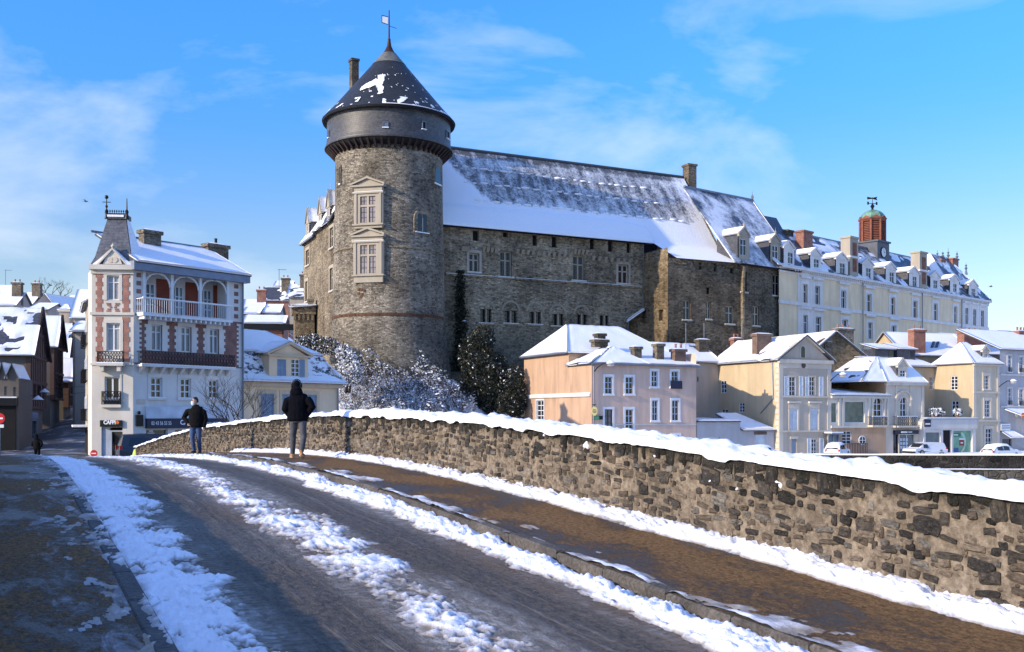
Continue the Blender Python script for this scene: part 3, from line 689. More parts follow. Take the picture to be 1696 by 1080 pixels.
# stones: irregular pads sharing a few shapes
def stone_shape(seed):
    r = random.Random(seed); j = lambda a: r.uniform(-a, a); c = r.uniform(.02, .2); pts = []
    for sx, sz in ((1, -1), (1, 1), (-1, 1), (-1, -1)):      # roughly squared block with knocked-off corners
        k = r.uniform(.04, .22); a, b_ = (sx * (.5 - k) + j(.04), sz * .5 + j(.06)), (sx * .5 + j(.05), sz * (.5 - k) + j(.08))
        pts += [b_, a] if (sx * sz > 0) else [a, b_]
    pp = []
    for i in range(len(pts)):
        (x0, z0), (x1, z1) = pts[i], pts[(i + 1) % len(pts)]; pp.append(pts[i])
        if hypot(x1 - x0, z1 - z0) > .3: q = r.uniform(.3, .7); pp.append((x0 + (x1 - x0) * q + j(.05), z0 + (z1 - z0) * q + j(.07)))
    pts = pp; n = len(pts)
    v = [(x, z, -.5) for x, z in pts] + [(x * .95, z * .94, r.uniform(.35, .75)) for x, z in pts] + [(x * .6 + j(.06), z * .6 + j(.05), r.uniform(.7, 1.1)) for x, z in pts] + [(0, 0, r.uniform(.75, 1.05))]
    f = [(k, (k + 1) % n, n + (k + 1) % n, n + k) for k in range(n)] + [(n + k, n + (k + 1) % n, 2 * n + (k + 1) % n, 2 * n + k) for k in range(n)] + [(2 * n + k, 2 * n + (k + 1) % n, 3 * n) for k in range(n)]
    return v, f
SHAPES = [stone_shape(100 + i) for i in range(18)]
stones = []          # (s, h, w, hgt, rot, proud, mat, shape)
R = random.Random(5)
for row in range(13):
    h0 = .02 + row * .068
    s = -1.0 + R.uniform(0, .3)
    while s < 63:
        dist = max(1, .8944 * s + 3.2)
        w = R.choice((.07, .09, .11, .13, .16, .20, .26)) * R.uniform(.85, 1.2) * (1.05 if s < 15 else 1); hh = R.uniform(.045, .085) + (.06 if R.random() < .10 else 0)
        hj = h0 + R.uniform(-.02, .02) + .03 * math.sin(s * .6 + row)
        low = hj < .3
        near = s < 15
        if R.random() < ((.78 if near else .93) if not low else (.66 if near else .84)) and hj + hh < WH - .14:
            c = R.random(); mi = (0 if c < .10 else 1 if c < .38 else 2 if c < .66 else 3 if c < .82 else 5)
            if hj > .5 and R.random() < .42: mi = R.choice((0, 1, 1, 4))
            stones.append((s + w / 2, hj + hh / 2, w * .92, hh, R.uniform(-.16, .16), R.uniform(.022, .055), mi, R.randrange(18)))
        s += w + R.uniform(.012, .05) * (1.6 if s < 15 else 1)
big = [(9.3, .70, .34, .22, 0), (10.2, .60, .20, .16, 1), (6.3, .62, .30, .17, 0), (7.0, .52, .24, .14, 1), (5.2, .50, .32, .13, 1), (5.0, .34, .30, .12, 1), (8.4, .68, .20, .17, 1), (13.4, .68, .28, .2, 0)]
for s, h, w, hh, mi in big: stones.append((s, h, w, hh, R.uniform(-.1, .1), .035, mi, R.randrange(18)))
s = -1
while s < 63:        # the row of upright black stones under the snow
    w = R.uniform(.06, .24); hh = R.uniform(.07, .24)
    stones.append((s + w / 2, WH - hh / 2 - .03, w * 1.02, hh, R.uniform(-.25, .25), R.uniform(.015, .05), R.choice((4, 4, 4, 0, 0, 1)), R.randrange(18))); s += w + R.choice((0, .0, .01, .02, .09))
ang_b = atan2(BD[1], BD[0])
def stone_world(st):
    s, h, w, hh, rot, pr, mi, sh = st; v, f = SHAPES[sh]; c, q = cos(rot), sin(rot); out = []
    for x, z, y in v:
        X = x * w * c - z * hh * q; Z = x * w * q + z * hh * c
        out.append((s + X, TW - pr * y, h + Z))
    A = np.array(out); return BP(A[:, 0], A[:, 1], BZ(A[:, 0]) + A[:, 2]), f
def app(st):         # rough size in the picture; nearest and largest first
    s, h, w, hh = st[:4]; D = .8944 * s + 3.2
    k = (BD[0] * s + BR[0] * TW) / max(D, .1)
    return (w * hh) / max(D, 1) ** 2 if (D > 1 and -.55 < k < .512 and s > 3.2) else 0
stones.sort(key=app, reverse=True)
SM = {}
rest = MB()
for i, st in enumerate(stones):
    if app(st) <= 0 and st[0] < 3: continue
    if i < 300:
        s, h, w, hh, rot, pr, mi, sh = st
        if (sh, mi) not in SM:
            v, f = SHAPES[sh]; me = bpy.data.meshes.new('stone'); me.from_pydata([(x, -y, z) for x, z, y in v], [], f); me.materials.append(ST[mi])
            me.update(); SM[(sh, mi)] = me
        o = bpy.data.objects.new('stone', SM[(sh, mi)]); COL.objects.link(o); o.parent = para.o
        P = BP(s, TW, BZ(s) + h) - np.array(para.loc); o.location = P
        slope = atan2(BZ(s + .3) - BZ(s - .3), .6)
        o.rotation_mode = 'XYZ'; o.rotation_euler = (0, rot - 0 + slope, atan2(-BD[1], -BD[0]))
        o.scale = (w, pr, hh)
    else:
        P, f = stone_world(st); rest.add(P.tolist(), f, st[6])
para.part('stones', rest, ST, kind='stuff')
# the parapet on the other side (behind the photographer's left shoulder)
pl = Thing('parapet_wall', 'matching stone parapet along the left edge of the bridge', 'wall', BP(30, TL - .22, BZ(30)))
pl.part('mortar_body', wall_body(TL - .45, TL, sw_, h1=1.02), MORTAR)
pl.part('snow_cap', snowcap(TL - .45, TL, rows(-2, 63.4, .012, .08), 191), SNOWN, smooth=True)

# ================================================================== GROUND, RIVER, QUAY, STREET, CASTLE MOUND
GROUND = snowm('ground_snow', dirt=.35, bump=.05, scale=2)
Q0 = EYE - 3.95
def smooth_h(X, Y):
    q = Q0 + 0 * X
    st = sstep(-22, -34, X) * 1.1; q = q + st                                # rises towards the street corner
    # castle mound
    C = np.array([-13.2, 110]); m1 = sstep(22, 7, np.hypot((X - C[0]) * np.where(X > C[0], 1.25, .8), (Y - C[1]) * 1.05)) * 8.2
    along = (X + 7) * .894 + (Y - 112) * .447; back = -(X + 7) * .447 + (Y - 112) * .894
    m2 = sstep(-2.5, 4, back) * sstep(-20, 0, along) * 7.0
    q = q + np.maximum(m1, m2)
    lh = sstep(95, 260, Y) * sstep(-15, -50, X) * 19       # town hill
    return q + lh
STC = [(56, -24.2, -2.78, 9, 6), (64, -27.5, -2.8, 20, 8), (80, -33.5, -2.7, 22, 8), (90, -38.6, -2.1, 6, 5.5), (100, -43.2, -1.1, 3.6, 4.5), (110, -47.6, -.1, 3.0, 4), (130, -56.8, 2.2, 2.6, 3.5), (150, -65.5, 4.4, 2.4, 3.2), (200, -88, 9.5, 2.4, 3)]
def street_h(X, Y):
    y = [a[0] for a in STC]; xc = np.interp(Y, y, [a[1] for a in STC]); zz = EYE + np.interp(Y, y, [a[2] for a in STC]); wl_ = np.interp(Y, y, [a[3] for a in STC]); wr = np.interp(Y, y, [a[4] for a in STC])
    d = np.maximum(xc - wl_ - X, X - xc - wr); f = 1 - sstep(0, 8, d); return zz, f
gx = np.concatenate([np.linspace(-400, -130, 14), np.arange(-126, 121, 2.0), np.linspace(126, 420, 14)]); gy = np.concatenate([np.arange(60, 200, 2.0), np.linspace(205, 600, 24)])
GX, GY = np.meshgrid(gx, gy, indexing='ij'); GZ = smooth_h(GX, GY); sz, sf = street_h(GX, GY); GZ = GZ * (1 - sf) + (sz - .06) * sf
GZ = GZ + .25 * (fbm(GX * .15, GY * .15, 5) - .5) * sstep(Q0 + .5, Q0 + 3, GZ)
# the bank ends at the quay wall
QX = np.array([[-22.2, 59.5], [-20, 66], [-4, 74], [10, 78], [24, 80.5], [60, 78.5], [140, 72]])
def quay_y(x): return np.interp(x, QX[:, 0], QX[:, 1])
GYc = np.maximum(GY, quay_y(GX) * (GX > -22.2) + 50 * (GX <= -22.2)); 
struct('ground', MB().grid(np.stack([GX, GYc, GZ], -1)), GROUND, smooth=True)
m = MB().quad((-3000, -300, EYE - 12), (3000, -300, EYE - 12), (3000, 5000, EYE - 12), (-3000, 5000, EYE - 12))
struct('land', m, GROUND)
WATER = plain('river_water', (.02, .03, .035), .08, .2, scale=.2, bump=.05, bscale=1.2, spec=.5)
struct('river', MB().quad((-400, -200, EYE - 8), (600, -200, EYE - 8), (600, 81, EYE - 8), (-400, 81, EYE - 8)), WATER)
def street_mat():
    m, n, l, b = _new('wet_street')
    t1 = _tex(n, l, .55, detail=7, rough=.65, stretch=(1.6, .7, 1)); t2 = _tex(n, l, 6, detail=4)
    c = _mix(n, l, _ramp(n, l, t1.outputs['Fac'], [(.52, _g(0)), (.62, _g(.8))]), _ramp(n, l, t2.outputs['Fac'], [(.3, (.02, .022, .026)), (.7, (.05, .053, .06))]), (.34, .36, .40))
    l.new(c, b.inputs['Base Color']); b.inputs['Roughness'].default_value = .5
    _bump(n, l, b, t1.outputs['Fac'], .6, .06); return m
yy = np.concatenate([np.arange(57, 110, 1.0), np.arange(110, 200, 3.0)]); A = []
for y in yy:
    ys = [a[0] for a in STC]; xc = np.interp(y, ys, [a[1] for a in STC]); z = EYE + np.interp(y, ys, [a[2] for a in STC]); a_ = np.interp(y, ys, [a[3] for a in STC]); b_ = np.interp(y, ys, [a[4] for a in STC])
    A.append([(xc - a_ + (a_ + b_) * k / 12, y, z + .03 + .05 * math.sin(pi * k / 12)) for k in range(13)])
struct('street', MB().grid(np.array(A)), street_mat(), smooth=True)

# quay wall: dark masonry with a snowed coping and a second ledge of snow
QW = rubble('quay_masonry', (.02, .02, .02), (.06, .055, .05), (.09, .085, .075), 2.2, 1.6)
QB = rubble('quay_stone', (.06, .06, .055), (.15, .14, .12), (.13, .12, .10), 1.6, 1.6)
qw = Thing('quay_wall', 'dark wet quay wall with two ledges of snow behind the bridge parapet', 'wall', (40, 79.5, EYE - 9))
qs = np.linspace(0, 1, 60); qx = -22 + 150 * qs; qy = quay_y(qx)
def ribbon(z0, z1, o0, o1):
    m = MB(); A = np.stack([np.stack([qx, qy - o1, 0 * qx + z0], -1), np.stack([qx, qy - o1, 0 * qx + z1], -1), np.stack([qx, qy + o0, 0 * qx + z1], -1), np.stack([qx, qy + o0, 0 * qx + z0], -1)], 1)
    return m.grid(A)
qw.part('wall_face', ribbon(EYE - 9, EYE - 4.10, .3, .35), QB)
qw.part('parapet', ribbon(EYE - 4.10, EYE - 3.02, .35, .0), QW)
def ribsnow(z, o0, o1, th, seed):
    n = 7; xs = np.linspace(-22, 128, 500); A = []
    for k in range(n + 1):
        w = k / n; h = th * (4 * w * (1 - w)) ** .5 * (.7 + .6 * fbm(xs * .8, xs * 0 + k * .4, seed)); A.append(np.stack([xs, quay_y(xs) - o1 + (o1 + o0) * w, z + h], -1))
    return MB().grid(np.array(A))
qw.part('coping_snow', ribsnow(EYE - 3.02, .38, .06, .13, 3), SNOW, smooth=True)
qw.part('ledge_snow', ribsnow(EYE - 4.10, -.01, .38, .07, 8), SNOW, smooth=True)
# near bank under the photographer, so the bridge does not start in mid-air
m = MB().hexa([(-30, -60, EYE - 12), (30, -60, EYE - 12), (30, -12, EYE - 12), (-30, -12, EYE - 12), (-30, -60, EYE - 3.4), (30, -60, EYE - 3.4), (30, -12, EYE - 3.4), (-30, -12, EYE - 3.4)])
struct('near_bank', m, GROUND)

# ================================================================== THE ROUND TOWER
TC = np.array([(644.5 - CX) / F * 110, 110.0])
def zE(py, D): return EYE + (HZ - py) / F * D
def tower_fr(px, r):
    k = (px - CX) / F; d = np.array([k, 1.0]); A = d @ d; B = -2 * d @ TC; C_ = TC @ TC - r * r
    D = (-B - sqrt(max(0, B * B - 4 * A * C_))) / (2 * A); p = d * D; n = (p - TC) / r
    return Fr(p[0], p[1], math.degrees(atan2(-n[1], n[0])))
ARCH = plaster('arch_stone', (.34, .285, .205), amt=.5)
ST_TOW = rubble('tower_masonry', (.11, .095, .073), (.40, .35, .275), (.31, .275, .215), 2.9, 2.2, foot_tint=(-3, 7, (.085, .085, .05)), snow=(0, 9.5, .85))
ST_CAS = rubble('castle_masonry', (.155, .125, .083), (.53, .43, .29), (.41, .335, .225), 2.7, 2.3, foot_tint=(2, 9, (.10, .10, .07)))
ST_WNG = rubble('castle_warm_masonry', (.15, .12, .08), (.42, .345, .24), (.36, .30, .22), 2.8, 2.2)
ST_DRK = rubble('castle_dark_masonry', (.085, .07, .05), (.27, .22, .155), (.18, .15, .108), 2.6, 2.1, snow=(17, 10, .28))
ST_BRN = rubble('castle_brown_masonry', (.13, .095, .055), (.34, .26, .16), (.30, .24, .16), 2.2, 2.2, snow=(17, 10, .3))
tw = Thing('round_tower', 'tall round stone castle tower with slate hourd and conical roof', 'tower', (TC[0], TC[1], EYE + 2))
prof = [(6.75, EYE + 0), (6.62, zE(620, 110)), (6.42, zE(600, 110)), (6.12, zE(560, 110)), (5.98, zE(520, 104)), (5.95, zE(512, 110)), (5.83, zE(420, 110)), (5.73, zE(330, 110)), (5.70, zE(258, 110))]
tw.part('shaft', MB().lathe(TC, prof, 96), ST_TOW, smooth=True)
def ring(r0, z0, r1, z1, proud, mat, name, a0=0, a1=2 * pi):
    return tw.part(name, MB().lathe(TC, [(r0 - .1, z0), (r0 + proud, z0), (r1 + proud, z1), (r1 - .1, z1)], 96, 0, a0, a1), mat)
zb = zE(520, 104)
BBR = plain('band_brick', (.12, .06, .035), .9, .5, scale=3)
for k in range(46):     # the band of brown bricks round the foot
    a = pi + .12 + 2.82 * k / 46
    tw.part('brick', MB().lathe(TC, [(5.9, zb - .16), (6.06, zb - .16), (6.06, zb + .13), (5.9, zb + .13)], 2, 0, a, a + 2.82 / 46 * random.uniform(.8, .97)), BBR)
ring(5.84, zE(407, 104) - .12, 5.84, zE(407, 104) + .06, .09, ST_WNG, 'string_course')
HOURD = slate('hourd_slates', (.060, .060, .064), courses=5.0); CONE = slate('cone_slates', (.015, .017, .019), .45, .68, .80, scale=.9, courses=4)
zh = EYE + 28.3
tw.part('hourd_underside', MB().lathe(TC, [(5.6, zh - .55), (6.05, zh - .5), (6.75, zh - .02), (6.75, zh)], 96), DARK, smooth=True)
for k in range(56):     # timber corbels under the hourd
    a = 2 * pi * k / 56; d = np.array([cos(a), sin(a)]); q = np.array([-sin(a), cos(a)]) * .11
    p = lambda r, z, s_: (TC[0] + d[0] * r + q[0] * s_, TC[1] + d[1] * r + q[1] * s_, z)
    tw.part('corbel', MB().hexa([p(5.6, zh - 1.0, -1), p(5.98, zh - .85, -1), p(5.98, zh - .85, 1), p(5.6, zh - 1.0, 1), p(5.6, zh - .4, -1), p(6.7, zh - .12, -1), p(6.7, zh - .12, 1), p(5.6, zh - .4, 1)]), WOODD)
tw.part('hourd', MB().lathe(TC, [(6.78, zh - .05), (6.84, zh), (6.66, zh + .35), (6.58, zh + .9), (6.56, zh + 3.05)], 96), HOURD, smooth=True)
ze = EYE + 31.35
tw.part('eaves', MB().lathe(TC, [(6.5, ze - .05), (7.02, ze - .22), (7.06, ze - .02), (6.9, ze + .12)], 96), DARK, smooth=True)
cone_r = lambda z: max(.0, 7.0 * (1 - (z - ze) / 8.35) + .10 * math.exp(-((z - ze) / .8) ** 2))
cone = tw.part('conical_roof', MB().lathe(TC, [(cone_r(z), z) for z in np.linspace(ze, ze + 8.1, 26)], 96), CONE, smooth=True)
LEAD = plain('weathered_lead', (.16, .165, .15), .6, .5, scale=1.0); RUST = plain('rusted_iron', (.06, .03, .025), .6, metal=.4)
tw.part('lead_cap', MB().lathe(TC, [(cone_r(ze + 6.2) + .04, ze + 6.2), (cone_r(ze + 7.0) + .05, ze + 7.0), (cone_r(ze + 7.5) + .06, ze + 7.5)], 48), LEAD, cone, smooth=True)
za = ze + 7.45
tw.part('spike', MB().lathe(TC, [(.78, za), (.5, za + .35), (.24, za + .9), (.16, za + 1.5), (.18, za + 1.6), (.09, za + 1.7), (.05, zE(17, 110)), (0, zE(17, 110) + .02)], 12), RUST, smooth=True)
vz = zE(42, 110)
vane = MB(); fv = Fr(TC[0], TC[1], 80)
for (a, b) in (((-.1, 28), (-.78, 26)), ((-.1, 41), (-.78, 38)), ((-.78, 26), (-.78, 38.5))):
    vane.tube([fv.P(a[0], zE(a[1], 110)), fv.P(b[0], zE(b[1], 110))], .035, 5)
vane.tube([fv.P(0, zE(43, 110)), fv.P(.8, zE(46.5, 110))], .03, 5)
wv_ = tw.part('weather_vane', vane, IRON)
tw.part('vane_flag', MB().prism(fv, [(-.72, zE(28, 110)), (-.14, zE(29, 110)), (-.14, zE(40, 110)), (-.72, zE(37.5, 110))], -.01, .01), WHITE, wv_)
# chimney on the far left of the cone, snow stuck to its right side
fc = Fr.px(583, 111.5, 62)
u1 = fc.u(601)
ch = chimney(tw, fc, 0, u1 * .62, zE(156, 111), zE(93, 111), -.9, 0, STONEB, snow=False)
fcr = fc.right(u1 * .62)
tw.part('snow', MB().box(fcr, .08, .8, zE(134, 111), zE(97, 111), -.02, .05), SNOW, ch)
# snow patches on the cone
def cone_patch(fn, a0, a1, z0, z1, na, nz, lift=.07):
    m = MB(); ia = np.linspace(a0, a1, na); iz = np.linspace(z0, z1, nz)
    for i in range(na - 1):
        for j in range(nz - 1):
            am, zm = (ia[i] + ia[i + 1]) / 2, (iz[j] + iz[j + 1]) / 2
            if fn((am - a0) / (a1 - a0), (zm - z0) / (z1 - z0)):
                def q(a, z, l): r = cone_r(z) + l; return (TC[0] + r * cos(a), TC[1] + r * sin(a), z + l * .5)
                m.quad(q(ia[i], iz[j], lift), q(ia[i + 1], iz[j], lift), q(ia[i + 1], iz[j + 1], lift), q(ia[i], iz[j + 1], lift))
    return m
def az(px, z):
    f_ = tower_fr(px, max(cone_r(z), .3)); return atan2(f_.y - TC[1], f_.x - TC[0])
v0, v1 = zE(161, 105), zE(115, 105)
a0, a1 = az(601, (v0 + v1) / 2), az(640, (v0 + v1) / 2)
def shape1(a, z):
    nz_ = float(fbm(a * 9, z * 9, 4, 4, .65)) - .5
    up = ((a - .36) / .38) ** 2 + ((z - .52 - .42 * (a - .36)) / .17) ** 2 < 1 + nz_ * 1.4
    leg = abs(a - .76 + .10 * (z - .5)) < .15 * (.35 + z) + nz_ * .22 and .03 < z + nz_ * .2 < .97
    return up or leg
tw.part('snow_patch', cone_patch(shape1, a0, a1, v0, v1, 64, 52), SNOW, cone)
def shape2(a, z):
    q = float(fbm(a * 40, z * 2.2, 12, 4)); return z < .10 and a > .46 + .1 * q or (q > .60 + .12 * z and z > .05)
tw.part('snow_edge', cone_patch(shape2, pi + .1, 2 * pi - .15, ze + .05, ze + 1.1, 160, 14), SNOW, cone, kind='stuff')
def shape3(a, z): return float(fbm(a * 30, z * 14, 31, 4)) > .775
tw.part('snow_speck', cone_patch(shape3, pi + 1.2, 2 * pi - .3, ze + 1.2, ze + 5.2, 120, 50), SNOW, cone, kind='stuff')
# hourd shutters
for (x0, y0, x1, y1) in ((634, 202, 643, 211), (699, 201, 705, 214), (739.5, 217, 743, 230), (544, 216, 546, 228)):
    f_ = tower_fr((x0 + x1) / 2, 6.6); z1_, z0_ = f_.z((x0 + x1) / 2, y0), f_.z((x0 + x1) / 2, y1); w = (x1 - x0) / F * 104 / 2 / max(.25, f_.d[0])
    p = MB(); bars(p, f_, (-w, w, z0_, z1_), 1, 1, .09, .07, .12); sh = tw.part('shutter_frame', p, ZINC)
    tw.part('opening', MB().box(f_, -w + .05, w - .05, z0_ + .05, z1_ - .05, -.1, .03), GLASS2 if x0 == 634 else DARK, sh)
    tw.part('snow', MB().box(f_, -w - .05, w + .05, z0_ - .06, z0_ + .02, -.02, .16), SNOW, sh)
# the two renaissance windows
def tower_window(xc, op, fr_, ped, apron):
    f_ = tower_fr(xc, 5.88); k = f_.D(0) / F
    U = lambda x: (x - xc) * k / f_.d[0]; Z = lambda y: EYE + (HZ - y) * k
    a, b, c, d = U(op[0]), U(op[2]), Z(op[3]), Z(op[1]); A, B, C_, D_ = U(fr_[0]), U(fr_[2]), Z(fr_[3]), Z(fr_[1])
    m = MB(); m.box(f_, A, a, C_, D_, -.5, .16); m.box(f_, b, B, C_, D_, -.5, .16); m.box(f_, a, b, d, D_, -.5, .155); m.box(f_, a, b, C_, c, -.5, .155)
    m.box(f_, A + .12, A + .34, C_, D_, 0, .26); m.box(f_, B - .34, B - .12, C_, D_, 0, .26)            # pilasters
    m.box(f_, A - .12, B + .12, C_ - .16, C_, -.4, .34); m.box(f_, A - .1, B + .1, D_, D_ + .16, -.4, .30)
    m.box(f_, A + .05, B - .05, D_ + .16, Z(ped[2]), -.4, .18)
    pb, pt = Z(ped[2]), Z(ped[0])
    m.prism(f_, [(U(ped[1]), pb), (U(ped[3]), pb), ((U(ped[1]) + U(ped[3])) / 2, pt - .15)], -.3, .2)
    m.box(f_, U(ped[1]) - .1, U(ped[3]) + .1, pb - .12, pb + .05, -.3, .42)
    um = (U(ped[1]) + U(ped[3])) / 2
    for e in (U(ped[1]) - .16, U(ped[3]) + .16):
        m.hexa([f_.P(e, pb + .02, -.2), f_.P(um, pt - .15, -.2), f_.P(um, pt - .15, .46), f_.P(e, pb + .02, .46), f_.P(e, pb + .2, -.2), f_.P(um, pt + .05, -.2), f_.P(um, pt + .05, .46), f_.P(e, pb + .2, .46)])
    if apron: m.box(f_, A + .05, B - .05, Z(apron), C_ - .16, -.4, .14)
    m.box(f_, (a + b) / 2 - .11, (a + b) / 2 + .11, c, d, -.2, .13); zt = c + (d - c) * .64; m.box(f_, a, (a + b) / 2 - .11, zt - .1, zt + .1, -.2, .128); m.box(f_, (a + b) / 2 + .11, b, zt - .1, zt + .1, -.2, .128)
    w = tw.part('stone_window', m, TUFF)
    for (x, y) in ((a, (a + b) / 2 - .11), ((a + b) / 2 + .11, b)):
        for (q, r_) in ((c, zt - .1), (zt + .1, d)):
            g = MB(); bars(g, f_, (x, y, q, r_), 2, 3 if q == c else 2, .075, .035, .03); tw.part('casement', g, plain('leaded_bars', (.08, .05, .045), .6) if 'leaded_bars' not in bpy.data.materials else bpy.data.materials['leaded_bars'], w)
    tw.part('pane', MB().quad(f_.P(a, c, .02), f_.P(b, c, .02), f_.P(b, d, .02), f_.P(a, d, .02)), PINKG, w)
    tw.part('snow', MB().box(f_, A - .1, B + .1, D_ + .162, D_ + .2, .2, .3), SNOW, w)
PINKG = plain('old_window_glass', (.30, .26, .26), .15, .4, scale=1.5, spec=.6)
tower_window(610.5, (597, 325.5, 623, 369), (586, 321, 635, 371), (294, 583, 308, 637), 378)
tower_window(610.5, (597, 406, 624, 453), (585, 402, 636, 455), (378, 584, 391, 637), 468)
# small arched windows on the shaded side and the low doorway
def arch_pts(w, h, n=8):    # outline of a round-headed opening, width w, height h
    return [(-w / 2, 0), (w / 2, 0)] + [(w / 2 * cos(pi * k / n), h - w / 2 + w / 2 * sin(pi * k / n)) for k in range(n + 1)]
for (xc, yb, wd, ht, deep) in ((699, 384, 14, 30, 1), (724.5, 305, 8, 30, 0), (564.5, 592, 8.5, 26, 2), (563, 305, 3, 30, 0)):
    f_ = tower_fr(xc, 5.8 if yb < 500 else 6.3); k = f_.D(0) / F; w = wd * k / max(.35, f_.d[0]); h = ht * k; z0 = EYE + (HZ - yb) * k
    if deep == 1:
        big_ = MB(); big_.prism(f_, [(u, z + z0 - .15) for u, z in arch_pts(w * 1.75, h * 1.33)], -.6, .045); wn_ = tw.part('arched_window', big_, ST_WNG)
        for s_ in (-1, 1):
            tw.part('light', MB().prism(f_, [(u + s_ * w * .27, z + z0) for u, z in arch_pts(w * .44, h)], -.2, .06), GLASS, wn_)
        tw.part('column', MB().box(f_, -.05, .05, z0, z0 + h * .75, 0, .12), TUFF, wn_)
        tw.part('snow', MB().box(f_, -w * .75, w * .75, z0 - .14, z0 - .04, 0, .14), SNOW, wn_)
    else:
        big_ = MB(); big_.prism(f_, [(u, z + z0 - .05) for u, z in arch_pts(w * 1.5, h * 1.12)], -.4, .04); wn_ = tw.part('arched_window' if deep == 0 else 'doorway', big_, ST_WNG)
        tw.part('light' if deep == 0 else 'door', MB().prism(f_, [(u, z + z0) for u, z in arch_pts(w * .95, h * .95)], -.2, .065), GLASS if deep == 0 else plain('red_door', (.12, .04, .03), .7), wn_)
        if deep == 0: tw.part('snow', MB().box(f_, -w * .6, w * .6, z0 - .08, z0 + .05, 0, .12), SNOW, wn_)
for (x, y) in ((594, 480), (599, 480), (604, 482), (594, 486), (600, 487), (598, 492)):
    f_ = tower_fr(x, 5.94); z = f_.z(x, y); tw.part('brick', MB().box(f_, -.13, .13, z - .13, z + .13, -.2, .04), BBR)

# ================================================================== CASTLE, GREAT HALL
CAS = Fr.px(740, 112, 63.43)
ch_ = Thing('castle_hall', 'great stone castle hall with steep snow-streaked slate roof, right of the round tower', 'castle', CAS.P(14, EYE + 3, -6))
uE = CAS.u(1066); zEv = CAS.z(900, 387)
slots = [(783, 382, 793, 399), (833, 385, 841, 393), (882, 389, 890, 407), (914, 392, 922, 410), (977, 396, 985, 413), (1007, 399, 1015, 417), (1038, 402, 1045, 419)]
mull = [(777, 419, 794, 451, 1), (828, 416, 848, 459, 0), (949, 423, 968, 465, 0), (1024, 438, 1041, 470, 1)]
twin = [(795.7, 512, 804, 535), (806, 512, 814, 535), (836.3, 515, 844.5, 535.5), (847, 515, 856, 535.5), (877, 516.5, 885, 537), (887.5, 516.5, 896, 537), (915, 520, 923, 540), (925.5, 520, 933.5, 540), (955, 521, 962, 540), (964.5, 521, 972, 540), (993.3, 522.5, 999.5, 542), (1002, 522.5, 1008.5, 542)]
ops = [CAS.r(*q) for q in slots] + [CAS.r(*q[:4]) for q in mull] + [CAS.r(*q) for q in twin]
m = MB(); wall(m, CAS, -2.5, uE, EYE - 1, zEv + .1, ops, .4)
cr = CAS.right(uE); wall(m, cr, 0, 12, EYE - 1, zEv + .1)
ch_.part('wall', m, ST_CAS)
for q in slots:
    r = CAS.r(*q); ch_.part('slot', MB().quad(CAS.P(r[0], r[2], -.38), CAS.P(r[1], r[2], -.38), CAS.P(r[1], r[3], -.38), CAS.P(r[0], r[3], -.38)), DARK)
for (x0, y0, x1, y1, pale) in mull:
    r = CAS.r(x0, y0, x1, y1); w = window(ch_, CAS, r, 2, 2, mat=TUFF if pale else ARCH, dep=.34, w=.16, split=[.64], sill=TUFF, surr=TUFF if pale else None, sw=.28, sp=.02)
    g = MB(); bars(g, CAS, r, 4, 8, -.315, .03, .02); ch_.part('glazing_bars', g, IRON, w)
for i in range(0, 12, 2):
    a = CAS.r(*twin[i]); b = CAS.r(*twin[i + 1]); um = (a[0] + b[1]) / 2; W2 = (b[1] - a[0]) / 2 + .22; z0, z1 = a[2], a[3]
    m = MB()
    for k in range(10):      # pointed relieving arch, voussoir by voussoir
        t0, t1 = pi * k / 10, pi * (k + .93) / 10
        q = [(um + rr * cos(t), z1 + rr * 1.02 * sin(t)) for rr, t in ((W2, t0), (W2 + .22, t0), (W2 + .22, t1), (W2, t1))]
        m.prism(CAS, q, -.1, .035)
    m.box(CAS, a[0] - .25, b[1] + .25, z0 - .16, z0, -.1, .10)
    m.box(CAS, a[1], b[0], z0, z1, -.3, .02)
    w = ch_.part('twin_window', m, ARCH)
    for r in (a, b):
        ch_.part('pane', MB().quad(CAS.P(r[0], r[2], -.36), CAS.P(r[1], r[2], -.36), CAS.P(r[1], r[3], -.36), CAS.P(r[0], r[3], -.36)), GLASS, w)
        g = MB(); bars(g, CAS, r, 1, 3, -.30, .05, .03); ch_.part('casement', g, WOODD, w)
    ch_.part('sill_snow', MB().box(CAS, a[0] - .25, b[1] + .25, z0 + .002, z0 + .05, -.02, .09), SNOW, w)
def corbel_row(x0, y0, x1, y1, n):
    for k in range(n):
        x = x0 + (x1 - x0) * (k + .5) / n; y = y0 + (y1 - y0) * (k + .5) / n; u = CAS.u(x); z = CAS.z(x, y)
        ch_.part('corbel', MB().hexa([CAS.P(u - .16, z - .28, 0), CAS.P(u + .16, z - .28, 0), CAS.P(u + .16, z - .28, .12), CAS.P(u - .16, z - .28, .12), CAS.P(u - .17, z + .22, -.05), CAS.P(u + .17, z + .22, -.05), CAS.P(u + .17, z + .22, .36), CAS.P(u - .17, z + .22, .36)]), ARCH)
corbel_row(764, 412, 775, 413, 3); corbel_row(797, 413, 824, 415, 4); corbel_row(852, 416, 947, 424, 11); corbel_row(948, 417, 974, 418, 4); corbel_row(977, 427, 1058, 434, 8)
for (x0, y0, x1, y1) in ((738, 454, 823, 460), (854, 463, 1063, 475)):
    a, b = CAS.u(x0), CAS.u(x1); z = CAS.z((x0 + x1) / 2, (y0 + y1) / 2); s_ = ch_.part('string_course', MB().box(CAS, a, b, z - .12, z + .1, -.05, .16), ST_CAS)
    ch_.part('snow', MB().box(CAS, a, b, z + .102, z + .14, 0, .15), SNOW, s_)
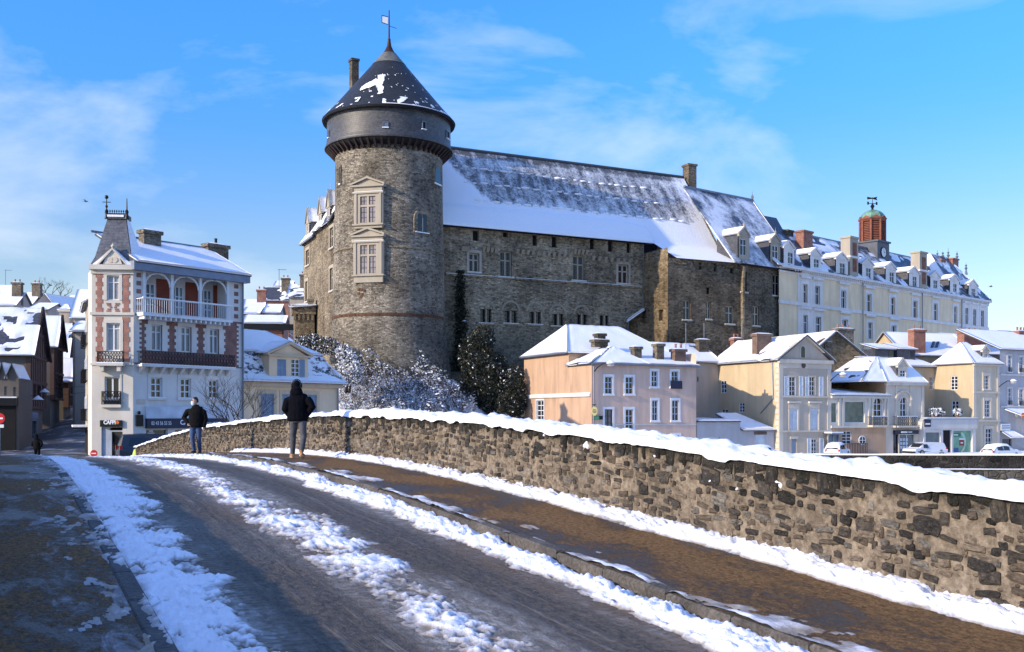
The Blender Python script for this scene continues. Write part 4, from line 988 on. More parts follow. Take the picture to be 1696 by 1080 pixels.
# roof: one great slope, its snow lying thick at the foot and in streaks above
def hall_roof_mat():
    m, n, l, b = _new('great_roof')
    t = n.new('ShaderNodeTexCoord'); sp = n.new('ShaderNodeSeparateXYZ'); l.new(t.outputs['UV'], sp.inputs[0]); U = sp.outputs['X']; V = _math(n, l, 'DIVIDE', sp.outputs['Y'], 13.0)
    big_ = uvn(n, l, .16, 1, 1, 4, .5, .3); mid = uvn(n, l, .9, 1.5, .8, 7, .68, .5); fine = uvn(n, l, 3.2, 1.2, .9, 6, .75); cell = uvn(n, l, 9, 1, 2, 2)
    v = n.new('ShaderNodeTexVoronoi'); v.inputs['Scale'].default_value = 5; l.new(t.outputs['UV'], v.inputs['Vector']); sc = n.new('ShaderNodeSeparateColor'); l.new(v.outputs['Color'], sc.inputs[0])
    sl = _ramp(n, l, sc.outputs[0], [(0, (.022, .026, .032)), (1, (.065, .07, .08))])
    sl = _mix(n, l, _ramp(n, l, mid, [(.5, _g(0)), (.7, _g(.5))]), sl, (.085, .08, .06))
    # bias: V runs 0 at the ridge to 1 at the eave, U metres from the tower
    bias = _ramp(n, l, V, [(.0, _g(.34)), (.06, _g(.36)), (.10, _g(.49)), (.30, _g(.425)), (.52, _g(.445)), (.66, _g(.52)), (.71, _g(.95)), (1, _g(1))])
    left = _ramp(n, l, _math(n, l, 'SUBTRACT', _math(n, l, 'MULTIPLY', U, .125), V), [(.0, _g(.45)), (.16, _g(0))])
    rgt = _ramp(n, l, _math(n, l, 'ADD', _math(n, l, 'MULTIPLY', U, .0265), 0.0), [(.90, _g(0)), (.985, _g(.40))])
    rows_ = _math(n, l, 'MULTIPLY', _math(n, l, 'SINE', _math(n, l, 'MULTIPLY', U, 3.3)), .035)
    q = _math(n, l, 'ADD', _math(n, l, 'ADD', _math(n, l, 'ADD', bias, left), rgt), rows_)
    q = _math(n, l, 'ADD', q, _math(n, l, 'MULTIPLY', _math(n, l, 'SUBTRACT', mid, .5), .62)); q = _math(n, l, 'ADD', q, _math(n, l, 'MULTIPLY', _math(n, l, 'SUBTRACT', fine, .5), .62))
    q = _math(n, l, 'ADD', q, _math(n, l, 'MULTIPLY', _math(n, l, 'SUBTRACT', big_, .5), .30))
    f = _ramp(n, l, q, [(.36, _g(.06)), (.50, _g(.5)), (.66, _g(1))])
    l.new(_mix(n, l, f, sl, (.85, .87, .91)), b.inputs['Base Color']); b.inputs['Roughness'].default_value = .62
    _bump(n, l, b, _math(n, l, 'ADD', q, _math(n, l, 'MULTIPLY', fine, .5)), .7, .09); return m
HROOF = hall_roof_mat()
zr = CAS.z(940, 270, -7); u2 = 36.6
zed = CAS.z(1165, 432, 5)
def roof_grid(ua, ub, prof, n=40, m_=30):
    o_ = np.interp(np.linspace(0, 1, m_), np.linspace(0, 1, len(prof)), [p[0] for p in prof]); z_ = np.interp(np.linspace(0, 1, m_), np.linspace(0, 1, len(prof)), [p[1] for p in prof])
    us = np.linspace(ua, ub, n); Q = np.array([[CAS.P(u, z, o) for o, z in zip(o_, z_)] for u in us])
    b = MB().grid(Q); b.uv = [(u, 13.0 * min(1, (o + 7) / 7.7)) for u in us for o in o_]; return b
main_prof = [(-7, zr), (.7, zEv - .06)]
rf = ch_.part('roof', roof_grid(-5, uE + .9, main_prof, 60, 40), HROOF, smooth=True)
ch_.part('roof_slope', roof_grid(uE + .9, u2, [(-7, zr), (.7, zEv - .06), (5.5, zed)], 24, 40), HROOF, smooth=True)
m = MB(); m.quad(CAS.P(-5, zr, -7), CAS.P(u2, zr, -7), CAS.P(u2, zEv, -14), CAS.P(-5, zEv, -14)); ch_.part('rear_slope', m, SLATE)
m = MB().prism(CAS.right(u2), [(-.7, zEv), (-5.5, zed - .3), (-5, EYE), (14, EYE), (14, zEv), (7, zr - .02)], -.3, 0); ch_.part('gable_wall', m, ST_CAS)
m = MB(); m.tube([CAS.P(-5, zr + .05, -7), CAS.P(u2, zr + .05, -7)], .2, 8); ch_.part('ridge_cap', m, plain('ridge_zinc', (.06, .07, .08), .5))
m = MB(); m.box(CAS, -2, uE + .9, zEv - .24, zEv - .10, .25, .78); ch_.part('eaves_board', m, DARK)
# smooth drift lying along the eave and lumps caught on the slope hooks
def on_roof(u, v, lift=0): o_ = -7 + 7.7 * v; z = zr + (zEv - .06 - zr) * v; return np.array(CAS.P(u, z, o_)) + lift * np.array([*(np.array(CAS.n) * .8), .6])
us = np.linspace(-3.6, uE + .85, 90); vs = np.linspace(.66, 1.01, 16); Q = np.zeros((90, 16, 3))
for i, u in enumerate(us):
    top = .685 + .06 * float(fbm(u * .45, 3.0, 5)) - .10 * max(0, (u - 21) / 6) * -1 * .6
    for j in range(16):
        v = top + (1.012 - top) * j / 15; l_ = .20 * min(1, j / 4) * (.8 + .5 * float(fbm(u * .5, v * 8, 8))) if j else -.02
        Q[i, j] = on_roof(u, v, l_ if j < 15 else .06)
ch_.part('eave_drift', MB().grid(Q), SNOW, smooth=True)
RL = random.Random(77)
for v, n_, u0_, u1_ in ((.24, 22, 3, 30), (.44, 20, 3.5, 31), (.66, 24, 4.5, 33.5)):
    for k in range(n_):
        u = u0_ + (u1_ - u0_) * (k + RL.uniform(-.25, .25)) / n_; p = on_roof(u, v + RL.uniform(-.008, .008), .0); q_ = RL.uniform(.26, .5); b = MB().ball(p, q_, 8, 5, sc=(1.25, .5, .34))
        ch_.part('snow_lump', b, SNOW, rf, smooth=True)
chimney(ch_, CAS, CAS.u(1136, -7), CAS.u(1149, -7), zr - 3, CAS.z(1142, 273, -7), -7.7, -6.4, STONEB, snow=False)
# projecting ruined block: brown flank in the sun, dark front
DK = CAS.off(5.0); ua, ub = CAS.u(1066), DK.u(1232)
LF = Fr(*DK.P(uE, 0)[:2], CAS.ang + 90)
ua = uE + .0
dw = [(1131, 497, 1144, 530), (1170, 500, 1177.5, 529), (1202, 507, 1215.5, 537), (1170, 476, 1175.5, 487), (1158, 435, 1162, 447), (1182, 436, 1187, 450), (1209, 441, 1215, 453)]
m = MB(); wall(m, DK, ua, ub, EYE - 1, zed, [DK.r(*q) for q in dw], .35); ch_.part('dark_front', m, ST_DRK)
fr_op = [LF.r(1091, 513, 1098, 531)]
m = MB(); wall(m, LF, -6, 0, EYE - 1, zed + 1.2, fr_op, .5)
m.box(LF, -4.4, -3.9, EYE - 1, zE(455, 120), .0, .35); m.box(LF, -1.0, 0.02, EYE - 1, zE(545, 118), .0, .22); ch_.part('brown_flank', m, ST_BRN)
r = fr_op[0]; ch_.part('niche', MB().quad(LF.P(r[0], r[2], -.48), LF.P(r[1], r[2], -.48), LF.P(r[1], r[3], -.48), LF.P(r[0], r[3], -.48)), BBR)
for i, q in enumerate(dw):
    r = DK.r(*q)
    if i < 3: window(ch_, DK, r, 2, 2, mat=TUFF, dep=.3, w=.12, split=[.62], sill=TUFF, sw=.15, sp=.03)
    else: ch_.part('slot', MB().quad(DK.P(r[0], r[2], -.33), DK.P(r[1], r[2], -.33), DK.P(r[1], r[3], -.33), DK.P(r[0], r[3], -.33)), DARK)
# stump of broken wall-top: ragged stones under the eave
RR = random.Random(3)
for k in range(26):
    u = ua + (ub - ua) * (k + RR.random() * .5) / 26; h = RR.uniform(.15, .55); ch_.part('ragged_stone', MB().box(DK, u, u + RR.uniform(.25, .5), zed - .5 - h * .3, zed - .25 - RR.random() * .3, -.1, RR.uniform(.06, .18)), ST_DRK)
# covered stair against the hall
st_ = CAS.off(1.8); a, b = CAS.u(1040), uE + .3
m = MB(); m.box(CAS, CAS.u(1043), uE + .25, EYE - 1, CAS.z(1050, 536), -.1, 1.5); ch_.part('stair_block', m, ST_BRN)
slab(ch_, [CAS.at(1038, 534, 1.7), CAS.at(1068, 513, 1.7), CAS.at(1068, 510, -.05), CAS.at(1039, 530, -.05)], SLATE, SNOW, .1, .14)
m = MB(); m.tube([CAS.P(uE - .15, zEv - .2, .15), CAS.P(uE - .15, CAS.z(1064, 512), .15), CAS.at(1041, 530, .25), CAS.at(1040, 560, .25)], .07, 6); ch_.part('drain_pipe', m, ZINC)

# left wing behind the tower (sunlit)
LW = Fr((549 - CX) / F * 112.5, 112.5, 180 - 23.6)
lw = Thing('castle_wing', 'sunlit stone castle wing with steep snowy roof, left of the round tower', 'castle', LW.P(-8, EYE + 2, 0))
L0 = LW.u(503)
win = [(546.5, 377, 552.5, 411, 0), (546.5, 444, 552, 482, 0), (507, 414, 512.5, 440, 1), (506, 466, 510, 500, 1)]
wr = [LW.r(*q[:4]) for q in win]
zl = LW.z(530, 380)
m = MB(); wall(m, LW, L0, 1.5, EYE - 2, zl, wr, .3)
bk = Fr(*LW.P(L0, 0)[:2], LW.ang - 90); 
m.quad(LW.P(L0, EYE - 2), LW.P(L0, zl), LW.P(L0, zl, -8), LW.P(L0, EYE - 2, -8)); lw.part('wall', m, ST_WNG)
for q in wr: window(lw, LW, q, 2, 2, mat=TUFF, dep=.25, w=.14, split=[.62], surr=TUFF, sw=.3, sill=TUFF, sp=.06)
zt = zE(320, 116)
slab(lw, [LW.P(L0 * .52, zl - .1, .5), LW.P(1.0, zl - .1, .5), LW.P(1.0, zt + .4, -1.9), LW.P(L0 * .5, zt + .4, -1.9)], SLATE, SNOW, .15, .15, bare=.46, seed=4)
zl2 = LW.z(510, 405); zt2 = zl2 + 4.0
slab(lw, [LW.P(L0 - .3, zl - .5, .5), LW.P(L0 * .52, zl - .5, .5), LW.P(L0 * .52, zt - 1.2, -1.6), LW.P(L0 + .5, zt - 1.2, -1.6)], SLATE, SNOW, .15, .15, seed=9)
lw.part('gable', MB().prism(Fr(*LW.P(L0 * .52, 0)[:2], LW.ang + 90), [(.3, zl - .3), (-1.9, zt + .3), (-5, zl - .3)], -.2, 0), ST_WNG)
lw.part('end_gable', MB().prism(Fr(*LW.P(L0, 0)[:2], LW.ang + 90), [(.3, zl - .6), (-1.6, zt - 1.1), (-5, zl - .6)], -.2, 0), ST_WNG)
for u in (L0 * .52, L0 + .3, -.6):
    z_ = zt - (0 if u > L0 * .8 else 2); p = LW.P(u, z_, -1.7); lw.part('finial', MB().lathe(p, [(.25, z_ - .3), (.12, z_ + .2), (.14, z_ + .5), (.03, z_ + .8), (.02, z_ + 2.0), (0, z_ + 2.0)], 8), ZINC)
# gabled stone dormers on the wing
for u_, w_ in ((L0 * .86, 1.7), (L0 * .40, 1.6), (-1.6, 1.5)): dormer(lw, LW, (u_, u_ + w_, zl - .2, zl + 1.7), (u_ + .4, u_ + w_ - .4, zl + .2, zl + 1.4), zl + 3.4, 2.2, TUFF, SLATE, o=.15, nz=2)
dz = LW.z(508, 405)
# projecting latrine turret with a little snowed roof
tu = LW.off(0); a, b = LW.u(487), LW.u(524)
TR = Fr.px(484, 118, 75); a, b = 0, TR.u(521)
zt0 = TR.z(500, 503)
m = MB(); m.box(TR, .3, b, EYE - 2, zt0 - 1.2, -3, .0); m.box(TR, 0, b + .1, zt0 - 1.2, zt0 - .15, -3, .25)
for k in range(5): m.box(TR, .15 + k * .5, .4 + k * .5, zt0 - 1.9, zt0 - 1.2, -.2, .2)
lw.part('turret', m, ST_BRN)
slab(lw, [TR.P(-.35, zt0 - .5, .6), TR.P(b + .2, zt0 - .2, .6), TR.P(b + .2, zt0 + .3, -2.6), TR.P(-.35, zt0, -2.6)], SLATE, SNOW, .12, .14)
chimney(lw, TR, b - .75, b - .1, zt0 - .5, TR.z(518, 495), -.6, 0, STONEB, snow=False)

# ================================================================== CASTLE, DORMERED WING
WG = Fr(*DK.P(ub, 0)[:2], 52.3); uW = WG.u(1320)
cw = Thing('castle_lodge', 'dark stone castle block with two carved gabled dormers in its snowy roof', 'castle', WG.P(uW / 2, EYE + 2, -3))
ww = [(1228, 450, 1237, 484), (1280, 455, 1292, 490), (1247, 507, 1257, 540), (1293, 515, 1302.5, 545)]
zw = WG.z(1280, 443)
m = MB(); wall(m, WG, 0, uW, EYE - 2, zw, [WG.r(*q) for q in ww], .3)
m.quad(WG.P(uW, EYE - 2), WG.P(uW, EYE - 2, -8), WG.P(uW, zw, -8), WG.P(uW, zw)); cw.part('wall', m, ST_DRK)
for q in ww: window(cw, WG, WG.r(*q), 2, 2, mat=TUFF if q[0] > 1240 else WOODD, dep=.26, w=.11, split=[.6], sill=TUFF, sw=.2)
RP = slate('lodge_roof', (.055, .066, .085), .92, .40, .60, scale=.30, sz=(1, 1, .6))
zwr = WG.z(1200, 323, -7.5); ue0, ue1 = WG.u(1151, -7.5), WG.u(1246, -7.5)
slab(cw, [WG.P(-2.3, zw - .1, .6), WG.P(uW + .3, zw - .1, .6), WG.P(ue1, zwr, -7.5), WG.P(ue0 - 2.2, zwr, -7.5)], RP, None, .15)
slab(cw, [WG.P(uW + .3, zw - .1, .6), WG.P(uW + .3, zw - .1, -9), WG.P(ue1, zwr, -7.5), WG.P(ue1, zwr, -7.4)], SLATE, SNOW, .1, .12)
cw.part('ridge_cap', MB().tube([WG.P(ue0 - 2, zwr + .05, -7.5), WG.P(ue1, zwr + .05, -7.5)], .17, 8), ZINC)
p = WG.P(ue1, zwr, -7.5); cw.part('finial', MB().lathe(p, [(.3, zwr - .2), (.14, zwr + .2), (.2, zwr + .5), (.05, zwr + .8), (.0, zwr + 1.4)], 8), ZINC)
cw.part('eaves_board', MB().box(WG, -.9, uW + .2, zw - .26, zw - .12, .2, .62), DARK)
for (x0, x1, yw0, yw1, yp, yb, wx0, wx1) in ((1223.5, 1241, 396, 423, 374, 437, 1226, 1236.5), (1276, 1292.5, 407, 431, 386, 443, 1279, 1289)):
    a, b = WG.u(x0, .2), WG.u(x1, .2); xm = (x0 + x1) / 2; z0, zp = WG.z(xm, yb, .2), WG.z(xm, yp, .2); zt_ = WG.z(xm, yw0 - 6, .2)
    dm = dormer(cw, WG, (a, b, z0, zt_), WG.r(wx0, yw0, wx1, yw1, .2), zp - .3, 3.4, TUFF, SLATE, o=.2, nz=2, split=[.62], hood=.1)
    um = (a + b) / 2
    for (u, z) in ((a, zt_ + .1), (b, zt_ + .1), (um, zp)): cw.part('pinnacle', MB().lathe(WG.P(u, z, .2), [(.16, z - .3), (.1, z), (.14, z + .15), (.04, z + .3), (0, z + .75)], 6), TUFF, dm)

# ================================================================== THE PALE GALLERY
GA = Fr.px(1320, 130, 48.0); uG = GA.u(1636); zg = GA.z(1470, 473)
ga = Thing('castle_gallery', 'long pale yellow castle gallery with white dormers and a brick bell turret', 'castle', GA.P(uG / 2, EYE + 3, -5))
gu = [(1329, 471, 1337, 503), (1349, 474, 1357.5, 507), (1392.5, 481, 1401, 512), (1435, 487, 1443, 518), (1474.5, 492.5, 1482, 523), (1511.5, 498, 1519, 527.5), (1545.5, 502.5, 1552.5, 532), (1579, 507.5, 1585, 536), (1598, 510.5, 1603, 537), (1611, 512.5, 1616, 539), (1624, 514.5, 1629, 541)]
gl = [(1329.5, 522, 1337.5, 554), (1350.5, 525, 1359.5, 557), (1394.5, 529, 1404, 560), (1437, 534, 1445, 562), (1476, 539, 1484, 567)]
PALE = plaster('gallery_plaster', (.88, .69, .44), amt=.3); GST = plaster('gallery_stone', (.80, .75, .69), amt=.3)
zst = GA.z(1450, 521); zmid_hi, zmid_lo = zg - 1.2, zst
m = MB(); wall(m, GA, -4, uG, EYE - 2, zg, [GA.r(*q) for q in gu + gl], .25); ga.part('wall', m, PALE)
gr_ = GA.right(uG); ga.part('end_wall', wall(MB(), gr_, 0, 12, EYE - 2, zg), GST)
st = MB(); st.box(GA, -4, uG + .1, zst - .15, zst + .3, -.05, .16); st.box(GA, -4, uG + .2, zg - .55, zg, -.05, .12); st.box(GA, -4, uG + .35, zg - .02, zg + .28, -.05, .55)
ga.part('cornice', st, GST)
for k in range(110):
    u = -1 + (uG + 1) * k / 110; ga.part('modillion', MB().box(GA, u, u + .22, zg - .26, zg - .03, .1, .42), GST)
dz_ = [(GA.u(1321), GA.u(1363)), (GA.u(1592), uG)]
for a, b in dz_:
    for c, d in ((EYE - 2, zst - .16), (zst + .31, zg - .56)):
        rr = [q for q in [GA.r(*q) for q in gu + gl] if a < q[0] < b and c < q[2] + .5 < d]
        ga.part('stone_bay', wall(MB(), GA, a, b, c, d, rr, .28, .03), GST)
for q in gu + gl:
    up = q in gu; r = GA.r(*q)
    w = window(ga, GA, r, 2, 2, mat=WHITE, glass=GLASS, dep=.22, w=.10, split=[.62], surr=GST, sw=.42, sp=.08)
    ga.part('hood', MB().box(GA, r[0] - .65, r[1] + .65, r[3] + .75, r[3] + 1.0, -.02, .28), GST, w)
    ga.part('snow', MB().box(GA, r[0] - .6, r[1] + .6, r[3] + 1.002, r[3] + 1.05, 0, .26), SNOW, w)
for x in (1427, 1525.5, 1591): ga.part('drain_pipe', MB().tube([GA.P(GA.u(x), zg, .22), GA.P(GA.u(x), EYE, .22)], .07, 6), ZINC)
GR = slate('gallery_roof', (.05, .062, .085), .85, .50, .66, scale=.35, sz=(1, 1, .7))
zgr = GA.z(1450, 415, -6)
slab(ga, [GA.P(-5, zg + .2, .45), GA.P(uG - 9, zg + .2, .45), GA.P(uG - 9, zgr, -6), GA.P(-5, zgr, -6)], GR, SNOW, .15, .12, .06, bare=.52, seed=31, step=.7)
slab(ga, [GA.P(uG - 9, zg + .2, -12.5), GA.P(-5, zg + .2, -12.5), GA.P(-5, zgr, -6), GA.P(uG - 9, zgr, -6)], GR, None)
ga.part('ridge_cap', MB().tube([GA.P(-5, zgr + .05, -6), GA.P(uG - 8, zgr + .05, -6)], .18, 8), ZINC)
# end pavilion: hipped roof, finials, two brick chimneys
zp_ = GA.z(1570, 430, -6); pa, pb = uG - 12, uG + .5
pt0, pt1 = GA.P(pa + 2.5, zp_, -5), GA.P(pb - 4.4, zp_, -5)
slab(ga, [GA.P(pa, zg + .25, .5), GA.P(pb, zg + .25, .5), pt1, pt0], GR, SNOW, .15, .1, .05, bare=.60, seed=37, step=.6)
slab(ga, [GA.P(pb, zg + .25, .5), GA.P(pb, zg + .25, -11), GA.P(pb - 4.4, zp_, -6), pt1], SLATE, None)
slab(ga, [GA.P(pa, zg + .25, -11), GA.P(pa, zg + .25, .5), pt0, GA.P(pa + 2.5, zp_, -6)], GR, SNOW, seed=39)
for x, yb_, yt_ in ((1552.5, 428, 414), (1561.5, 427, 416.5), (1570.5, 426, 411), (1585, 428, 415), (1600, 447, 436)):
    p = GA.at(x, yb_, -5); t = GA.at(x, yt_, -5); ga.part('finial', MB().lathe(p, [(.3, p[2] - .8), (.12, p[2]), (.28, p[2] + .3), (.06, p[2] + .5), (.22, p[2] + .75), (.05, p[2] + .9), (.03, t[2]), (0, t[2])], 8), ZINC)
chimney(ga, GA, GA.u(1559, -4), GA.u(1567, -4), zg + 1, GA.z(1563, 429, -4), -4.8, -4, BRICKR, snow=False)
chimney(ga, GA, GA.u(1578, -4), GA.u(1587.5, -4), zg + 1, GA.z(1583, 428, -4), -4.8, -4, BRICKR, snow=False)
# dormers
dl = [(1298, 1315.5, 403, 441, 1305, 1314, 418, 437), (1342, 1360, 415, 450, 1348, 1357, 429, 450), (1384.5, 1404.5, 424, 459, 1391, 1400, 436, 457), (1428, 1446.5, 432, 466, 1434.5, 1443, 444, 465), (1467, 1484, 440, 472, 1473.5, 1481, 451, 472), (1505.5, 1522.5, 447, 478, 1511.5, 1518.5, 458, 478), (1541, 1557, 454, 484, 1546, 1553, 464, 483), (1573.5, 1588.5, 461, 489, 1579, 1585, 470, 489), (1604.5, 1619, 469, 495, 1609, 1615.5, 478, 495)]
for (x0, x1, yp, yb_, wx0, wx1, wy0, wy1) in dl:
    xm = (x0 + x1) / 2; a, b = GA.u(x0, .15), GA.u(x1, .15); wn_ = GA.r(wx0, wy0, wx1, wy1, .15); zb0 = zg + .29
    wn_ = (wn_[0], wn_[1], max(wn_[2], zb0 + .15), wn_[3])
    dormer(ga, GA, (a, b, zb0, wn_[3] + .45), wn_, wn_[3] + 1.25, 3.0, GST, SLATE, o=.15, nz=2, split=[.6], hood=.18)
# tall chimneys standing on the eave
BRP = plain('brick_panel', (.25, .10, .06), .9, .5, scale=2)
for (x0, x1, yt, yb_) in ((1408, 1421.5, 392, 460), (1523.5, 1535.5, 417, 474)):
    a, b = GA.u(x0, .2), GA.u(x1, .2); zt_ = GA.z((x0 + x1) / 2, yt, .2); ch = chimney(ga, GA, a, b, zg + .3, zt_, -1.2, .2, TUFF, snow=True)
    h = zt_ - zg
    for q in ((.18, .48), (.56, .86)):
        ga.part('brick_panel', MB().box(GA, a + (b - a) * .3, b - (b - a) * .2, zg + h * q[0], zg + h * q[1], .1, .23), BRP, ch)
    ga.part('moulding', MB().box(GA, a - .15, b + .15, zg + h * .5, zg + h * .54, -1.3, .32), GST, ch)
chimney(ga, GA, GA.u(1304, -5), GA.u(1314, -5), zg + 2, GA.z(1309, 381, -5), -6.2, -5, STONEB, snow=False)
chimney(ga, GA, GA.u(1331, -3), GA.u(1346, -3), zg + 2, GA.z(1338, 382, -3), -4.2, -3, BRICKR, snow=False)
# small dark roof between lodge and gallery
f2 = WG.off(-4)
slab(ga, [GA.at(1262, 400, -4), GA.at(1312, 408, -4), GA.at(1286, 361, -7), GA.at(1264, 357, -7)], SLATE, None)
# bell turret: slate base with clock, brick louvred drum, copper dome, vane
BT = Fr(*GA.P(GA.u(1445, -6), 0, -6)[:2], 48); kk = BT.y / F; COPPER = plain('green_copper', (.16, .30, .22), .6, .55, scale=1.2); DRUM = plain('red_louvre_wood', (.26, .09, .055), .8, .35, scale=2)
hw = 1.75; zb0, zb1 = GA.z(1445, 445, -6), BT.z(1445, 404)
m = MB(); m.box(BT, -hw, hw, zb0, zb1, -hw, hw); m.box(BT, -hw - .2, hw + .2, zb1, zb1 + .25, -hw - .2, hw + .2); m.box(BT, -hw - .12, hw + .12, zb0 + .9, zb0 + 1.1, -hw - .12, hw + .12)
bt = ga.part('bell_turret_base', m, plain('slate_cladding', (.075, .085, .11), .5, .3))
def disc(fr, u, z, r, o0, o1, n=20): return MB().prism(fr, [(u + r * cos(2 * pi * k / n), z + r * sin(2 * pi * k / n)) for k in range(n)], o0, o1)
for fr_, uc in ((Fr(*BT.P(0, 0, hw)[:2], 48), 0),):
    zc = BT.z(1462, 424); ga.part('clock_face', disc(fr_, uc, zc, .72, 0, .07), WHITE, bt); ring_ = MB()
    for k in range(20):
        a, b = 2 * pi * k / 20, 2 * pi * (k + 1) / 20; ring_.prism(fr_, [(uc + q * cos(t), zc + q * sin(t)) for q, t in ((.7, a), (.82, a), (.82, b), (.7, b))], 0, .11)
    ring_.box(fr_, uc - .03, uc + .03, zc, zc + .55, .07, .09); ring_.box(fr_, uc, uc + .4, zc - .03, zc + .03, .07, .095); ga.part('clock_rim', ring_, IRON, bt)
zd0, zd1 = zb1 + .25, BT.z(1445, 366)
def octa(r, z): return [(BT.x + r * cos(radians(42) + pi / 4 * k + pi / 8), BT.y + r * sin(radians(42) + pi / 4 * k + pi / 8), z) for k in range(8)]
m = MB(); lo_, hi_ = octa(1.62, zd0), octa(1.62, zd1)
m.add(lo_ + hi_, [(k, (k + 1) % 8, 8 + (k + 1) % 8, 8 + k) for k in range(8)]); dr = ga.part('drum', m, plain('drum_inner', (.07, .03, .02), .9))
for k in range(8):
    a, b = np.array(octa(1.75, 0)[k]), np.array(octa(1.75, 0)[(k + 1) % 8])
    p = octa(1.80, 0)[k]; ga.part('corner_post', MB().tube([(p[0], p[1], zd0), (p[0], p[1], zd1)], .17, 6), DRUM, dr)
    for j in range(11):
        z = zd0 + .15 + (zd1 - zd0 - .4) * j / 11; q = MB(); inn = np.array([BT.x, BT.y, 0]); ai = a + (inn - a) * .12; bi = b + (inn - b) * .12
        q.hexa([(a[0], a[1], z), (b[0], b[1], z), (bi[0], bi[1], z + .14), (ai[0], ai[1], z + .14), (a[0], a[1], z + .07), (b[0], b[1], z + .07), (bi[0], bi[1], z + .2), (ai[0], ai[1], z + .2)]); ga.part('louvre', q, DRUM, dr)
m = MB(); c0, c1 = octa(1.75, zd1 - .2), octa(2.1, zd1 + .15); m.add(c0 + c1, [(k, (k + 1) % 8, 8 + (k + 1) % 8, 8 + k) for k in range(8)])
for k in range(8):
    a, b = octa(2.1, zd1 + .15)[k], octa(2.1, zd1 + .15)[(k + 1) % 8]; mid = ((a[0] + b[0]) / 2, (a[1] + b[1]) / 2, zd1 + .62); m.add([a, b, mid, (BT.x, BT.y, zd1 + .5)], [(0, 1, 2), (1, 3, 2), (3, 0, 2)])
ga.part('drum_cornice', m, DRUM, dr)
m = MB(); prev = None
for i in range(8):
    t = pi / 2 * i / 7; ringp = octa(1.8 * cos(t) + .02, zd1 + .3 + 1.35 * sin(t)); k0 = len(m.v); m.v += ringp
    if prev is not None:
        for k in range(8): m.f.append((prev + k, prev + (k + 1) % 8, k0 + (k + 1) % 8, k0 + k)); m.m.append(0)
    prev = k0
ga.part('copper_dome', m, COPPER, bt)
zt_ = zd1 + 1.65; p = (BT.x, BT.y); m = MB().lathe(p, [(.3, zt_ - .1), (.14, zt_ + .2), (.32, zt_ + .55), (.14, zt_ + .85), (.05, zt_ + 1.0), (.045, BT.z(1443, 326)), (0, BT.z(1443, 326))], 10)
vf = Fr(BT.x, BT.y, 80); zc = BT.z(1443, 336.5)
for e in ((-.75, 0), (.75, 0)): m.tube([vf.P(0, zc), vf.P(e[0], zc)], .05, 5)
for u in (-.7, .7): m.box(vf, u - .15, u + .12, zc - .2, zc + .25, -.02, .02)
zc2 = BT.z(1443, 328); m.prism(vf, [(-.85, zc2 + .2), (0, zc2 + .08), (.8, zc2 + .28), (.65, zc2), (.8, zc2 - .28), (0, zc2 - .08), (-.85, zc2 - .2)], -.02, .02)
ga.part('weather_vane', m, IRON, bt)

# ================================================================== HOUSES ON THE QUAY
gz = Q0 - .1
PINKW = plaster('pink_plaster', (.66, .475, .375), amt=.5); ORANGE = plaster('peach_plaster', (.54, .36, .235), (.16, .11, .08), .8); YEL = plaster('yellow_plaster', (.55, .435, .275), (.2, .17, .13), .6); GREY = plaster('grey_plaster', (.52, .44, .345), amt=.35)
GREYB = plaster('bluegrey_plaster', (.46, .45, .46), amt=.3); PALEG = plaster('pale_grey_plaster', (.64, .61, .57), amt=.3); STONEG = plaster('limestone', (.62, .55, .45), amt=.4)
SHUT = plain('white_shutter', (.62, .66, .70), .6, .15); BLUESH = plain('blue_grey_shutter', (.26, .33, .42), .6, .2); NAVY = plain('navy_sign', (.012, .016, .05), .4); GREEN = plain('green_panel', (.10, .36, .17), .4); ORSIGN = plain('orange_sign', (.70, .16, .03), .5); WLET = plain('white_lettering', (.85, .85, .85), .5, .03)
YSIGN = plain('yellow_sign', (.70, .62, .25), .5); WINEF = plain('brown_frame', (.10, .06, .05), .6); BLFR = plain('pale_blue_frame', (.50, .55, .62), .5)
def shutter(T, fr, a, b, z0, z1, o=.03, mat=None, n=9):
    m = MB(); w = (b - a) * .14; m.box(fr, a + .01, b - .01, z0 + .01, z1 - .01, o - .012, o - .002)
    m.box(fr, a, a + w, z0, z1, o, o + .05); m.box(fr, b - w, b, z0, z1, o, o + .05); m.box(fr, a + w, b - w, z0, z0 + .08, o, o + .05); m.box(fr, a + w, b - w, z1 - .08, z1, o, o + .05); m.box(fr, a + w, b - w, (z0 + z1) / 2 - .04, (z0 + z1) / 2 + .04, o, o + .05)
    for k in range(n):
        z = z0 + .1 + (z1 - z0 - .2) * k / n; m.hexa([fr.P(a + w, z, o + .035), fr.P(b - w, z, o + .035), fr.P(b - w, z + .02, o), fr.P(a + w, z + .02, o), fr.P(a + w, z + .06, o + .035), fr.P(b - w, z + .06, o + .035), fr.P(b - w, z + .1, o), fr.P(a + w, z + .1, o)])
    return T.part('shutter', m, mat or SHUT)
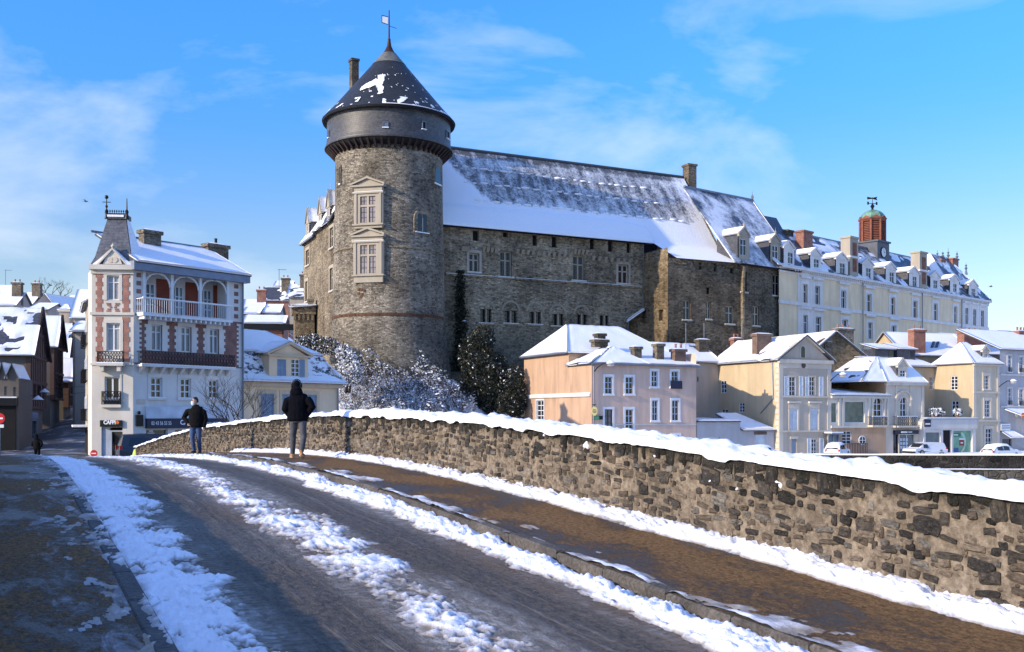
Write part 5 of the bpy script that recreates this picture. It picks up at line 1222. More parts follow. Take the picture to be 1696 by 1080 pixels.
def railing(T, fr, a, b, z0, z1, o, mat, n, lat=False, name='railing', side=0.0):
    m = MB(); m.box(fr, a, b, z1 - .05, z1, o - .03, o + .03); m.box(fr, a, b, z0, z0 + .04, o - .03, o + .03)
    for k in range(n + 1):
        u = a + (b - a) * k / n; m.box(fr, u - .012, u + .012, z0 + .04, z1 - .05, o - .012, o + .012)
    if lat:
        h = z1 - z0 - .09
        for k in range(n):
            u0, u1 = a + (b - a) * k / n, a + (b - a) * (k + 1) / n
            for (p, q) in (((u0, 0), (u1, h / 2)), ((u1, 0), (u0, h / 2)), ((u0, h / 2), (u1, h)), ((u1, h / 2), (u0, h))):
                m.tube([fr.P(p[0], z0 + .04 + p[1], o), fr.P(q[0], z0 + .04 + q[1], o)], .018, 4)
    for e in ((a, b) if side else ()):
        m.box(fr, e - .02, e + .02, z1 - .05, z1, o - side, o); m.box(fr, e - .02, e + .02, z0, z0 + .04, o - side, o)
        for k in range(1, 4): m.box(fr, e - .012, e + .012, z0, z1, o - side * k / 4 - .012, o - side * k / 4 + .012)
    return T.part(name, m, mat)
def awinged(T, fr, r, **k): return window(T, fr, r, **k)
def hiproof(T, fr, u0, u1, L0, L1, ze, zr, ru0, ru1, over=.35, bare=0, seed=0, mat=None):
    P = fr.P; Lm = (L0 + L1) / 2; a, b = P(ru0, zr, -Lm), P(ru1, zr, -Lm); f0, f1 = -L0 + over, -L1 - over
    c = [P(u0 - over, ze, f0), P(u1 + over, ze, f0), P(u1 + over, ze, f1), P(u0 - over, ze, f1)]
    slab(T, [c[0], c[1], b, a], mat, SNOW, bare=bare, seed=seed); slab(T, [c[2], c[3], a, b], mat, SNOW, seed=seed + 1)
    slab(T, [c[3], c[0], a, a], mat, SNOW, bare=bare, seed=seed + 2); slab(T, [c[1], c[2], b, b], mat, SNOW, seed=seed + 3)

# ---- pink house
PK = Fr.px(980, 93, 63.43); uP = PK.u(1153); PF = PK.left()
pk = Thing('pink_house', 'pink three-storey quay house with peach side wall and white window surrounds', 'house', PK.P(5, gz, -6))
Lb = -PF.u(942); Lc = -PF.u(868)
zA, zB = PF.z(905, 588), PK.z(1000, 602)
fw = [(1002, 624, 1014, 653), (1036, 624.5, 1048.5, 653), (1079, 614.5, 1089, 641), (1112, 615, 1123, 641), (1001.5, 678, 1014.5, 712), (1036, 678, 1048.5, 711), (1080, 663, 1089.5, 697), (1113, 663, 1124, 697), (1080, 721, 1091, 748), (1113, 721, 1125, 748)]
m = MB(); wall(m, PK, 0, uP, gz, zB, [PK.r(*q) for q in fw], .2); pk.part('front_wall', m, PINKW)
fl = [PF.r(889, 663, 901, 697)]
m = MB(); wall(m, PF, -Lb, 0, gz, zB, fl, .2); wall(m, PF, -Lc, -Lb, gz, zA, fl, .2); m.quad(PK.P(0, zB, -Lb), PK.P(uP, zB, -Lb), PK.P(uP, zA, -Lb), PK.P(0, zA, -Lb)); pk.part('side_wall', m, ORANGE)
m = MB(); wall(m, PK.right(uP), 0, Lc, gz, zA); pk.part('end_wall', m, PINKW)
for i, q in enumerate(fw): window(pk, PK, PK.r(*q), 2, 3, mat=WINEF if i == 4 else BLFR, glass=GLASS if i != 4 else GLASS2, dep=.16, w=.07, surr=WHITE, sw=.20, sp=.03, sill=WHITE if i != 4 else None, snowy=i < 8)
window(pk, PF, fl[0], 2, 4, dep=.15, w=.07, surr=WHITE, sw=.1)
zl_ = PF.z(925, 655); m = MB().box(PF, -Lc + .2, -.15, zl_ - .2, zl_ + .05, -.02, .14); lg = pk.part('ledge', m, PALEG); pk.part('snow', MB().box(PF, -Lc + .2, -.15, zl_ + .052, zl_ + .16, -.02, .13), SNOW, lg)
pk.part('string_line', MB().box(PK, 2.6, uP, PK.z(1100, 703) - .04, PK.z(1100, 703) + .04, 0, .05), PALEG)
zrA = PK.z(985, 541, -8.9)
hiproof(pk, PK, 0, uP, Lb, Lc, zA, zrA, PK.u(941, -8.6), PK.u(1027, -8.6), bare=.0, seed=2)
pkp = PK.P(PK.u(1015, -2.6), PK.z(1015, 574, -2.6), -2.6); um_ = PK.u(1074)
slab(pk, [PK.P(-.1, zB, .3), PK.P(um_, zB, .3), pkp, pkp], SLATE, SNOW, seed=5)
slab(pk, [PK.P(-.3, zB, -Lb - .2), PK.P(-.3, zB, .3), pkp, PK.P(PK.u(1015, -2.6), pkp[2], -Lb - .2)], SLATE, SNOW, bare=.44, seed=6, step=.3)
slab(pk, [PK.P(um_ - 3.4, zB, .2), PK.P(uP + .35, zB - .02, .2), PK.P(uP + .3, zA + .5, -Lb - .8), PK.P(um_ - 3.4, zA + .5, -Lb - .8)], SLATE, SNOW, seed=7)
for (x0, x1, yt, yb_, o_, mt, np_) in ((985, 1007, 562, 574, -3.4, STONEB, 0), (990, 1003, 552, 563, -3.4, STONEB, 0), (1051, 1063, 574, 598, -1.5, STONEB, 0), (1088, 1100, 569, 602, -1.2, STONEB, 0), (1118, 1136, 578, 602, -.8, BRICKB, 2)):
    chimney(pk, PK, PK.u(x0, o_), PK.u(x1, o_), PK.z(x0, yb_, o_), PK.z(x0, yt, o_), o_ - .7, o_, mt, pots=np_, snow=True)
pk.part('drain_pipe', MB().tube([PK.P(.15, zB, .1), PK.P(.15, gz, .1)], .06, 6), ZINC); pk.part('gutter', MB().tube([PK.P(-.2, zB - .04, .36), PK.P(uP + .3, zB - .04, .36)], .08, 6), ZINC)
pk.part('side_gutter', MB().tube([PF.P(-Lc, zA - .04, .36), PF.P(-Lb, zA - .04, .36)], .08, 6), ZINC)
# banner under the right upper window
r = PK.r(1111, 631, 1127, 644); m = MB().box(PK, r[0] - .1, r[1] + .1, r[2], r[3], .12, .16); bn = one('banner', m, NAVY, 'small dark blue banner hung under the upper right window of the pink house', 'banner')
# hanging oval shop signs
def oval_sign(fr, u, z, label, o=0.35, h=.42):
    t = Thing('shop_sign', label, 'sign', fr.P(u, z - h, o)); q = Fr(*fr.P(u, 0, o)[:2], 80)
    t.part('panel', MB().prism(q, [(.27 * cos(k * pi / 9), z + h * sin(k * pi / 9)) for k in range(18)], -.03, .03), YSIGN)
    t.part('bracket', MB().tube([fr.P(u, z + h + .16, 0), fr.P(u, z + h + .16, o + .3)], .03, 5).tube([fr.P(u, z + h, o), fr.P(u, z + h + .16, o)], .02, 5), IRON)
    m = MB()
    for zz, w in ((.12, .15), (.0, .2), (-.12, .14)): m.box(q, -w, w, z + zz - .025, z + zz + .025, .03, .045)
    t.part('print', m, WINEF); return t
oval_sign(PK, PK.u(984.5, .4), PK.z(984.5, 681, .4), 'yellow oval shop sign hanging at the corner of the pink house', o=.4)
oval_sign(PF, -Lc + .1, PF.z(866, 684), 'yellow oval sign hanging beside the dark ivy at the far end of the peach wall', o=.25)
m = MB().box(PK, .15, 1.05, PK.z(986, 695, .1), PK.z(986, 689, .1), .15, .22); gs = Thing('shop_sign', 'small green and black pharmacy-style sign under the oval sign', 'sign', PK.P(.5, PK.z(986, 695), .2))
gs.part('panel', m, IRON); gs.part('green_field', MB().box(PK, .15, .65, PK.z(986, 694.5, .1), PK.z(986, 689.5, .1), .221, .235), GREEN)
def wall_lamp(fr, u, z, label, L=1.3, face=1):
    t = Thing('street_lamp', label, 'lamp', fr.P(u, z - .6, 0)); pts = [fr.P(u, z - .6, 0.02), fr.P(u + .1 * face, z - .3, .3), fr.P(u + .5 * L * face, z + .12, .6), fr.P(u + L * face, z + .15, .8)]
    t.part('bracket', MB().tube(pts, .05, 6), IRON)
    c = fr.P(u + L * face * 1.08, z + .1, .82); t.part('lamp_head', MB().lathe(c, [(0, c[2] + .2), (.12, c[2] + .18), (.42, c[2] - .02), (.44, c[2] - .08), (0, c[2] - .08)], 14), ZINC, smooth=True)
    t.part('lamp_bowl', MB().lathe(c, [(.36, c[2] - .08), (.28, c[2] - .22), (0, c[2] - .3)], 14), PALEG, smooth=True)
    t.part('snow', MB().lathe(c, [(0, c[2] + .26), (.14, c[2] + .24), (.40, c[2] + .04), (.43, c[2] - .01)], 14), SNOW, smooth=True); return t
wall_lamp(PK, .3, PK.z(988, 604), 'curved street lamp bracketed to the upper corner of the pink house', L=1.1)

# ---- yellow gabled house, its rear wing and the low grey garage
GB = Fr.px(1290, 102.7, 63.43); uB = GB.u(1376); GF = GB.left(); Lg = -GF.u(1190)
gb = Thing('gabled_house', 'ochre and grey quay house with pediment gable and white shutters', 'house', GB.P(3, gz, -5))
zc = GB.z(1332, 598)
f2_ = [(1307, 624, 1317, 655.5), (1340, 624, 1349.5, 655)]; f1_ = [(1308, 677, 1321, 713), (1342, 677, 1355, 713)]; f0_ = [(1311, 727, 1319, 756), (1344, 727, 1353, 754)]
rr = [GB.r(*q) for q in f2_ + f1_ + f0_]
m = MB(); wall(m, GB, 0, uB, gz, zc, rr, .2); um = uB / 2; zpk = GB.z(1332, 558); m.prism(GB, [(0, zc), (uB, zc), (um, zpk)], -.3, 0); gb.part('front_wall', m, GREY)
for i, q in enumerate(f2_): window(gb, GB, rr[i], 2, 4, dep=.14, w=.06, surr=STONEG, sw=.1)
for i in (2, 3):
    a, b, c, d = rr[i]; shutter(gb, GB, a, (a + b) / 2 - .01, c, d, -.08, n=14); shutter(gb, GB, (a + b) / 2 + .01, b, c, d, -.08, n=14)
    h = MB(); h.box(GB, a - .3, b + .3, d + .55, d + .75, -.02, .25); h.box(GB, a - .2, b + .2, d + .02, d + .5, -.02, .05); h.box(GB, a - .18, a, c, d, -.02, .06); h.box(GB, b, b + .18, c, d, -.02, .06); gb.part('hood', h, STONEG)
r = rr[4]; m = MB().quad(GB.P(r[0], r[2], -.15), GB.P(r[1], r[2], -.15), GB.P(r[1], r[3], -.15), GB.P(r[0], r[3], -.15)); dr_ = gb.part('door', m, BLUESH); gb.part('door_frame', MB().box(GB, r[0] - .2, r[1] + .2, r[3], r[3] + .25, -.02, .08), STONEG, dr_)
window(gb, GB, rr[5], 2, 4, dep=.14, w=.07)
for (x0, x1, y0, y1) in ((1298, 1305.5, 623, 656), (1323, 1329.5, 623, 656), (1333, 1339.5, 624, 656), (1356, 1363, 624, 656), (1336.5, 1343, 726, 754), (1357, 1364, 726, 754)): r = GB.r(x0, y0, x1, y1); shutter(gb, GB, *r)
for y in (657, 714): z = GB.z(1332, y); gb.part('string_course', MB().box(GB, -.06, uB + .06, z - .1, z + .08, -.02, .12), STONEG)
m = MB(); m.box(GB, -.15, uB + .15, zc - .25, zc + .12, -.05, .3); m.box(GB, -.05, uB + .05, zc - .75, zc - .25, -.05, .07)
for e in (-.35, uB + .35):
    m.hexa([GB.P(e, zc + .0, -.2), GB.P(um, zpk - .05, -.2), GB.P(um, zpk - .05, .32), GB.P(e, zc + .0, .32), GB.P(e, zc + .25, -.2), GB.P(um, zpk + .22, -.2), GB.P(um, zpk + .22, .32), GB.P(e, zc + .25, .32)])
for e in (0, uB - .5): m.box(GB, e, e + .5, gz, zc - .75, -.02, .07)
gb.part('cornice', m, STONEG)
f_ = Fr(*GB.P(GB.u(1329.5), 0, 0)[:2], GB.ang); z0 = GB.z(1329.5, 597) + .2; k = .0605
ni = gb.part('niche', MB().prism(f_, [(u, z + z0) for u, z in arch_pts(.75, 1.35)], -.05, .05), STONEG); gb.part('niche_pane', MB().prism(f_, [(u, z + z0 + .08) for u, z in arch_pts(.5, 1.15)], 0, .065), GLASS, ni)
gb.part('plaque', disc(GB, GB.u(1330), GB.z(1330, 605.5), .28, .07, .10, 14), WINEF)
fo = [GF.r(1194, 630, 1203, 651), GF.r(1224, 667, 1233, 683), GF.r(1195, 678, 1205.5, 693)]
zfe = GF.z(1240, 597)
m = MB(); wall(m, GF, -Lg, 0, gz, zfe + .1, fo, .18); gb.part('side_wall', m, YEL)
for q in fo: window(gb, GF, q, 2, 3, dep=.12, w=.07)
# quoins at the corner
for k in range(16):
    z = gz + .3 + k * (zfe - gz - .6) / 16; gb.part('quoin', MB().box(GF, -(.55 if k % 2 else .35), .0, z, z + .42, -.02, .03), STONEG)
gb.part('drain_pipe', MB().tube([GF.P(-.9, zfe, .08), GF.P(-.75, GF.z(1284, 660), .08), GF.at(1260, 684, .08)], .06, 6), ZINC)
ov = .4
slab(gb, [GB.P(-ov, zc + .05, -Lg - 1), GB.P(-ov, zc + .05, .35), GB.P(um, zpk + .2, .35), GB.P(um, zpk + .2, -Lg - 1)], SLATE, SNOW, bare=.36, seed=21, step=.3)
slab(gb, [GB.P(uB + ov, zc + .05, .35), GB.P(uB + ov, zc + .05, -Lg - 1), GB.P(um, zpk + .2, -Lg - 1), GB.P(um, zpk + .2, .35)], SLATE, SNOW, seed=22)
chimney(gb, GB, GB.u(1254, -4), GB.u(1278, -4), zc - .2, GB.z(1266, 553, -4), -4.8, -4, BRICKB, snow=True)
rwg = GB.off(-Lg); a = rwg.u(1150)
m = MB(); wall(m, rwg, a - 3, 0, gz, zfe, [rwg.r(1154.5, 624, 1157, 632)], .2); gb.part('rear_wing_wall', m, GREY)
slab(gb, [rwg.P(a - 6, zfe, .35), rwg.P(.3, zfe, .35), rwg.P(.3, zfe + 2.2, -3.5), rwg.P(a - 6, zfe + 2.2, -3.5)], SLATE, SNOW, bare=.33, seed=25)
for (x0, x1, yt, pots) in ((1158, 1174, 562, 0), (1216, 1228, 560, 2)):
    chimney(gb, rwg, rwg.u(x0, -1.5), rwg.u(x1, -1.5), zfe + .6, rwg.z(x0, yt, -1.5), -2.2, -1.5, STONEB if pots == 0 else BRICKR, pots=pots)
for x in (1136, 1166, 1229): gb.part('aerial', MB().tube([rwg.P(rwg.u(x, -2), zfe + 1, -2), rwg.P(rwg.u(x, -2), rwg.z(x, 535, -2), -2)], .03, 4), ZINC)
ann = Thing('garage', 'low pale grey garage annex with snowy lean-to roof between pink and gabled houses', 'garage', GB.P(-5, gz, -2))
AN = GB.off(-.6); a0, a1, a2 = AN.u(1154), AN.u(1226), -.05
z1_, z2_ = AN.z(1190, 697), AN.z(1255, 712)
m = MB(); go = AN.r(1159, 724, 1193, 757); wo = AN.r(1251.5, 720, 1267, 742); wall(m, AN, a0, a1, gz, z1_, [go], .2); wall(m, AN, a1, a2, gz, z2_, [wo], .2); m.quad(AN.P(a1, z2_, 0), AN.P(a1, z2_, -5), AN.P(a1, z1_, -5), AN.P(a1, z1_, 0)); ann.part('wall', m, GREYB)
ann.part('garage_door', MB().quad(AN.P(go[0], go[2], -.15), AN.P(go[1], go[2], -.15), AN.P(go[1], go[3], -.15), AN.P(go[0], go[3], -.15)), SHUT)
shutter(ann, AN, wo[0], (wo[0] + wo[1]) / 2 - .01, wo[2], wo[3], -.1); shutter(ann, AN, (wo[0] + wo[1]) / 2 + .01, wo[1], wo[2], wo[3], -.1)
ann.part('arch', MB().box(AN, wo[0] - .2, wo[1] + .2, wo[3], wo[3] + .3, -.02, .06), BRICKB)
slab(ann, [AN.P(a0, z1_, .2), AN.P(a1 - .05, z1_, .2), AN.P(a1 - .05, z1_ + .15, -5), AN.P(a0, z1_ + .15, -5)], SLATE, SNOW, seed=41)
slab(ann, [AN.P(a1 + .1, z2_, .3), AN.P(a2, z2_, .3), AN.P(a2 - 1.4, z2_ + 1.6, -4), AN.P(a1 + .1, z2_ + 1.6, -4)], SLATE, SNOW, seed=42)

# ---- stone gable house behind
SG = Fr.px(1352, 112, 66); sg = Thing('stone_gable_house', 'brown rubble gable with snowy roof rising behind the gabled house', 'house', SG.P(4, gz, -4))
b_ = SG.u(1455); ap = SG.u(1383); zb_ = SG.z(1400, 603); za_ = SG.z(1383, 551)
m = MB(); m.prism(SG, [(0, gz), (b_, gz), (b_, zb_ - .4), (ap, za_), (0, SG.z(1352, 568))], -.4, 0); sg.part('gable_wall', m, ST_BRN)
slab(sg, [SG.P(b_ + .3, zb_ - .4, .3), SG.P(b_ + .3, zb_ - .4, -14), SG.P(ap, za_ + .15, -14), SG.P(ap, za_ + .15, .3)], SLATE, SNOW, seed=51)
slab(sg, [SG.P(-1.3, zb_ + .8, -14), SG.P(-1.3, zb_ + .8, .3), SG.P(ap, za_ + .15, .3), SG.P(ap, za_ + .15, -14)], SLATE, SNOW, seed=52)
chimney(sg, SG, SG.u(1388, -5), SG.u(1414, -5), za_ - 1.4, SG.z(1400, 544, -5), -6, -5, STONEB, pots=3)
chimney(sg, SG, SG.u(1365, 0), SG.u(1376, 0), zb_ + .4, SG.z(1370, 566), -.6, .1, STONEB)
for k in (0, 1):      # two low dormers towards the quay
    x0 = 1450 + 36 * k; q = SG.off(.5 - 3); z = q.z(x0 + 10, 592)
    m = MB(); m.box(q, q.u(x0), q.u(x0 + 30), z - .3, z + 1.0, -3, 0); d = sg.part('dormer', m, SLATE)
    sg.part('pane', MB().box(q, q.u(x0 + 22), q.u(x0 + 28), z + .05, z + .8, -.05, .03), GLASS, d)
    slab(sg, [q.P(q.u(x0) - .2, z + 1.0, .25), q.P(q.u(x0 + 30) + .2, z + 1.0, .25), q.P(q.u(x0 + 30) + .2, z + 1.7, -2.4), q.P(q.u(x0) - .2, z + 1.7, -2.4)], SLATE, SNOW, seed=53 + k, parent=d, name='dormer_roof')

# ---- bourgeois house with conservatory
BG = Fr.px(1467, 109.2, 63.43); uN = BG.u(1530); BF = BG.left(); bg = Thing('ornate_house', 'grey carved stone house with mansard dormer, arched windows and glazed veranda', 'house', BG.P(2, gz, -3))
zN = BG.z(1498, 633); c0 = BG.u(1376)
zV = BG.z(1430, 660); Lh = 7.0
aw = BG.r(1491, 658, 1501.5, 690); sh_ = BG.r(1490, 719, 1516, 756); dn = BG.r(1479.5, 719, 1488.5, 756)
m = MB(); wall(m, BG, 0, uN, gz, zN, [aw, sh_, dn], .25); bg.part('front_wall', m, STONEG)
m = MB(); wall(m, BF, -Lh, 0, gz, zN); bg.part('side_wall', m, ORANGE); m = MB(); wall(m, BG.right(uN), 0, Lh, gz, zN); bg.part('end_wall', m, YEL)
vw = [BG.r(1399, 665, 1432, 700), BG.r(1446, 659, 1460, 690), BG.r(1375.5, 667, 1386, 700)]; gw = [BG.r(1394, 714, 1409.5, 735), BG.r(1421, 723, 1433, 735.5)]
VZ = BG.off(.05)
m = MB(); wall(m, VZ, c0, -.02, BG.z(1430, 707), zV, vw, .25); bg.part('veranda_wall', m, CREAM)
m = MB(); wall(m, VZ, c0, -.02, gz, BG.z(1430, 707), gw, .2); bg.part('veranda_base', m, ORANGE)
window(bg, VZ, vw[0], 1, 1, glass=plain('veranda_glass', (.09, .14, .13), .1, .5, spec=.6), dep=.2, w=.05); window(bg, VZ, vw[2], 1, 1, glass=bpy.data.materials['veranda_glass'], dep=.2, w=.05)
def arch_window(T, fr, r, mat=WHITE, o=0):
    a, b, c, d = r; w = b - a; um = (a + b) / 2; f_ = Fr(*fr.P(um, 0, 0)[:2], fr.ang)
    win = T.part('arched_window', (lambda m: (bars(m, f_, (-w / 2, w / 2, c, d), 2, 3, o - .12, .07, .06), m)[1])(MB()), mat)
    T.part('pane', MB().quad(f_.P(-w / 2, c, o - .2), f_.P(w / 2, c, o - .2), f_.P(w / 2, d, o - .2), f_.P(-w / 2, d, o - .2)), GLASS, win)
    m = MB()
    for s_ in (-1, 1):     # spandrels turn the square head into a round one
        pts = [(s_ * w / 2, d)] + [(s_ * w / 2 * cos(t), d - w / 2 + w / 2 * sin(t)) for t in np.linspace(0, pi / 2, 7)]
        m.prism(f_, pts if s_ > 0 else pts[::-1], o - .18, o - .002)
    for k in range(9):
        t0, t1 = pi * k / 9, pi * (k + .95) / 9; m.prism(f_, [(q * cos(t), d - w / 2 + q * sin(t)) for q, t in ((w / 2, t0), (w / 2 + .22, t0), (w / 2 + .22, t1), (w / 2, t1))], o - .05, o + .07)
    T.part('arch', m, STONEG, win); return win
arch_window(bg, BG, aw); arch_window(bg, VZ, vw[1])
window(bg, VZ, gw[0], 2, 4, dep=.14, w=.06)
rw_ = gw[1]; cz, cu_ = (rw_[2] + rw_[3]) / 2, (rw_[0] + rw_[1]) / 2; rad = (rw_[3] - rw_[2]) / 2
ow = bg.part('round_window', disc(VZ, cu_, cz, rad * 1.25, -.1, .06, 18), WHITE); bg.part('pane', disc(VZ, cu_, cz, rad, 0, .075, 18), GLASS, ow); m = MB(); m.box(VZ, cu_ - .03, cu_ + .03, cz - rad, cz + rad, .07, .09); m.box(VZ, cu_ - rad, cu_ + rad, cz - .03, cz + .03, .07, .092); bg.part('glazing_bars', m, WHITE, ow)
m = MB(); m.box(VZ, c0 - .1, .1, zV, zV + .35, -.2, .28); m.box(VZ, c0 - .05, .05, BG.z(1430, 707) - .1, BG.z(1430, 707) + .15, -.05, .14)
for x in (1388, 1394, 1437, 1443, 1463, 1468): u = BG.u(x); m.box(VZ, u, u + .22, BG.z(1430, 705), zV - .1, -.02, .1); m.box(VZ, u - .05, u + .27, zV - .35, zV, -.02, .16)
bg.part('veranda_cornice', m, CREAM)
slab(bg, [VZ.P(c0 - .2, zV + .36, .35), VZ.P(.4, zV + .36, .35), VZ.P(-1.0, zV + 1.0, -4.5), VZ.P(c0 + .6, zV + 1.0, -4.5)], ZINC, SNOW, seed=61)
m = MB(); m.box(BG, -.15, uN + .15, zN - .35, zN, -.05, .35); m.box(BG, -.05, uN + .05, BG.z(1498, 706) - .12, BG.z(1498, 706) + .12, -.05, .2)
for (e, w_) in ((0.0, .35), (uN - .35, .35), (aw[0] - .75, .28), (aw[1] + .47, .28)): m.box(BG, e, e + w_, BG.z(1498, 706), zN - .35, -.02, .08)
bg.part('cornice', m, STONEG)
hd = MB(); um = (aw[0] + aw[1]) / 2
for k in range(12):
    t0, t1 = pi * k / 12, pi * (k + 1) / 12; hd.prism(BG, [(um + q * cos(t), aw[3] - .3 + q * .85 * sin(t)) for q, t in ((1.05, t0), (1.25, t0), (1.25, t1), (1.05, t1))], 0, .16)
bg.part('hood_arch', hd, STONEG)
for (x0, x1, y0, y1) in ((1487, 1519, 690, 705), (1445, 1470, 690, 704)):
    fr_ = BG if x0 > 1480 else VZ; a, b = fr_.u(x0, .8), fr_.u(x1, .8); z0, z1 = fr_.z(1500, y1, .8), fr_.z(1500, y0, .8)
    bl = bg.part('balcony', MB().box(fr_, a, b, z0 - .2, z0, 0, .85), STONEG); m = railing(bg, fr_, a + .05, b - .05, z0, z1, .8, IRON, 9, True, side=.75); m.parent = bl
    bg.part('snow', MB().box(fr_, a, b, z1, z1 + .06, .72, .86), SNOW, bl)
# mansard roof, dormer and chimney
zM = BG.z(1480, 594, -2); slab(bg, [BG.P(-.3, zN, .35), BG.P(uN + .3, zN, .35), BG.P(uN - 1.0, zM, -2), BG.P(-.3 + 1.0, zM, -2)], SLATE, SNOW, seed=63)
zV2 = zN; slab(bg, [BG.P(-4.4, zN, -Lh), BG.P(-3.6, zN, .2), BG.P(.7, zM, -2), BG.P(.7, zM, -Lh)], SLATE, SNOW, bare=.34, seed=64, step=.3)
slab(bg, [BG.P(-3.7, zN, .25), BG.P(-.2, zN, .3), BG.P(.7, zM, -2), BG.P(.65, zM, -2)], SLATE, SNOW, bare=.30, seed=69, step=.3)
slab(bg, [BG.P(uN + .3, zN, .35), BG.P(uN + .3, zN, -Lh), BG.P(uN - 1, zM, -Lh), BG.P(uN - 1, zM, -2)], SLATE, SNOW, seed=65)
slab(bg, [BG.P(.7, zM, -2), BG.P(uN - 1, zM, -2), BG.P(uN - 1, zM + .4, -Lh), BG.P(.7, zM + .4, -Lh)], SLATE, SNOW, seed=66)
a, b = BG.u(1487, .1), BG.u(1503, .1); wn_ = BG.r(1491, 613, 1500, 631, .1); dormer(bg, BG, (a, b, zN + .01, wn_[3] + .35), wn_, wn_[3] + 1.1, 2.2, STONEG, SLATE, o=.1, nz=2, split=[.7])
# shop under it
m = MB(); m.box(BG, BG.u(1479), BG.u(1518), BG.z(1498, 719, .3), BG.z(1498, 712.5, .3), .02, .3); sgn = bg.part('shop_fascia', m, NAVY)
m = MB(); m.box(BG, BG.u(1489), BG.u(1499), BG.z(1498, 717, .3), BG.z(1498, 714.5, .3), .3, .32); m.box(BG, BG.u(1500.5), BG.u(1507), BG.z(1498, 716.5, .3), BG.z(1498, 715, .3), .3, .32); bg.part('fascia_lettering', m, WLET, sgn)
SHOPG = plain('shop_glass', (.10, .14, .14), .08, .4, spec=.6)
w = window(bg, BG, sh_, 2, 1, glass=SHOPG, dep=.2, w=.06); m = MB()
POST = plain('poster_paper', (.55, .62, .72), .5, .3, scale=6)
for i in range(3):
    for j in range(3): u = sh_[0] + .25 + i * .42; z = BG.z(1500, 748) + j * .42 + .3; bg.part('poster', MB().box(BG, u, u + .32, z, z + .3, -.19, -.17), POST, w)
window(bg, BG, dn, 1, 1, mat=NAVY, dep=.2, w=.1)

# ---- pale yellow corner house with flat-roofed shop in front
YH = Fr.px(1612, 115.3, 63.43); uY = YH.u(1655); YF = YH.left(); Ly = -YF.u(1548)
yh = Thing('yellow_corner_house', 'pale yellow three-storey corner house with snowy hipped roof', 'house', YH.P(2, gz, -3))
zY = YH.z(1630, 602); fy = [YF.r(1574.5, 623, 1586, 646), YF.r(1576, 664, 1587.5, 691)]; ry = [YH.r(1630, 622, 1637.5, 645), YH.r(1631, 663, 1639.5, 691), YH.r(1632, 710, 1642.5, 740)]
m = MB(); wall(m, YF, -Ly, 0, gz, zY, fy, .2); yh.part('side_wall', m, YEL); m = MB(); wall(m, YH, 0, uY, gz, zY, ry, .2); yh.part('front_wall', m, plaster('buff_plaster', (.60, .51, .37)))
wall(m, YH.right(uY), 0, Ly, gz, zY)
for q in fy: window(yh, YF, q, 2, 4, dep=.14, w=.07)
for i, q in enumerate(ry): window(yh, YH, q, 2, 4, dep=.14, w=.06, surr=STONEG, sw=.28, sp=.06, sill=STONEG)
m = MB(); m.box(YH, -.1, uY + .1, zY - .3, zY, -.05, .25)
for y in (650, 697): z = YH.z(1630, y); m.box(YH, -.05, uY + .05, z - .1, z + .12, -.02, .14)
for e in (0, uY - .4): m.box(YH, e, e + .4, gz, zY - .3, -.02, .07)
yh.part('stone_trim', m, STONEG)
hiproof(yh, YH, 0, uY, 0, Ly, zY, YH.z(1605, 568, -2.5), 1.2, uY - 2.2, seed=71)
a, b = YH.u(1621, -.3), YH.u(1641, -.3); wn_ = YH.r(1631, 585, 1636, 598, -.3); dormer(yh, YH, (a + .6, b - .3, zY + .02, wn_[3] + .2), (wn_[0], wn_[1], max(wn_[2], zY + .1), wn_[3]), wn_[3] + .7, 2, STONEG, SLATE, o=-.3, nz=2)
YB = YH.off(-Ly); m = MB(); wall(m, YB, YB.u(1488), 0, gz, zY - .2, [YB.r(1540, 624, 1546, 646)], .2); yh.part('rear_wall', m, YEL); window(yh, YB, YB.r(1540, 624, 1546, 646), 2, 3, dep=.14, w=.06)
slab(yh, [YB.P(YB.u(1486), zY - .2, .3), YB.P(.2, zY - .2, .3), YB.P(.2, zY + 1.3, -4), YB.P(YB.u(1486), zY + 1.3, -4)], SLATE, SNOW, seed=74)
sp_ = Thing('corner_shop', 'flat-roofed pale grey shop with green window poster and snowy roof terrace', 'shop', YH.P(-3, gz, .5))
SF = YH.off(.7); s0, s1 = SF.u(1530), SF.u(1616); zs = SF.z(1575, 693); zf_ = SF.z(1575, 710)
so = [SF.r(1533, 715, 1558, 756), SF.r(1562, 712.5, 1576, 756), SF.r(1579, 712, 1611, 756)]
m = MB(); wall(m, SF, s0, s1, gz, zf_, so, .25); m.quad(SF.P(s0, gz, 0), SF.P(s0, zf_, 0), SF.P(s0, zf_, -5), SF.P(s0, gz, -5)); m.box(SF, s0 - .1, s1 + .1, zf_, zs, -5, .12); sp_.part('wall', m, PALEG)
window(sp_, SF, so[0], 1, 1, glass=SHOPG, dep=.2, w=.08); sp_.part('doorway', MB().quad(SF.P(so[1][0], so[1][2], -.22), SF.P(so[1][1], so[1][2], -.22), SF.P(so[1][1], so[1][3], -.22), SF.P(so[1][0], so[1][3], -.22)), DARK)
GPO = plain('green_poster', (.20, .42, .28), .35, .5, scale=.6); w = window(sp_, SF, so[2], 1, 1, glass=GPO, dep=.2, w=.08)
r = so[2]; W_ = r[1] - r[0]
pr = MB(); pr.box(SF, r[0] + .15, r[0] + W_ * .45, r[3] - .75, r[3] - .35, -.19, -.17); sp_.part('poster_title_block', pr, plain('dark_green_print', (.03, .16, .10), .4), w)
m = MB()
for k in range(4): m.box(SF, r[0] + .28 + k * .17, r[0] + .40 + k * .17, r[3] - .62, r[3] - .48, -.168, -.155)
sp_.part('poster_print', m, WLET, w)
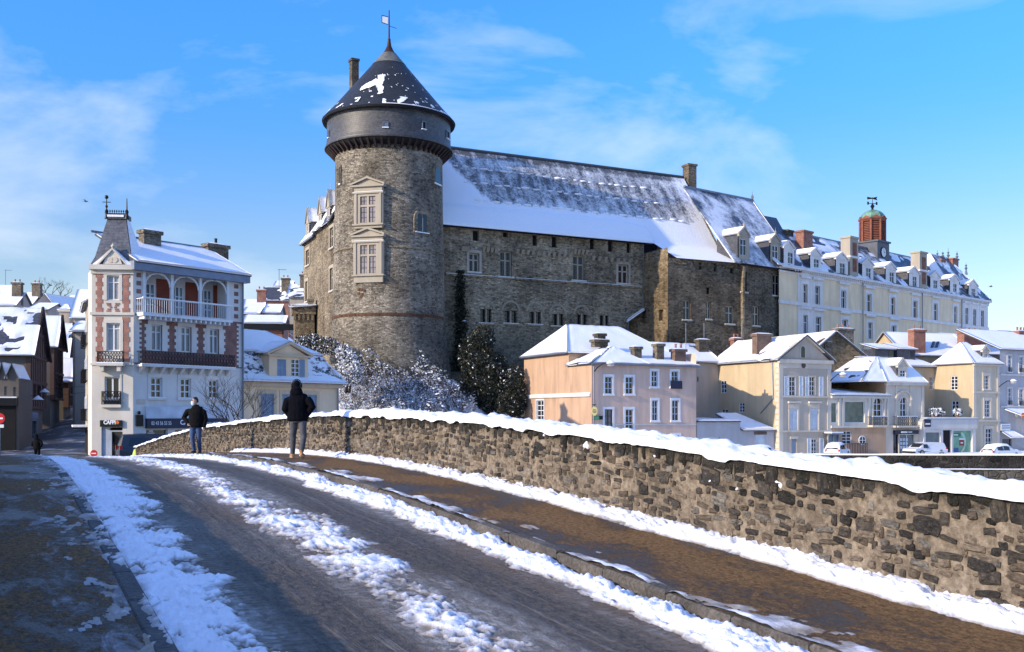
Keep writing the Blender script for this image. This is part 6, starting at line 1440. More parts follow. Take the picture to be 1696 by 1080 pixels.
m = MB(); m.box(SF, r[0] + W_ * .38, r[0] + W_ * .62, r[3] - 1.75, r[3] - 1.1, -.19, -.17); sp_.part('price_card', m, plain('red_card', (.30, .05, .05), .5), w)
m = MB(); m.box(SF, r[0] + W_ * .36, r[0] + W_ * .64, r[3] - 1.09, r[3] - .95, -.19, -.165); m.box(SF, r[0] + W_ * .44, r[0] + W_ * .56, r[3] - 1.5, r[3] - 1.38, -.168, -.15); sp_.part('card_print', m, WLET, w)
for k in range(14):
    t = -1.1 + 2.2 * k / 14; t2 = -1.1 + 2.2 * (k + 1) / 14; q = MB().prism(SF, [(r[0] + W_ * .30 + rr_ * cos(a_), r[2] + 1.55 + rr_ * sin(a_)) for rr_, a_ in ((1.05, t), (1.3, t), (1.3, t2), (1.05, t2))], -.195, -.18); 
    sp_.part('poster_swirl', q, plain('pale_green_print', (.45, .62, .45), .4) if 'pale_green_print' not in bpy.data.materials else bpy.data.materials['pale_green_print'], w)
sp_.part('poster_foot', MB().box(SF, r[0] + .05, r[0] + W_ * .33, r[2], r[2] + .95, -.19, -.165), plain('blue_print', (.03, .10, .28), .4), w)
sq = SF.r(1530.5, 695, 1541, 707, .12); ps = sp_.part('square_sign', MB().box(SF, sq[0], sq[1], sq[2], sq[3], .12, .2), NAVY); m = MB()
for z in (.42, .3): m.box(SF, sq[0] + .12, sq[1] - .12, sq[2] + (sq[3] - sq[2]) * z, sq[2] + (sq[3] - sq[2]) * (z + .09), .2, .215)
sp_.part('sign_print', m, WLET, ps)
slab(sp_, [SF.P(s0 - .15, zs, .2), SF.P(s1 + .15, zs, .2), SF.P(s1 + .1, zs + .02, -4.8), SF.P(s0, zs + .02, -4.8)], ZINC, SNOW, .08, .12, seed=81)
# ---- blue-grey building at the right edge
RB = Fr.px(1655.5, 117.5, 63.43); rb = Thing('grey_terrace_house', 'blue-grey terrace house cut by the right edge, orange shop awning below', 'house', RB.P(6, gz, -3)); uR = 16
zR = RB.z(1675, 579); ro_ = [RB.r(1669, 589, 1674.5, 616), RB.r(1688, 591, 1694, 617), RB.r(1669, 643, 1675, 671), RB.r(1688, 644, 1694, 672), RB.r(1660, 727, 1676, 760)]
m = MB(); wall(m, RB, .05, uR, gz, zR, ro_, .2); rb.part('wall', m, GREYB)
for i, q in enumerate(ro_[:4]):
    w = window(rb, RB, q, 2, 4, dep=.14, w=.06, surr=PALEG, sw=.16, sill=PALEG); z = q[2]; rr_ = railing(rb, RB, q[0] - .05, q[1] + .05, z, z + .5, .1, IRON, 5); rr_.parent = w
rb.part('dark_shopfront', MB().quad(RB.P(ro_[4][0], gz, -.18), RB.P(ro_[4][1], gz, -.18), RB.P(ro_[4][1], ro_[4][3], -.18), RB.P(ro_[4][0], ro_[4][3], -.18)), GLASS)
z = RB.z(1680, 621); rb.part('string_course', MB().box(RB, 0, uR, z - .1, z + .1, -.02, .12), PALEG); z = RB.z(1680, 673); rb.part('lower_string', MB().box(RB, 0, uR, z - .15, z + .05, -.02, .16), PALEG)
slab(rb, [RB.P(-.5, zR, .4), RB.P(uR, zR, .4), RB.P(uR, zR + 2.6, -5), RB.P(-1.2, zR + 2.6, -5)], SLATE, SNOW, seed=85)
chimney(rb, RB, RB.u(1652, -5), RB.u(1676, -5), zR + .8, RB.z(1664, 548, -5), -6, -5, STONEB, pots=0); chimney(rb, RB, RB.u(1688, -4), RB.u(1705, -4), zR + .8, RB.z(1694, 548, -4), -5, -4, BRICKR, pots=3)
aw_ = Thing('shop_awning', 'orange and white shop awning dusted with snow at the right edge', 'awning', RB.P(3, RB.z(1680, 700), 1))
slab(aw_, [RB.P(1.6, RB.z(1680, 688, 1.6), 1.6), RB.P(8, RB.z(1680, 688, 1.6), 1.6), RB.P(8, RB.z(1680, 677), 0), RB.P(.6, RB.z(1680, 677), 0)], WHITE, SNOW, .05, .08, seed=87, name='canopy')
v0_ = RB.z(1690, 692, 1.62); aw_.part('valance', MB().box(RB, 1.6, 8, v0_, v0_ + .55, 1.6, 1.64), ORSIGN); text(aw_, 'LE', RB, RB.u(1684, 1.65), v0_ + .28, 1.645, .42, YSIGN, bold=.01)
s2 = Thing('shop_sign', 'white shop sign panel above the small snowy awning at the right', 'sign', RB.P(1, RB.z(1664, 712), .2)); q = RB.r(1658, 702, 1673.5, 713, .3); s2.part('panel', MB().box(RB, *q, .22, .3), WHITE); m = MB()
for z in (.62, .3): m.box(RB, q[0] + .12, q[1] - .12, q[2] + (q[3] - q[2]) * z, q[2] + (q[3] - q[2]) * (z + .16), .3, .315)
s2.part('lettering', m, BLUESH)
a2_ = Thing('shop_awning', 'small grey awning carrying a sheet of snow beside the yellow corner house', 'awning', RB.P(1.2, RB.z(1664, 725), .8)); slab(a2_, [RB.P(.1, RB.z(1664, 725, 1.3), 1.3), RB.P(2.6, RB.z(1664, 725, 1.3), 1.3), RB.P(2.2, RB.z(1664, 714), 0), RB.P(.1, RB.z(1664, 714), 0)], ZINC, SNOW, .05, .12, seed=88, name='canopy')
wall_lamp(GB, uB - .1, GB.z(1374, 622), 'swan-neck street lamp on the right corner of the gabled house', L=.9)
wall_lamp(YH, uY - .1, YH.z(1655, 633), 'swan-neck street lamp on the right corner of the yellow corner house', L=1.3)
# ---- roofs between the quay houses and the gallery
def plain_house(label, fr, u0, u1, ze, zr, depth, wallm, seed, bare=0, ridge=None, cat='house', name='town_house', z0=None, gable=True, snow=SNOW):
    t = Thing(name, label, cat, fr.P((u0 + u1) / 2, gz if z0 is None else z0, -depth / 2)); zz = gz if z0 is None else z0
    m = MB(); wall(m, fr, u0, u1, zz, ze); L_ = fr.left(u0); R_ = fr.right(u1)
    m.prism(L_, [(-depth, zz), (0, zz), (0, ze), (-depth / 2, zr - .1), (-depth, ze)], -.2, 0); m.prism(R_, [(0, zz), (depth, zz), (depth, ze), (depth / 2, zr - .1), (0, ze)], -.2, 0); t.part('wall', m, wallm)
    slab(t, [fr.P(u0 - .3, ze, .4), fr.P(u1 + .3, ze, .4), fr.P(u1 + .3, zr, -depth / 2), fr.P(u0 - .3, zr, -depth / 2)], SLATE, snow, seed=seed, bare=bare)
    slab(t, [fr.P(u1 + .3, ze, -depth - .4), fr.P(u0 - .3, ze, -depth - .4), fr.P(u0 - .3, zr, -depth / 2), fr.P(u1 + .3, zr, -depth / 2)], SLATE, snow, seed=seed + 1)
    return t
B1 = Fr.px(1497, 124, 72); t = plain_house('wide snowy roof with tapered red chimney behind the yellow corner house', B1, 0, B1.u(1610), B1.z(1550, 590), B1.z(1550, 553, -3.5), 7, YEL, 91)
chimney(t, B1, B1.u(1514, .2), B1.u(1533, .2), B1.z(1520, 588), B1.z(1523, 546), -.9, .2, BRICKR, pots=2)
for x in (1540, 1547): t.part('skylight', MB().hexa([B1.at(x, 578, -.9), B1.at(x + 5, 578, -.9), B1.at(x + 8, 569, -1.9), B1.at(x + 3, 569, -1.9), *[(p[0], p[1] - .25, p[2] + .25) for p in (B1.at(x, 578, -.9), B1.at(x + 5, 578, -.9), B1.at(x + 8, 569, -1.9), B1.at(x + 3, 569, -1.9))]]), GLASS)
B2 = Fr.px(1590, 127, 66); t2 = plain_house('snowy roof with broad red brick chimney and satellite dish at the right', B2, 0, B2.u(1720), B2.z(1650, 588), B2.z(1640, 556, -3.5), 7, GREY, 95)
chimney(t2, B2, B2.u(1597, .3), B2.u(1633, .3), B2.z(1610, 590), B2.z(1615, 550), -.8, .3, BRICKR, pots=4)
p = B2.at(1638, 551, .5); t2.part('satellite_dish', MB().lathe((0, 0), [(.0, 0), (.3, .04), (.5, .14)], 14), ZINC).data.transform(__import__('mathutils').Matrix.Translation((p[0] - t2.loc[0], p[1] - t2.loc[1], p[2] - t2.loc[2])) @ __import__('mathutils').Matrix.Rotation(radians(100), 4, 'X'))

# ================================================================== CORNER HOUSE AT THE BRIDGE HEAD
CH = Fr.px(152, 70, 84); cN = CH.u(220.5); CR = Fr(*CH.P(cN, 0)[:2], 39.1); uC = CR.u(403.5)
co = Thing('corner_house', 'tall white stone and red brick corner house with pointed slate turret', 'house', CR.P(3, EYE - 3, -3))
zg0 = EYE - 3.1
CRE = plaster('chamfer_stone', (.64, .60, .53), amt=.25); CRB = plaster('shaded_ashlar', (.72, .69, .65), amt=.25); BRK = brickm('facade_brick', (.36, .12, .08), (.26, .08, .055), (.42, .33, .27), 3.4); BRK2 = brickm('facade_brick_shaded', (.25, .085, .065), (.18, .06, .05), (.30, .24, .20), 3.4); RENDER = plain('brick_red_render', (.26, .06, .035), .8, .2)  # shade is toned into the right front's copies of the stone and brick
zC = CH.z(186, 446); zS = CH.z(186, 519.5); zI = CH.z(186, 602)
# chamfered corner
cw_ = [CH.r(177, 456, 197.5, 497), CH.r(176.5, 535, 199, 581), CH.r(173.5, 624, 198, 661), CH.r(168, 708, 203, 762)]
m = MB(); wall(m, CH, 0, cN, zg0, zC, cw_, .25); co.part('corner_wall', m, CRE)
sl_ = Fr(*CH.P(0, 0)[:2], 84 + 68); m = MB(); wall(m, sl_, -2.3, 0, zg0, zC); co.part('street_wall', m, CRE)
window(co, CH, cw_[0], 2, 2, glass=CURT, dep=.2, w=.08, split=[.72], surr=CRE, sw=.2, sp=.05); window(co, CH, cw_[1], 2, 2, glass=CURT, dep=.2, w=.08, split=[.8], surr=CRE, sw=.2, sp=.05); window(co, CH, cw_[2], 2, 1, glass=GLASS, dep=.2, w=.09, surr=CRE, sw=.15, sp=.04)
r = cw_[3]; d_ = co.part('entrance', MB().box(CH, r[0] + .55, r[1], r[2], r[3] - .3, -.24, -.2), GLASS); m = MB(); m.box(CH, r[0], r[0] + .55, r[2], r[3], -.24, -.12); m.box(CH, r[0] + .55, r[0] + .65, r[2], r[3] - .2, -.2, -.12); m.box(CH, r[0] + .65, r[1], r[3] - .3, r[3] - .2, -.2, -.12); co.part('entrance_frame', m, plain('grey_blue_paint', (.42, .46, .52), .5), d_)
for (x0, x1) in ((158.5, 170.5), (202.5, 215)):
    for y0, y1 in ((453, 517), (525, 599)):
        a, b = CH.u(x0), CH.u(x1); z0, z1 = CH.z(186, y1), CH.z(186, y0); n = 9
        for k in range(n):
            e = .1 if k % 2 else 0; co.part('brick_panel', MB().box(CH, a + e, b - e, z0 + (z1 - z0) * k / n, z0 + (z1 - z0) * (k + 1) / n, -.02, .025), BRK)
a, b = CH.u(176), CH.u(198); z0, z1 = CH.z(186, 517), CH.z(186, 502); m = MB()
for k in range(5): z = z0 + (z1 - z0) * (k + .3) / 5; w = (b - a) * (.5, .42, .25, .42, .5)[k]; um = (a + b) / 2; m.box(CH, um - w, um - w * .35, z, z + .09, -.02, .035); m.box(CH, um + w * .35, um + w, z, z + .09, -.02, .035)
co.part('brick_ornament', m, BRK)
for q_ in ((-.1, cN + .1, zS - .1, zS + .08, -.05, .12), (-.12, cN + .1, zC - .05, zC + .28, -.1, .32), (-.05, cN + .05, zC - .32, zC - .05, -.05, .1), (-.08, cN + .08, zI - .12, zI + .02, -.05, .08)): co.part('moulding', MB().box(CH, *q_), CRE)
# balcony on the corner
a, b = CH.u(160, .5), CH.u(204.5, .5); bl = co.part('balcony', MB().box(CH, a, b, zI - .18, zI, 0, .62).box(CH, a + .2, a + .45, zI - .55, zI - .18, 0, .5).box(CH, b - .45, b - .2, zI - .55, zI - .18, 0, .5), CRE); rl = railing(co, CH, a + .05, b - .05, zI, CH.z(182, 582, .5), .56, IRON, 9, True, side=.5); rl.parent = bl; co.part('snow', MB().box(CH, a, b, zI + .002, zI + .06, .1, .6), SNOW, bl)
a, b = CH.u(168.5, .2), CH.u(199, .2); z0, z1 = CH.z(184, 670, .2), CH.z(184, 648, .2); gr = railing(co, CH, a, b, z0, z1, .22, IRON, 6, True, name='window_grille', side=.2); co.part('window_box', MB().box(CH, a + .1, b - .1, z0 + .05, z0 + .28, .02, .2), plain('planter', (.10, .09, .08), .8), gr); co.part('snow', MB().box(CH, a + .12, b - .12, z0 + .281, z0 + .36, .03, .19), SNOW, gr); co.part('grille_sill', MB().box(CH, a - .05, b + .05, z0 - .2, z0, 0, .26), CRE, gr)
# gablet over the corner
zp0, zp1 = CH.z(187, 441), CH.z(187, 414); a, b, um = CH.u(171.5), CH.u(203.5), CH.u(187.5)
gm = MB(); gm.prism(CH, [(a, zC), (b, zC), (b, zp0 + .1), (um + .35, zp1 - .25), (um, zp1), (um - .35, zp1 - .25), (a, zp0 + .1)], -.3, .16)
for s_ in (-1, 1): gm.hexa([CH.P(um + s_ * .95, zp0 + .02, -.1), CH.P(um, zp1 - .02, -.1), CH.P(um, zp1 - .02, .26), CH.P(um + s_ * .95, zp0 + .02, .26), CH.P(um + s_ * .95, zp0 + .18, -.1), CH.P(um, zp1 + .14, -.1), CH.P(um, zp1 + .14, .26), CH.P(um + s_ * .95, zp0 + .18, .26)])
gb_ = co.part('gablet', gm, CRE); p = CH.P(um, zp1, .08); co.part('finial', MB().lathe(p, [(.16, p[2]), (.07, p[2] + .12), (.15, p[2] + .25), (.04, p[2] + .38), (0, p[2] + .5)], 10), CRE, gb_)
for k in range(12):
    pass
co.part('carving', disc(CH, um - .14, zp0 + .42, .2, .16, .20, 12).prism(CH, [(um + .14 + .2 * cos(q * pi / 6), zp0 + .42 + .2 * sin(q * pi / 6)) for q in range(12)], .16, .20), STONEG, gb_)
for s_ in (-1, 1): slab(co, ([CH.P(um - 1.35, zp0 + .05, .22), CH.P(um - .95, zp0 + .1, .22), CH.P(um, zp1 + .15, .2), CH.P(um - .02, zp1 + .15, -.3)] if s_ < 0 else [CH.P(um + .95, zp0 + .1, .22), CH.P(um + 1.35, zp0 + .05, .22), CH.P(um + .02, zp1 + .15, -.3), CH.P(um, zp1 + .15, .2)]), CRE, SNOW, .03, .07, .01, parent=gb_, name='coping')
# turret roof
TUR = slate('turret_slates', (.10, .105, .12), courses=5)
tz0, tz1 = zC + .27, CH.z(195, 364, -1.3); bA = [CH.P(-.3 + .25, tz0, .2), CH.P(cN + .05, tz0, .2), CH.P(cN + .35, tz0, -3.1), CH.P(-.05, tz0, -3.1)]; c_ = CH.u(196, -1.4)
tA = [CH.P(c_ - .62, tz1, -1.0), CH.P(c_ + .62, tz1, -1.0), CH.P(c_ + .62, tz1, -1.9), CH.P(c_ - .62, tz1, -1.9)]
bb = [np.array(q) for q in bA]; tt_ = [np.array(q) for q in tA]; mid = [b * .72 + t * .28 + np.array([0, 0, -.35]) for b, t in zip(bb, tt_)]
m = MB(); m.add([*bb, *mid, *tt_], [(0, 1, 5, 4), (1, 2, 6, 5), (2, 3, 7, 6), (3, 0, 4, 7), (4, 5, 9, 8), (5, 6, 10, 9), (6, 7, 11, 10), (7, 4, 8, 11), (8, 9, 10, 11)]); tr_ = co.part('turret_roof', m, TUR)
n_ = np.array([.55, -.1, .35]); q = [mid[1], mid[2], tt_[2], tt_[1]]; co.part('snow', MB().quad(*[tuple(x * .985 + np.mean(q, 0) * .015 + np.array([.05, -.01, .03])) for x in q]), SNOW, tr_)
cz0, cz1 = tz1, CH.z(195, 357, -1.4); co.part('crest_curb', MB().box(Fr(*CH.P(c_, 0, -1.45)[:2], 84), -.72, .72, cz0, cz1, -.55, .55), TUR, tr_); co.part('crest_snow', MB().box(Fr(*CH.P(c_, 0, -1.45)[:2], 84), -.6, .5, cz0 + .12, cz1 - .05, .5, .6), SNOW, tr_)
fq = Fr(*CH.P(c_, 0, -1.0)[:2], 84); m = MB(); m.tube([fq.P(-.65, cz1 + .05), fq.P(.65, cz1 + .05)], .03, 5)
for k in range(9): u = -.6 + 1.2 * k / 8; m.tube([fq.P(u, cz1), fq.P(u, cz1 + .32)], .022, 4); m.ball(fq.P(u, cz1 + .22), .06, 6, 4)
for u, y in ((-.68, 326), (.68, 329)):
    zt_ = CH.z(196, y, -1); m.lathe(fq.P(u, 0)[:2], [(.16, cz0), (.1, cz1), (.13, cz1 + .2), (.05, cz1 + .35), (.03, zt_), (0, zt_ + .05)], 8)
zt_ = CH.z(184, 335, -1); m.tube([fq.P(-.95, zt_), fq.P(-.4, zt_)], .025, 4); m.ball(fq.P(-.68, zt_ + .35), .14, 8, 5); m.ball(fq.P(-.68, zt_ - .3), .1, 8, 5); co.part('cresting', m, IRON, tr_)
# right front: ground floor, stone floor, brick floor, loggia
zL = CR.z(240, 520); zE_ = CR.z(320, 460); zB1 = CR.z(310, 606.5)
s1w = [CR.r(250, 625.5, 268.5, 659), CR.r(299, 627, 316, 660), CR.r(345.5, 629.5, 361, 660)]; s2w = [CR.r(251, 538, 268.5, 581), CR.r(300, 541.5, 317, 583.5), CR.r(347, 545, 362.5, 586)]
sh0 = [CR.r(242, 711, 278, 760), CR.r(290, 711, 330, 760), CR.r(336, 711, 372, 760)]
m = MB(); wall(m, CR, 0, uC, zg0, zB1, s1w + sh0, .25); co.part('lower_wall', m, CRB)
m = MB(); wall(m, CR, 0, uC, zB1, zL, s2w, .25); co.part('brick_wall', m, BRK2)
lg0, lg1 = CR.u(237.5), CR.u(379)
m = MB(); wall(m, CR, 0, uC, zL, zE_ + .6, [(lg0, lg1, zL, zE_)], 1.5); m.quad(CR.P(lg0, zL, -1.5), CR.P(lg1, zL, -1.5), CR.P(lg1, zE_, -1.5), CR.P(lg0, zE_, -1.5)); co.part('loggia_wall', m, CRB)
CRr = CR.right(uC); m = MB(); wall(m, CRr, 0, 8, zg0, zE_ + .6); m.prism(CRr, [(0, zE_ + .6), (9, zE_ + .6), (4.5, CR.z(350, 417, -4.5) - .1)], -.2, 0); co.part('end_wall', m, GREY)
for i, q in enumerate(s1w): window(co, CR, q, 2, 3, dep=.2, w=.09, surr=CRB, sw=.25, sp=.05, sill=CRB)
for i, q in enumerate(s2w):
    w = window(co, CR, q, 2, 2, dep=.2, w=.09, split=[.72], glass=GLASS2, surr=CRB, sw=.30, sp=.05)
    m = MB(); n = 8
    for k in range(n):
        e = .42 if k % 2 else .30; z = q[2] + (q[3] - q[2]) * k / n
        for a, b in ((q[0] - e - .12, q[0] - .30), (q[1] + .30, q[1] + e + .12)): m.box(CR, a, b, z, z + (q[3] - q[2]) / n, -.02, .035)
    m.box(CR, q[0] - .55, q[1] + .55, q[3] + .34, q[3] + .75, -.02, .045); co.part('window_quoins', m, CRB, w)
for k in range(20):     # quoins at both ends of the brick floor
    z = zB1 + .1 + (zL - zB1 - .25) * k / 20; e = .62 if k % 2 else .45; co.part('quoin', MB().box(CR, 0, e, z, z + (zL - zB1 - .25) / 20, -.02, .03), CRB); co.part('quoin', MB().box(CR, uC - e, uC, z, z + (zL - zB1 - .25) / 20, -.02, .03), CRB)
for k in range(5):
    z = zL + .25 + (zE_ - zL) * k / 5.2; co.part('brick_block', MB().box(CR, .25, .58, z, z + .3, -.02, .03), BRK2); co.part('brick_block', MB().box(CR, uC - .85, uC - .5, z, z + .3, -.02, .03), BRK2)
# loggia: doors, red panels, posts with curved braces, balustrade
BK = CR.off(-1.5)
for (x0, x1, kind) in ((239, 255, 0), (259, 283, 1), (288, 302, 0), (307, 330, 1), (335, 349, 0), (353, 377, 1)):
    a, b = BK.u(x0), BK.u(x1)
    if kind: co.part('red_panel', MB().box(BK, a, b, zL + .05, zE_ - .15, -.02, .05), RENDER)
    else: window(co, BK, (a, b, zL + .1, zL + 2.35), 2, 3, dep=-.05, w=.09, glass=GLASS2)
for x in (238.5, 285, 332, 377.5):
    u = CR.u(x, .05); m = MB(); m.box(CR, u - .1, u + .1, zL, zE_ + .05, -.1, .1)
    for s_ in (-1, 1):
        if (x == 238.5 and s_ < 0) or (x == 377.5 and s_ > 0): continue
        pts = [CR.P(u + s_ * (.12 + .95 * (1 - cos(t))), zE_ - .9 + .9 * sin(t), 0) for t in np.linspace(0, pi / 2, 7)]; m.tube(pts, .07, 5)
    co.part('post', m, WHITE)
zb_ = CR.z(310, 526, .9); zbt = CR.z(310, 502.5, .9); a, b = CR.u(236.5, .9), CR.u(385, .9)
bl = co.part('wooden_balcony', MB().box(CR, a, b, zL - .2, zL - .02, .0, .95), WHITE)
for k in range(18): u = a + (b - a) * (k + .5) / 18; co.part('joist', MB().box(CR, u - .06, u + .06, zL - .42, zL - .2, 0, .85), WHITE, bl)
rl = railing(co, CR, a + .03, b - .03, zL, zL + 1.02, .9, WHITE, 40, side=.9, name='balustrade'); rl.parent = bl; co.part('snow', MB().box(CR, a, b, zL + 1.02, zL + 1.08, .85, .96), SNOW, bl)
# iron balcony
a, b = CR.u(234.5, .7), CR.u(390, .7); z = CR.z(310, 606, .7); bl = co.part('iron_balcony', MB().box(CR, a, b, z - .16, z, 0, .75), CRB); rl = railing(co, CR, a + .05, b - .05, z, z + .92, .7, IRON, 30, True, side=.65); rl.parent = bl; co.part('snow', MB().box(CR, a, b, z + .002, z + .05, .55, .76), SNOW, bl)
for k in range(10): u = a + .3 + (b - a - .6) * k / 9; co.part('bracket', MB().hexa([CR.P(u - .1, z - .6, 0), CR.P(u + .1, z - .6, 0), CR.P(u + .1, z - .6, .12), CR.P(u - .1, z - .6, .12), CR.P(u - .1, z - .16, 0), CR.P(u + .1, z - .16, 0), CR.P(u + .1, z - .16, .6), CR.P(u - .1, z - .16, .6)]), CRB, bl)
# eaves and roof
co.part('eaves_fascia', MB().box(CR, -.25, uC + .2, zE_ + .02, zE_ + .62, -.1, .55), plain('zinc_fascia', (.22, .26, .33), .5)); zR_ = CR.z(300, 408, -4.5)
slab(co, [CR.P(-.1, zE_ + .6, .6), CR.P(uC + .3, zE_ + .6, .6), CR.P(uC + .3, zR_, -4.5), CR.P(-.3, zR_, -4.5)], SLATE, SNOW, .12, .13, seed=101, step=.35)
slab(co, [CR.P(uC + .3, zE_ + .6, -9.4), CR.P(3.4, zE_ + .6, -9.4), CR.P(.8, zR_, -4.5), CR.P(uC + .3, zR_, -4.5)], SLATE, SNOW, seed=102)
co.part('ridge_tiles', MB().tube([CR.P(-.6, zR_ + .14, -4.5), CR.P(uC + .3, zR_ + .14, -4.5)], .09, 6), ZINC)
chimney(co, CR, CR.u(238.5, -3.2), CR.u(267, -3.2), zR_ - 1.6, CR.z(253, 382, -3.2), -3.9, -3.2, STONEB, snow=True); chimney(co, CR, CR.u(345, -4.0), CR.u(378.5, -4.0), zR_ - 1.2, CR.z(362, 405, -4.0), -4.7, -4.0, STONEB, pots=1, potm=IRON)
for (x0, y0) in ((236, 411), (282, 417)): co.part('skylight', MB().hexa([CR.at(x0, y0 + 9, -2.2), CR.at(x0 + 14, y0 + 11, -2.2), CR.at(x0 + 11, y0 + 2, -3.1), CR.at(x0 - 3, y0, -3.1), *[(q[0] + .08, q[1] - .1, q[2] + .22) for q in (CR.at(x0, y0 + 9, -2.2), CR.at(x0 + 14, y0 + 11, -2.2), CR.at(x0 + 11, y0 + 2, -3.1), CR.at(x0 - 3, y0, -3.1))]]), ZINC)
co.part('drain_pipe', MB().tube([CR.P(uC - .15, zE_, .12), CR.P(uC - .15, zg0, .12)], .07, 6), ZINC)
# shopfront
fa = co.part('shop_blind_box', MB().box(CR, CR.u(240), CR.u(374), CR.z(307, 693), CR.z(307, 674), 0, .2), plain('pale_blue_box', (.55, .60, .68), .5)); fs = co.part('shop_fascia', MB().box(CR, CR.u(240.5), CR.u(374), CR.z(307, 709), CR.z(307, 693), 0, .26), NAVY)
zt_ = CR.z(307, 701); text(co, '02 43 56 55 55', CR, CR.u(268, .3), zt_, .265, .36, WLET, fs, width=CR.u(284.5, .3) - CR.u(251.5, .3)); text(co, 'CAFPI', CR, CR.u(311, .3), zt_ + .05, .265, .46, WLET, fs, bold=.012); text(co, 'immobilier', CR, CR.u(354, .3), zt_, .265, .26, WLET, fs, width=CR.u(366, .3) - CR.u(342, .3))
for q in sh0: window(co, CR, q, 1, 1, mat=CRB, glass=GLASS, dep=.22, w=.06)
for (x, w_) in ((250.5, 8),): m = MB(); m.box(CR, CR.u(247, -.15), CR.u(254, -.15), CR.z(250, 715), CR.z(250, 713), -.2, -.18); m.box(CR, CR.u(245, -.15), CR.u(256, -.15), CR.z(250, 718), CR.z(250, 716.7), -.2, -.18); co.part('window_print', m, WLET)
co.part('notice_board', MB().box(CR, CR.u(224.5), CR.u(236), CR.z(230, 706), CR.z(230, 687), 0, .12).ball(CR.at(230.5, 683.5, .08), .12, 8, 5), IRON)
m = MB().box(CR, CR.u(226.5), CR.u(240), CR.z(233, 669), CR.z(233, 661), 0, .05); co.part('wall_plaque', m, STONEG)
es = Thing('shop_sign', 'black fascia sign with white and orange lettering over the corner door', 'sign', CH.P(CH.u(185), CH.z(185, 707), .1)); es.part('panel', MB().box(CH, CH.u(166.5), CH.u(203), CH.z(185, 707), CH.z(185, 696), .03, .14), IRON)
zt_ = CH.z(185, 699.8); text(es, 'CAFPI', CH, CH.u(181.5, .15), zt_, .142, .36, WLET, bold=.014, width=CH.u(191, .15) - CH.u(171, .15)); es.part('emblem', disc(CH, CH.u(194.5, .15), zt_, .11, .14, .155, 12).prism(CH, [(CH.u(193, .15) + .02 * q, zt_ + .05 + .12 * q) for q in (0, 1)] + [(CH.u(193, .15) + .1, zt_ + .14)], .14, .155), ORSIGN)

# ---- yellow mansard house
MN = Fr.px(398, 78.5, 39.1); uM = MN.u(560); mn = Thing('mansard_house', 'low yellow house with snowy mansard roof and pedimented double dormer', 'house', MN.P(5, EYE - 3.2, -4))
zM0 = MN.z(480, 634); YM = plaster('straw_plaster', (.86, .63, .40), amt=.25); YST = plaster('ochre_stone', (.64, .48, .32), amt=.3)
gwm = [MN.r(431, 652, 453.5, 700), MN.r(467, 653, 487, 700), MN.r(508, 654, 524.5, 690)]
m = MB(); wall(m, MN, 0, uM, EYE - 3.2, zM0, gwm, .2); wall(m, MN.right(uM), 0, 8, EYE - 3.2, zM0); mn.part('wall', m, YM)
for q in gwm: shutter(mn, MN, q[0], (q[0] + q[1]) / 2 - .01, q[2], q[3], -.1, BLUESH, 14); shutter(mn, MN, (q[0] + q[1]) / 2 + .01, q[1], q[2], q[3], -.1, BLUESH, 14); mn.part('surround', MB().box(MN, q[0] - .25, q[0], q[2], q[3], -.02, .05).box(MN, q[1], q[1] + .25, q[2], q[3], -.02, .05).box(MN, q[0] - .25, q[1] + .25, q[3], q[3] + .3, -.02, .055), YST)
mn.part('cornice', MB().box(MN, -.2, uM + .3, zM0 - .35, zM0 + .02, -.1, .3), YST); mn.part('gutter', MB().tube([MN.P(-.3, zM0 + .08, .55), MN.P(uM + .4, zM0 + .08, .55)], .1, 6), IRON)
zk = MN.z(440, 621, -.3); zt2 = MN.z(440, 583, -1.2); zt3 = MN.z(406, 547, -4.2)
MSL = slate('mansard_slates', (.05, .05, .06), .95, .43, .50, scale=1.4, sz=(1, 1, 2.2), courses=6)
slab(mn, [MN.P(-.4, zM0 + .05, .6), MN.P(uM + .5, zM0 + .05, .6), MN.P(uM - .1, zk, -.25), MN.P(-.4, zk, -.25)], SLATE, SNOW, .08, .12, seed=111, step=.3)
slab(mn, [MN.P(-.4, zk, -.25), MN.P(uM - .1, zk, -.25), MN.P(uM - .9, zt2, -1.2), MN.P(-.4, zt2, -1.2)], MSL, None, .08)
slab(mn, [MN.P(uM + .5, zM0 + .05, .6), MN.P(uM + .5, zM0 + .05, -8), MN.P(uM - .9, zt2, -7), MN.P(uM - .9, zt2, -1.2)], MSL, SNOW, .08, bare=.4, seed=113)
slab(mn, [MN.P(-.4, zt2, -1.1), MN.P(uM - .7, zt2, -1.1), MN.P(uM - 4.2, zt3, -4.2), MN.P(-.4, zt3, -4.2)], SLATE, SNOW, .08, .13, seed=114, step=.35)
slab(mn, [MN.P(uM - .7, zt2, -1.1), MN.P(uM - .7, zt2, -7.3), MN.P(uM - 4.2, zt3, -4.3), MN.P(uM - 4.2, zt3, -4.2)], SLATE, SNOW, seed=115)
a, b = MN.u(446, .1), MN.u(510, .1); z0, z1 = MN.z(478, 626, .1), MN.z(478, 590, .1); dw_ = [MN.r(459, 595, 474, 624, .1), MN.r(482, 595, 496, 624, .1)]
m = MB(); wall(m, MN, a, b, z0, z1, dw_, .15, .1); um = (a + b) / 2; zp = MN.z(479, 569, .2); m.prism(MN, [(a - .1, z1), (b + .1, z1), (um, zp - .1)], -.3, .12)
m.quad(MN.P(a, z0, .1), MN.P(a, z1, .1), MN.P(a, z1, -1.6), MN.P(a, z0, -1.6)); m.quad(MN.P(b, z0, .1), MN.P(b, z0, -1.6), MN.P(b, z1, -1.6), MN.P(b, z1, .1)); dm = mn.part('dormer', m, YM)
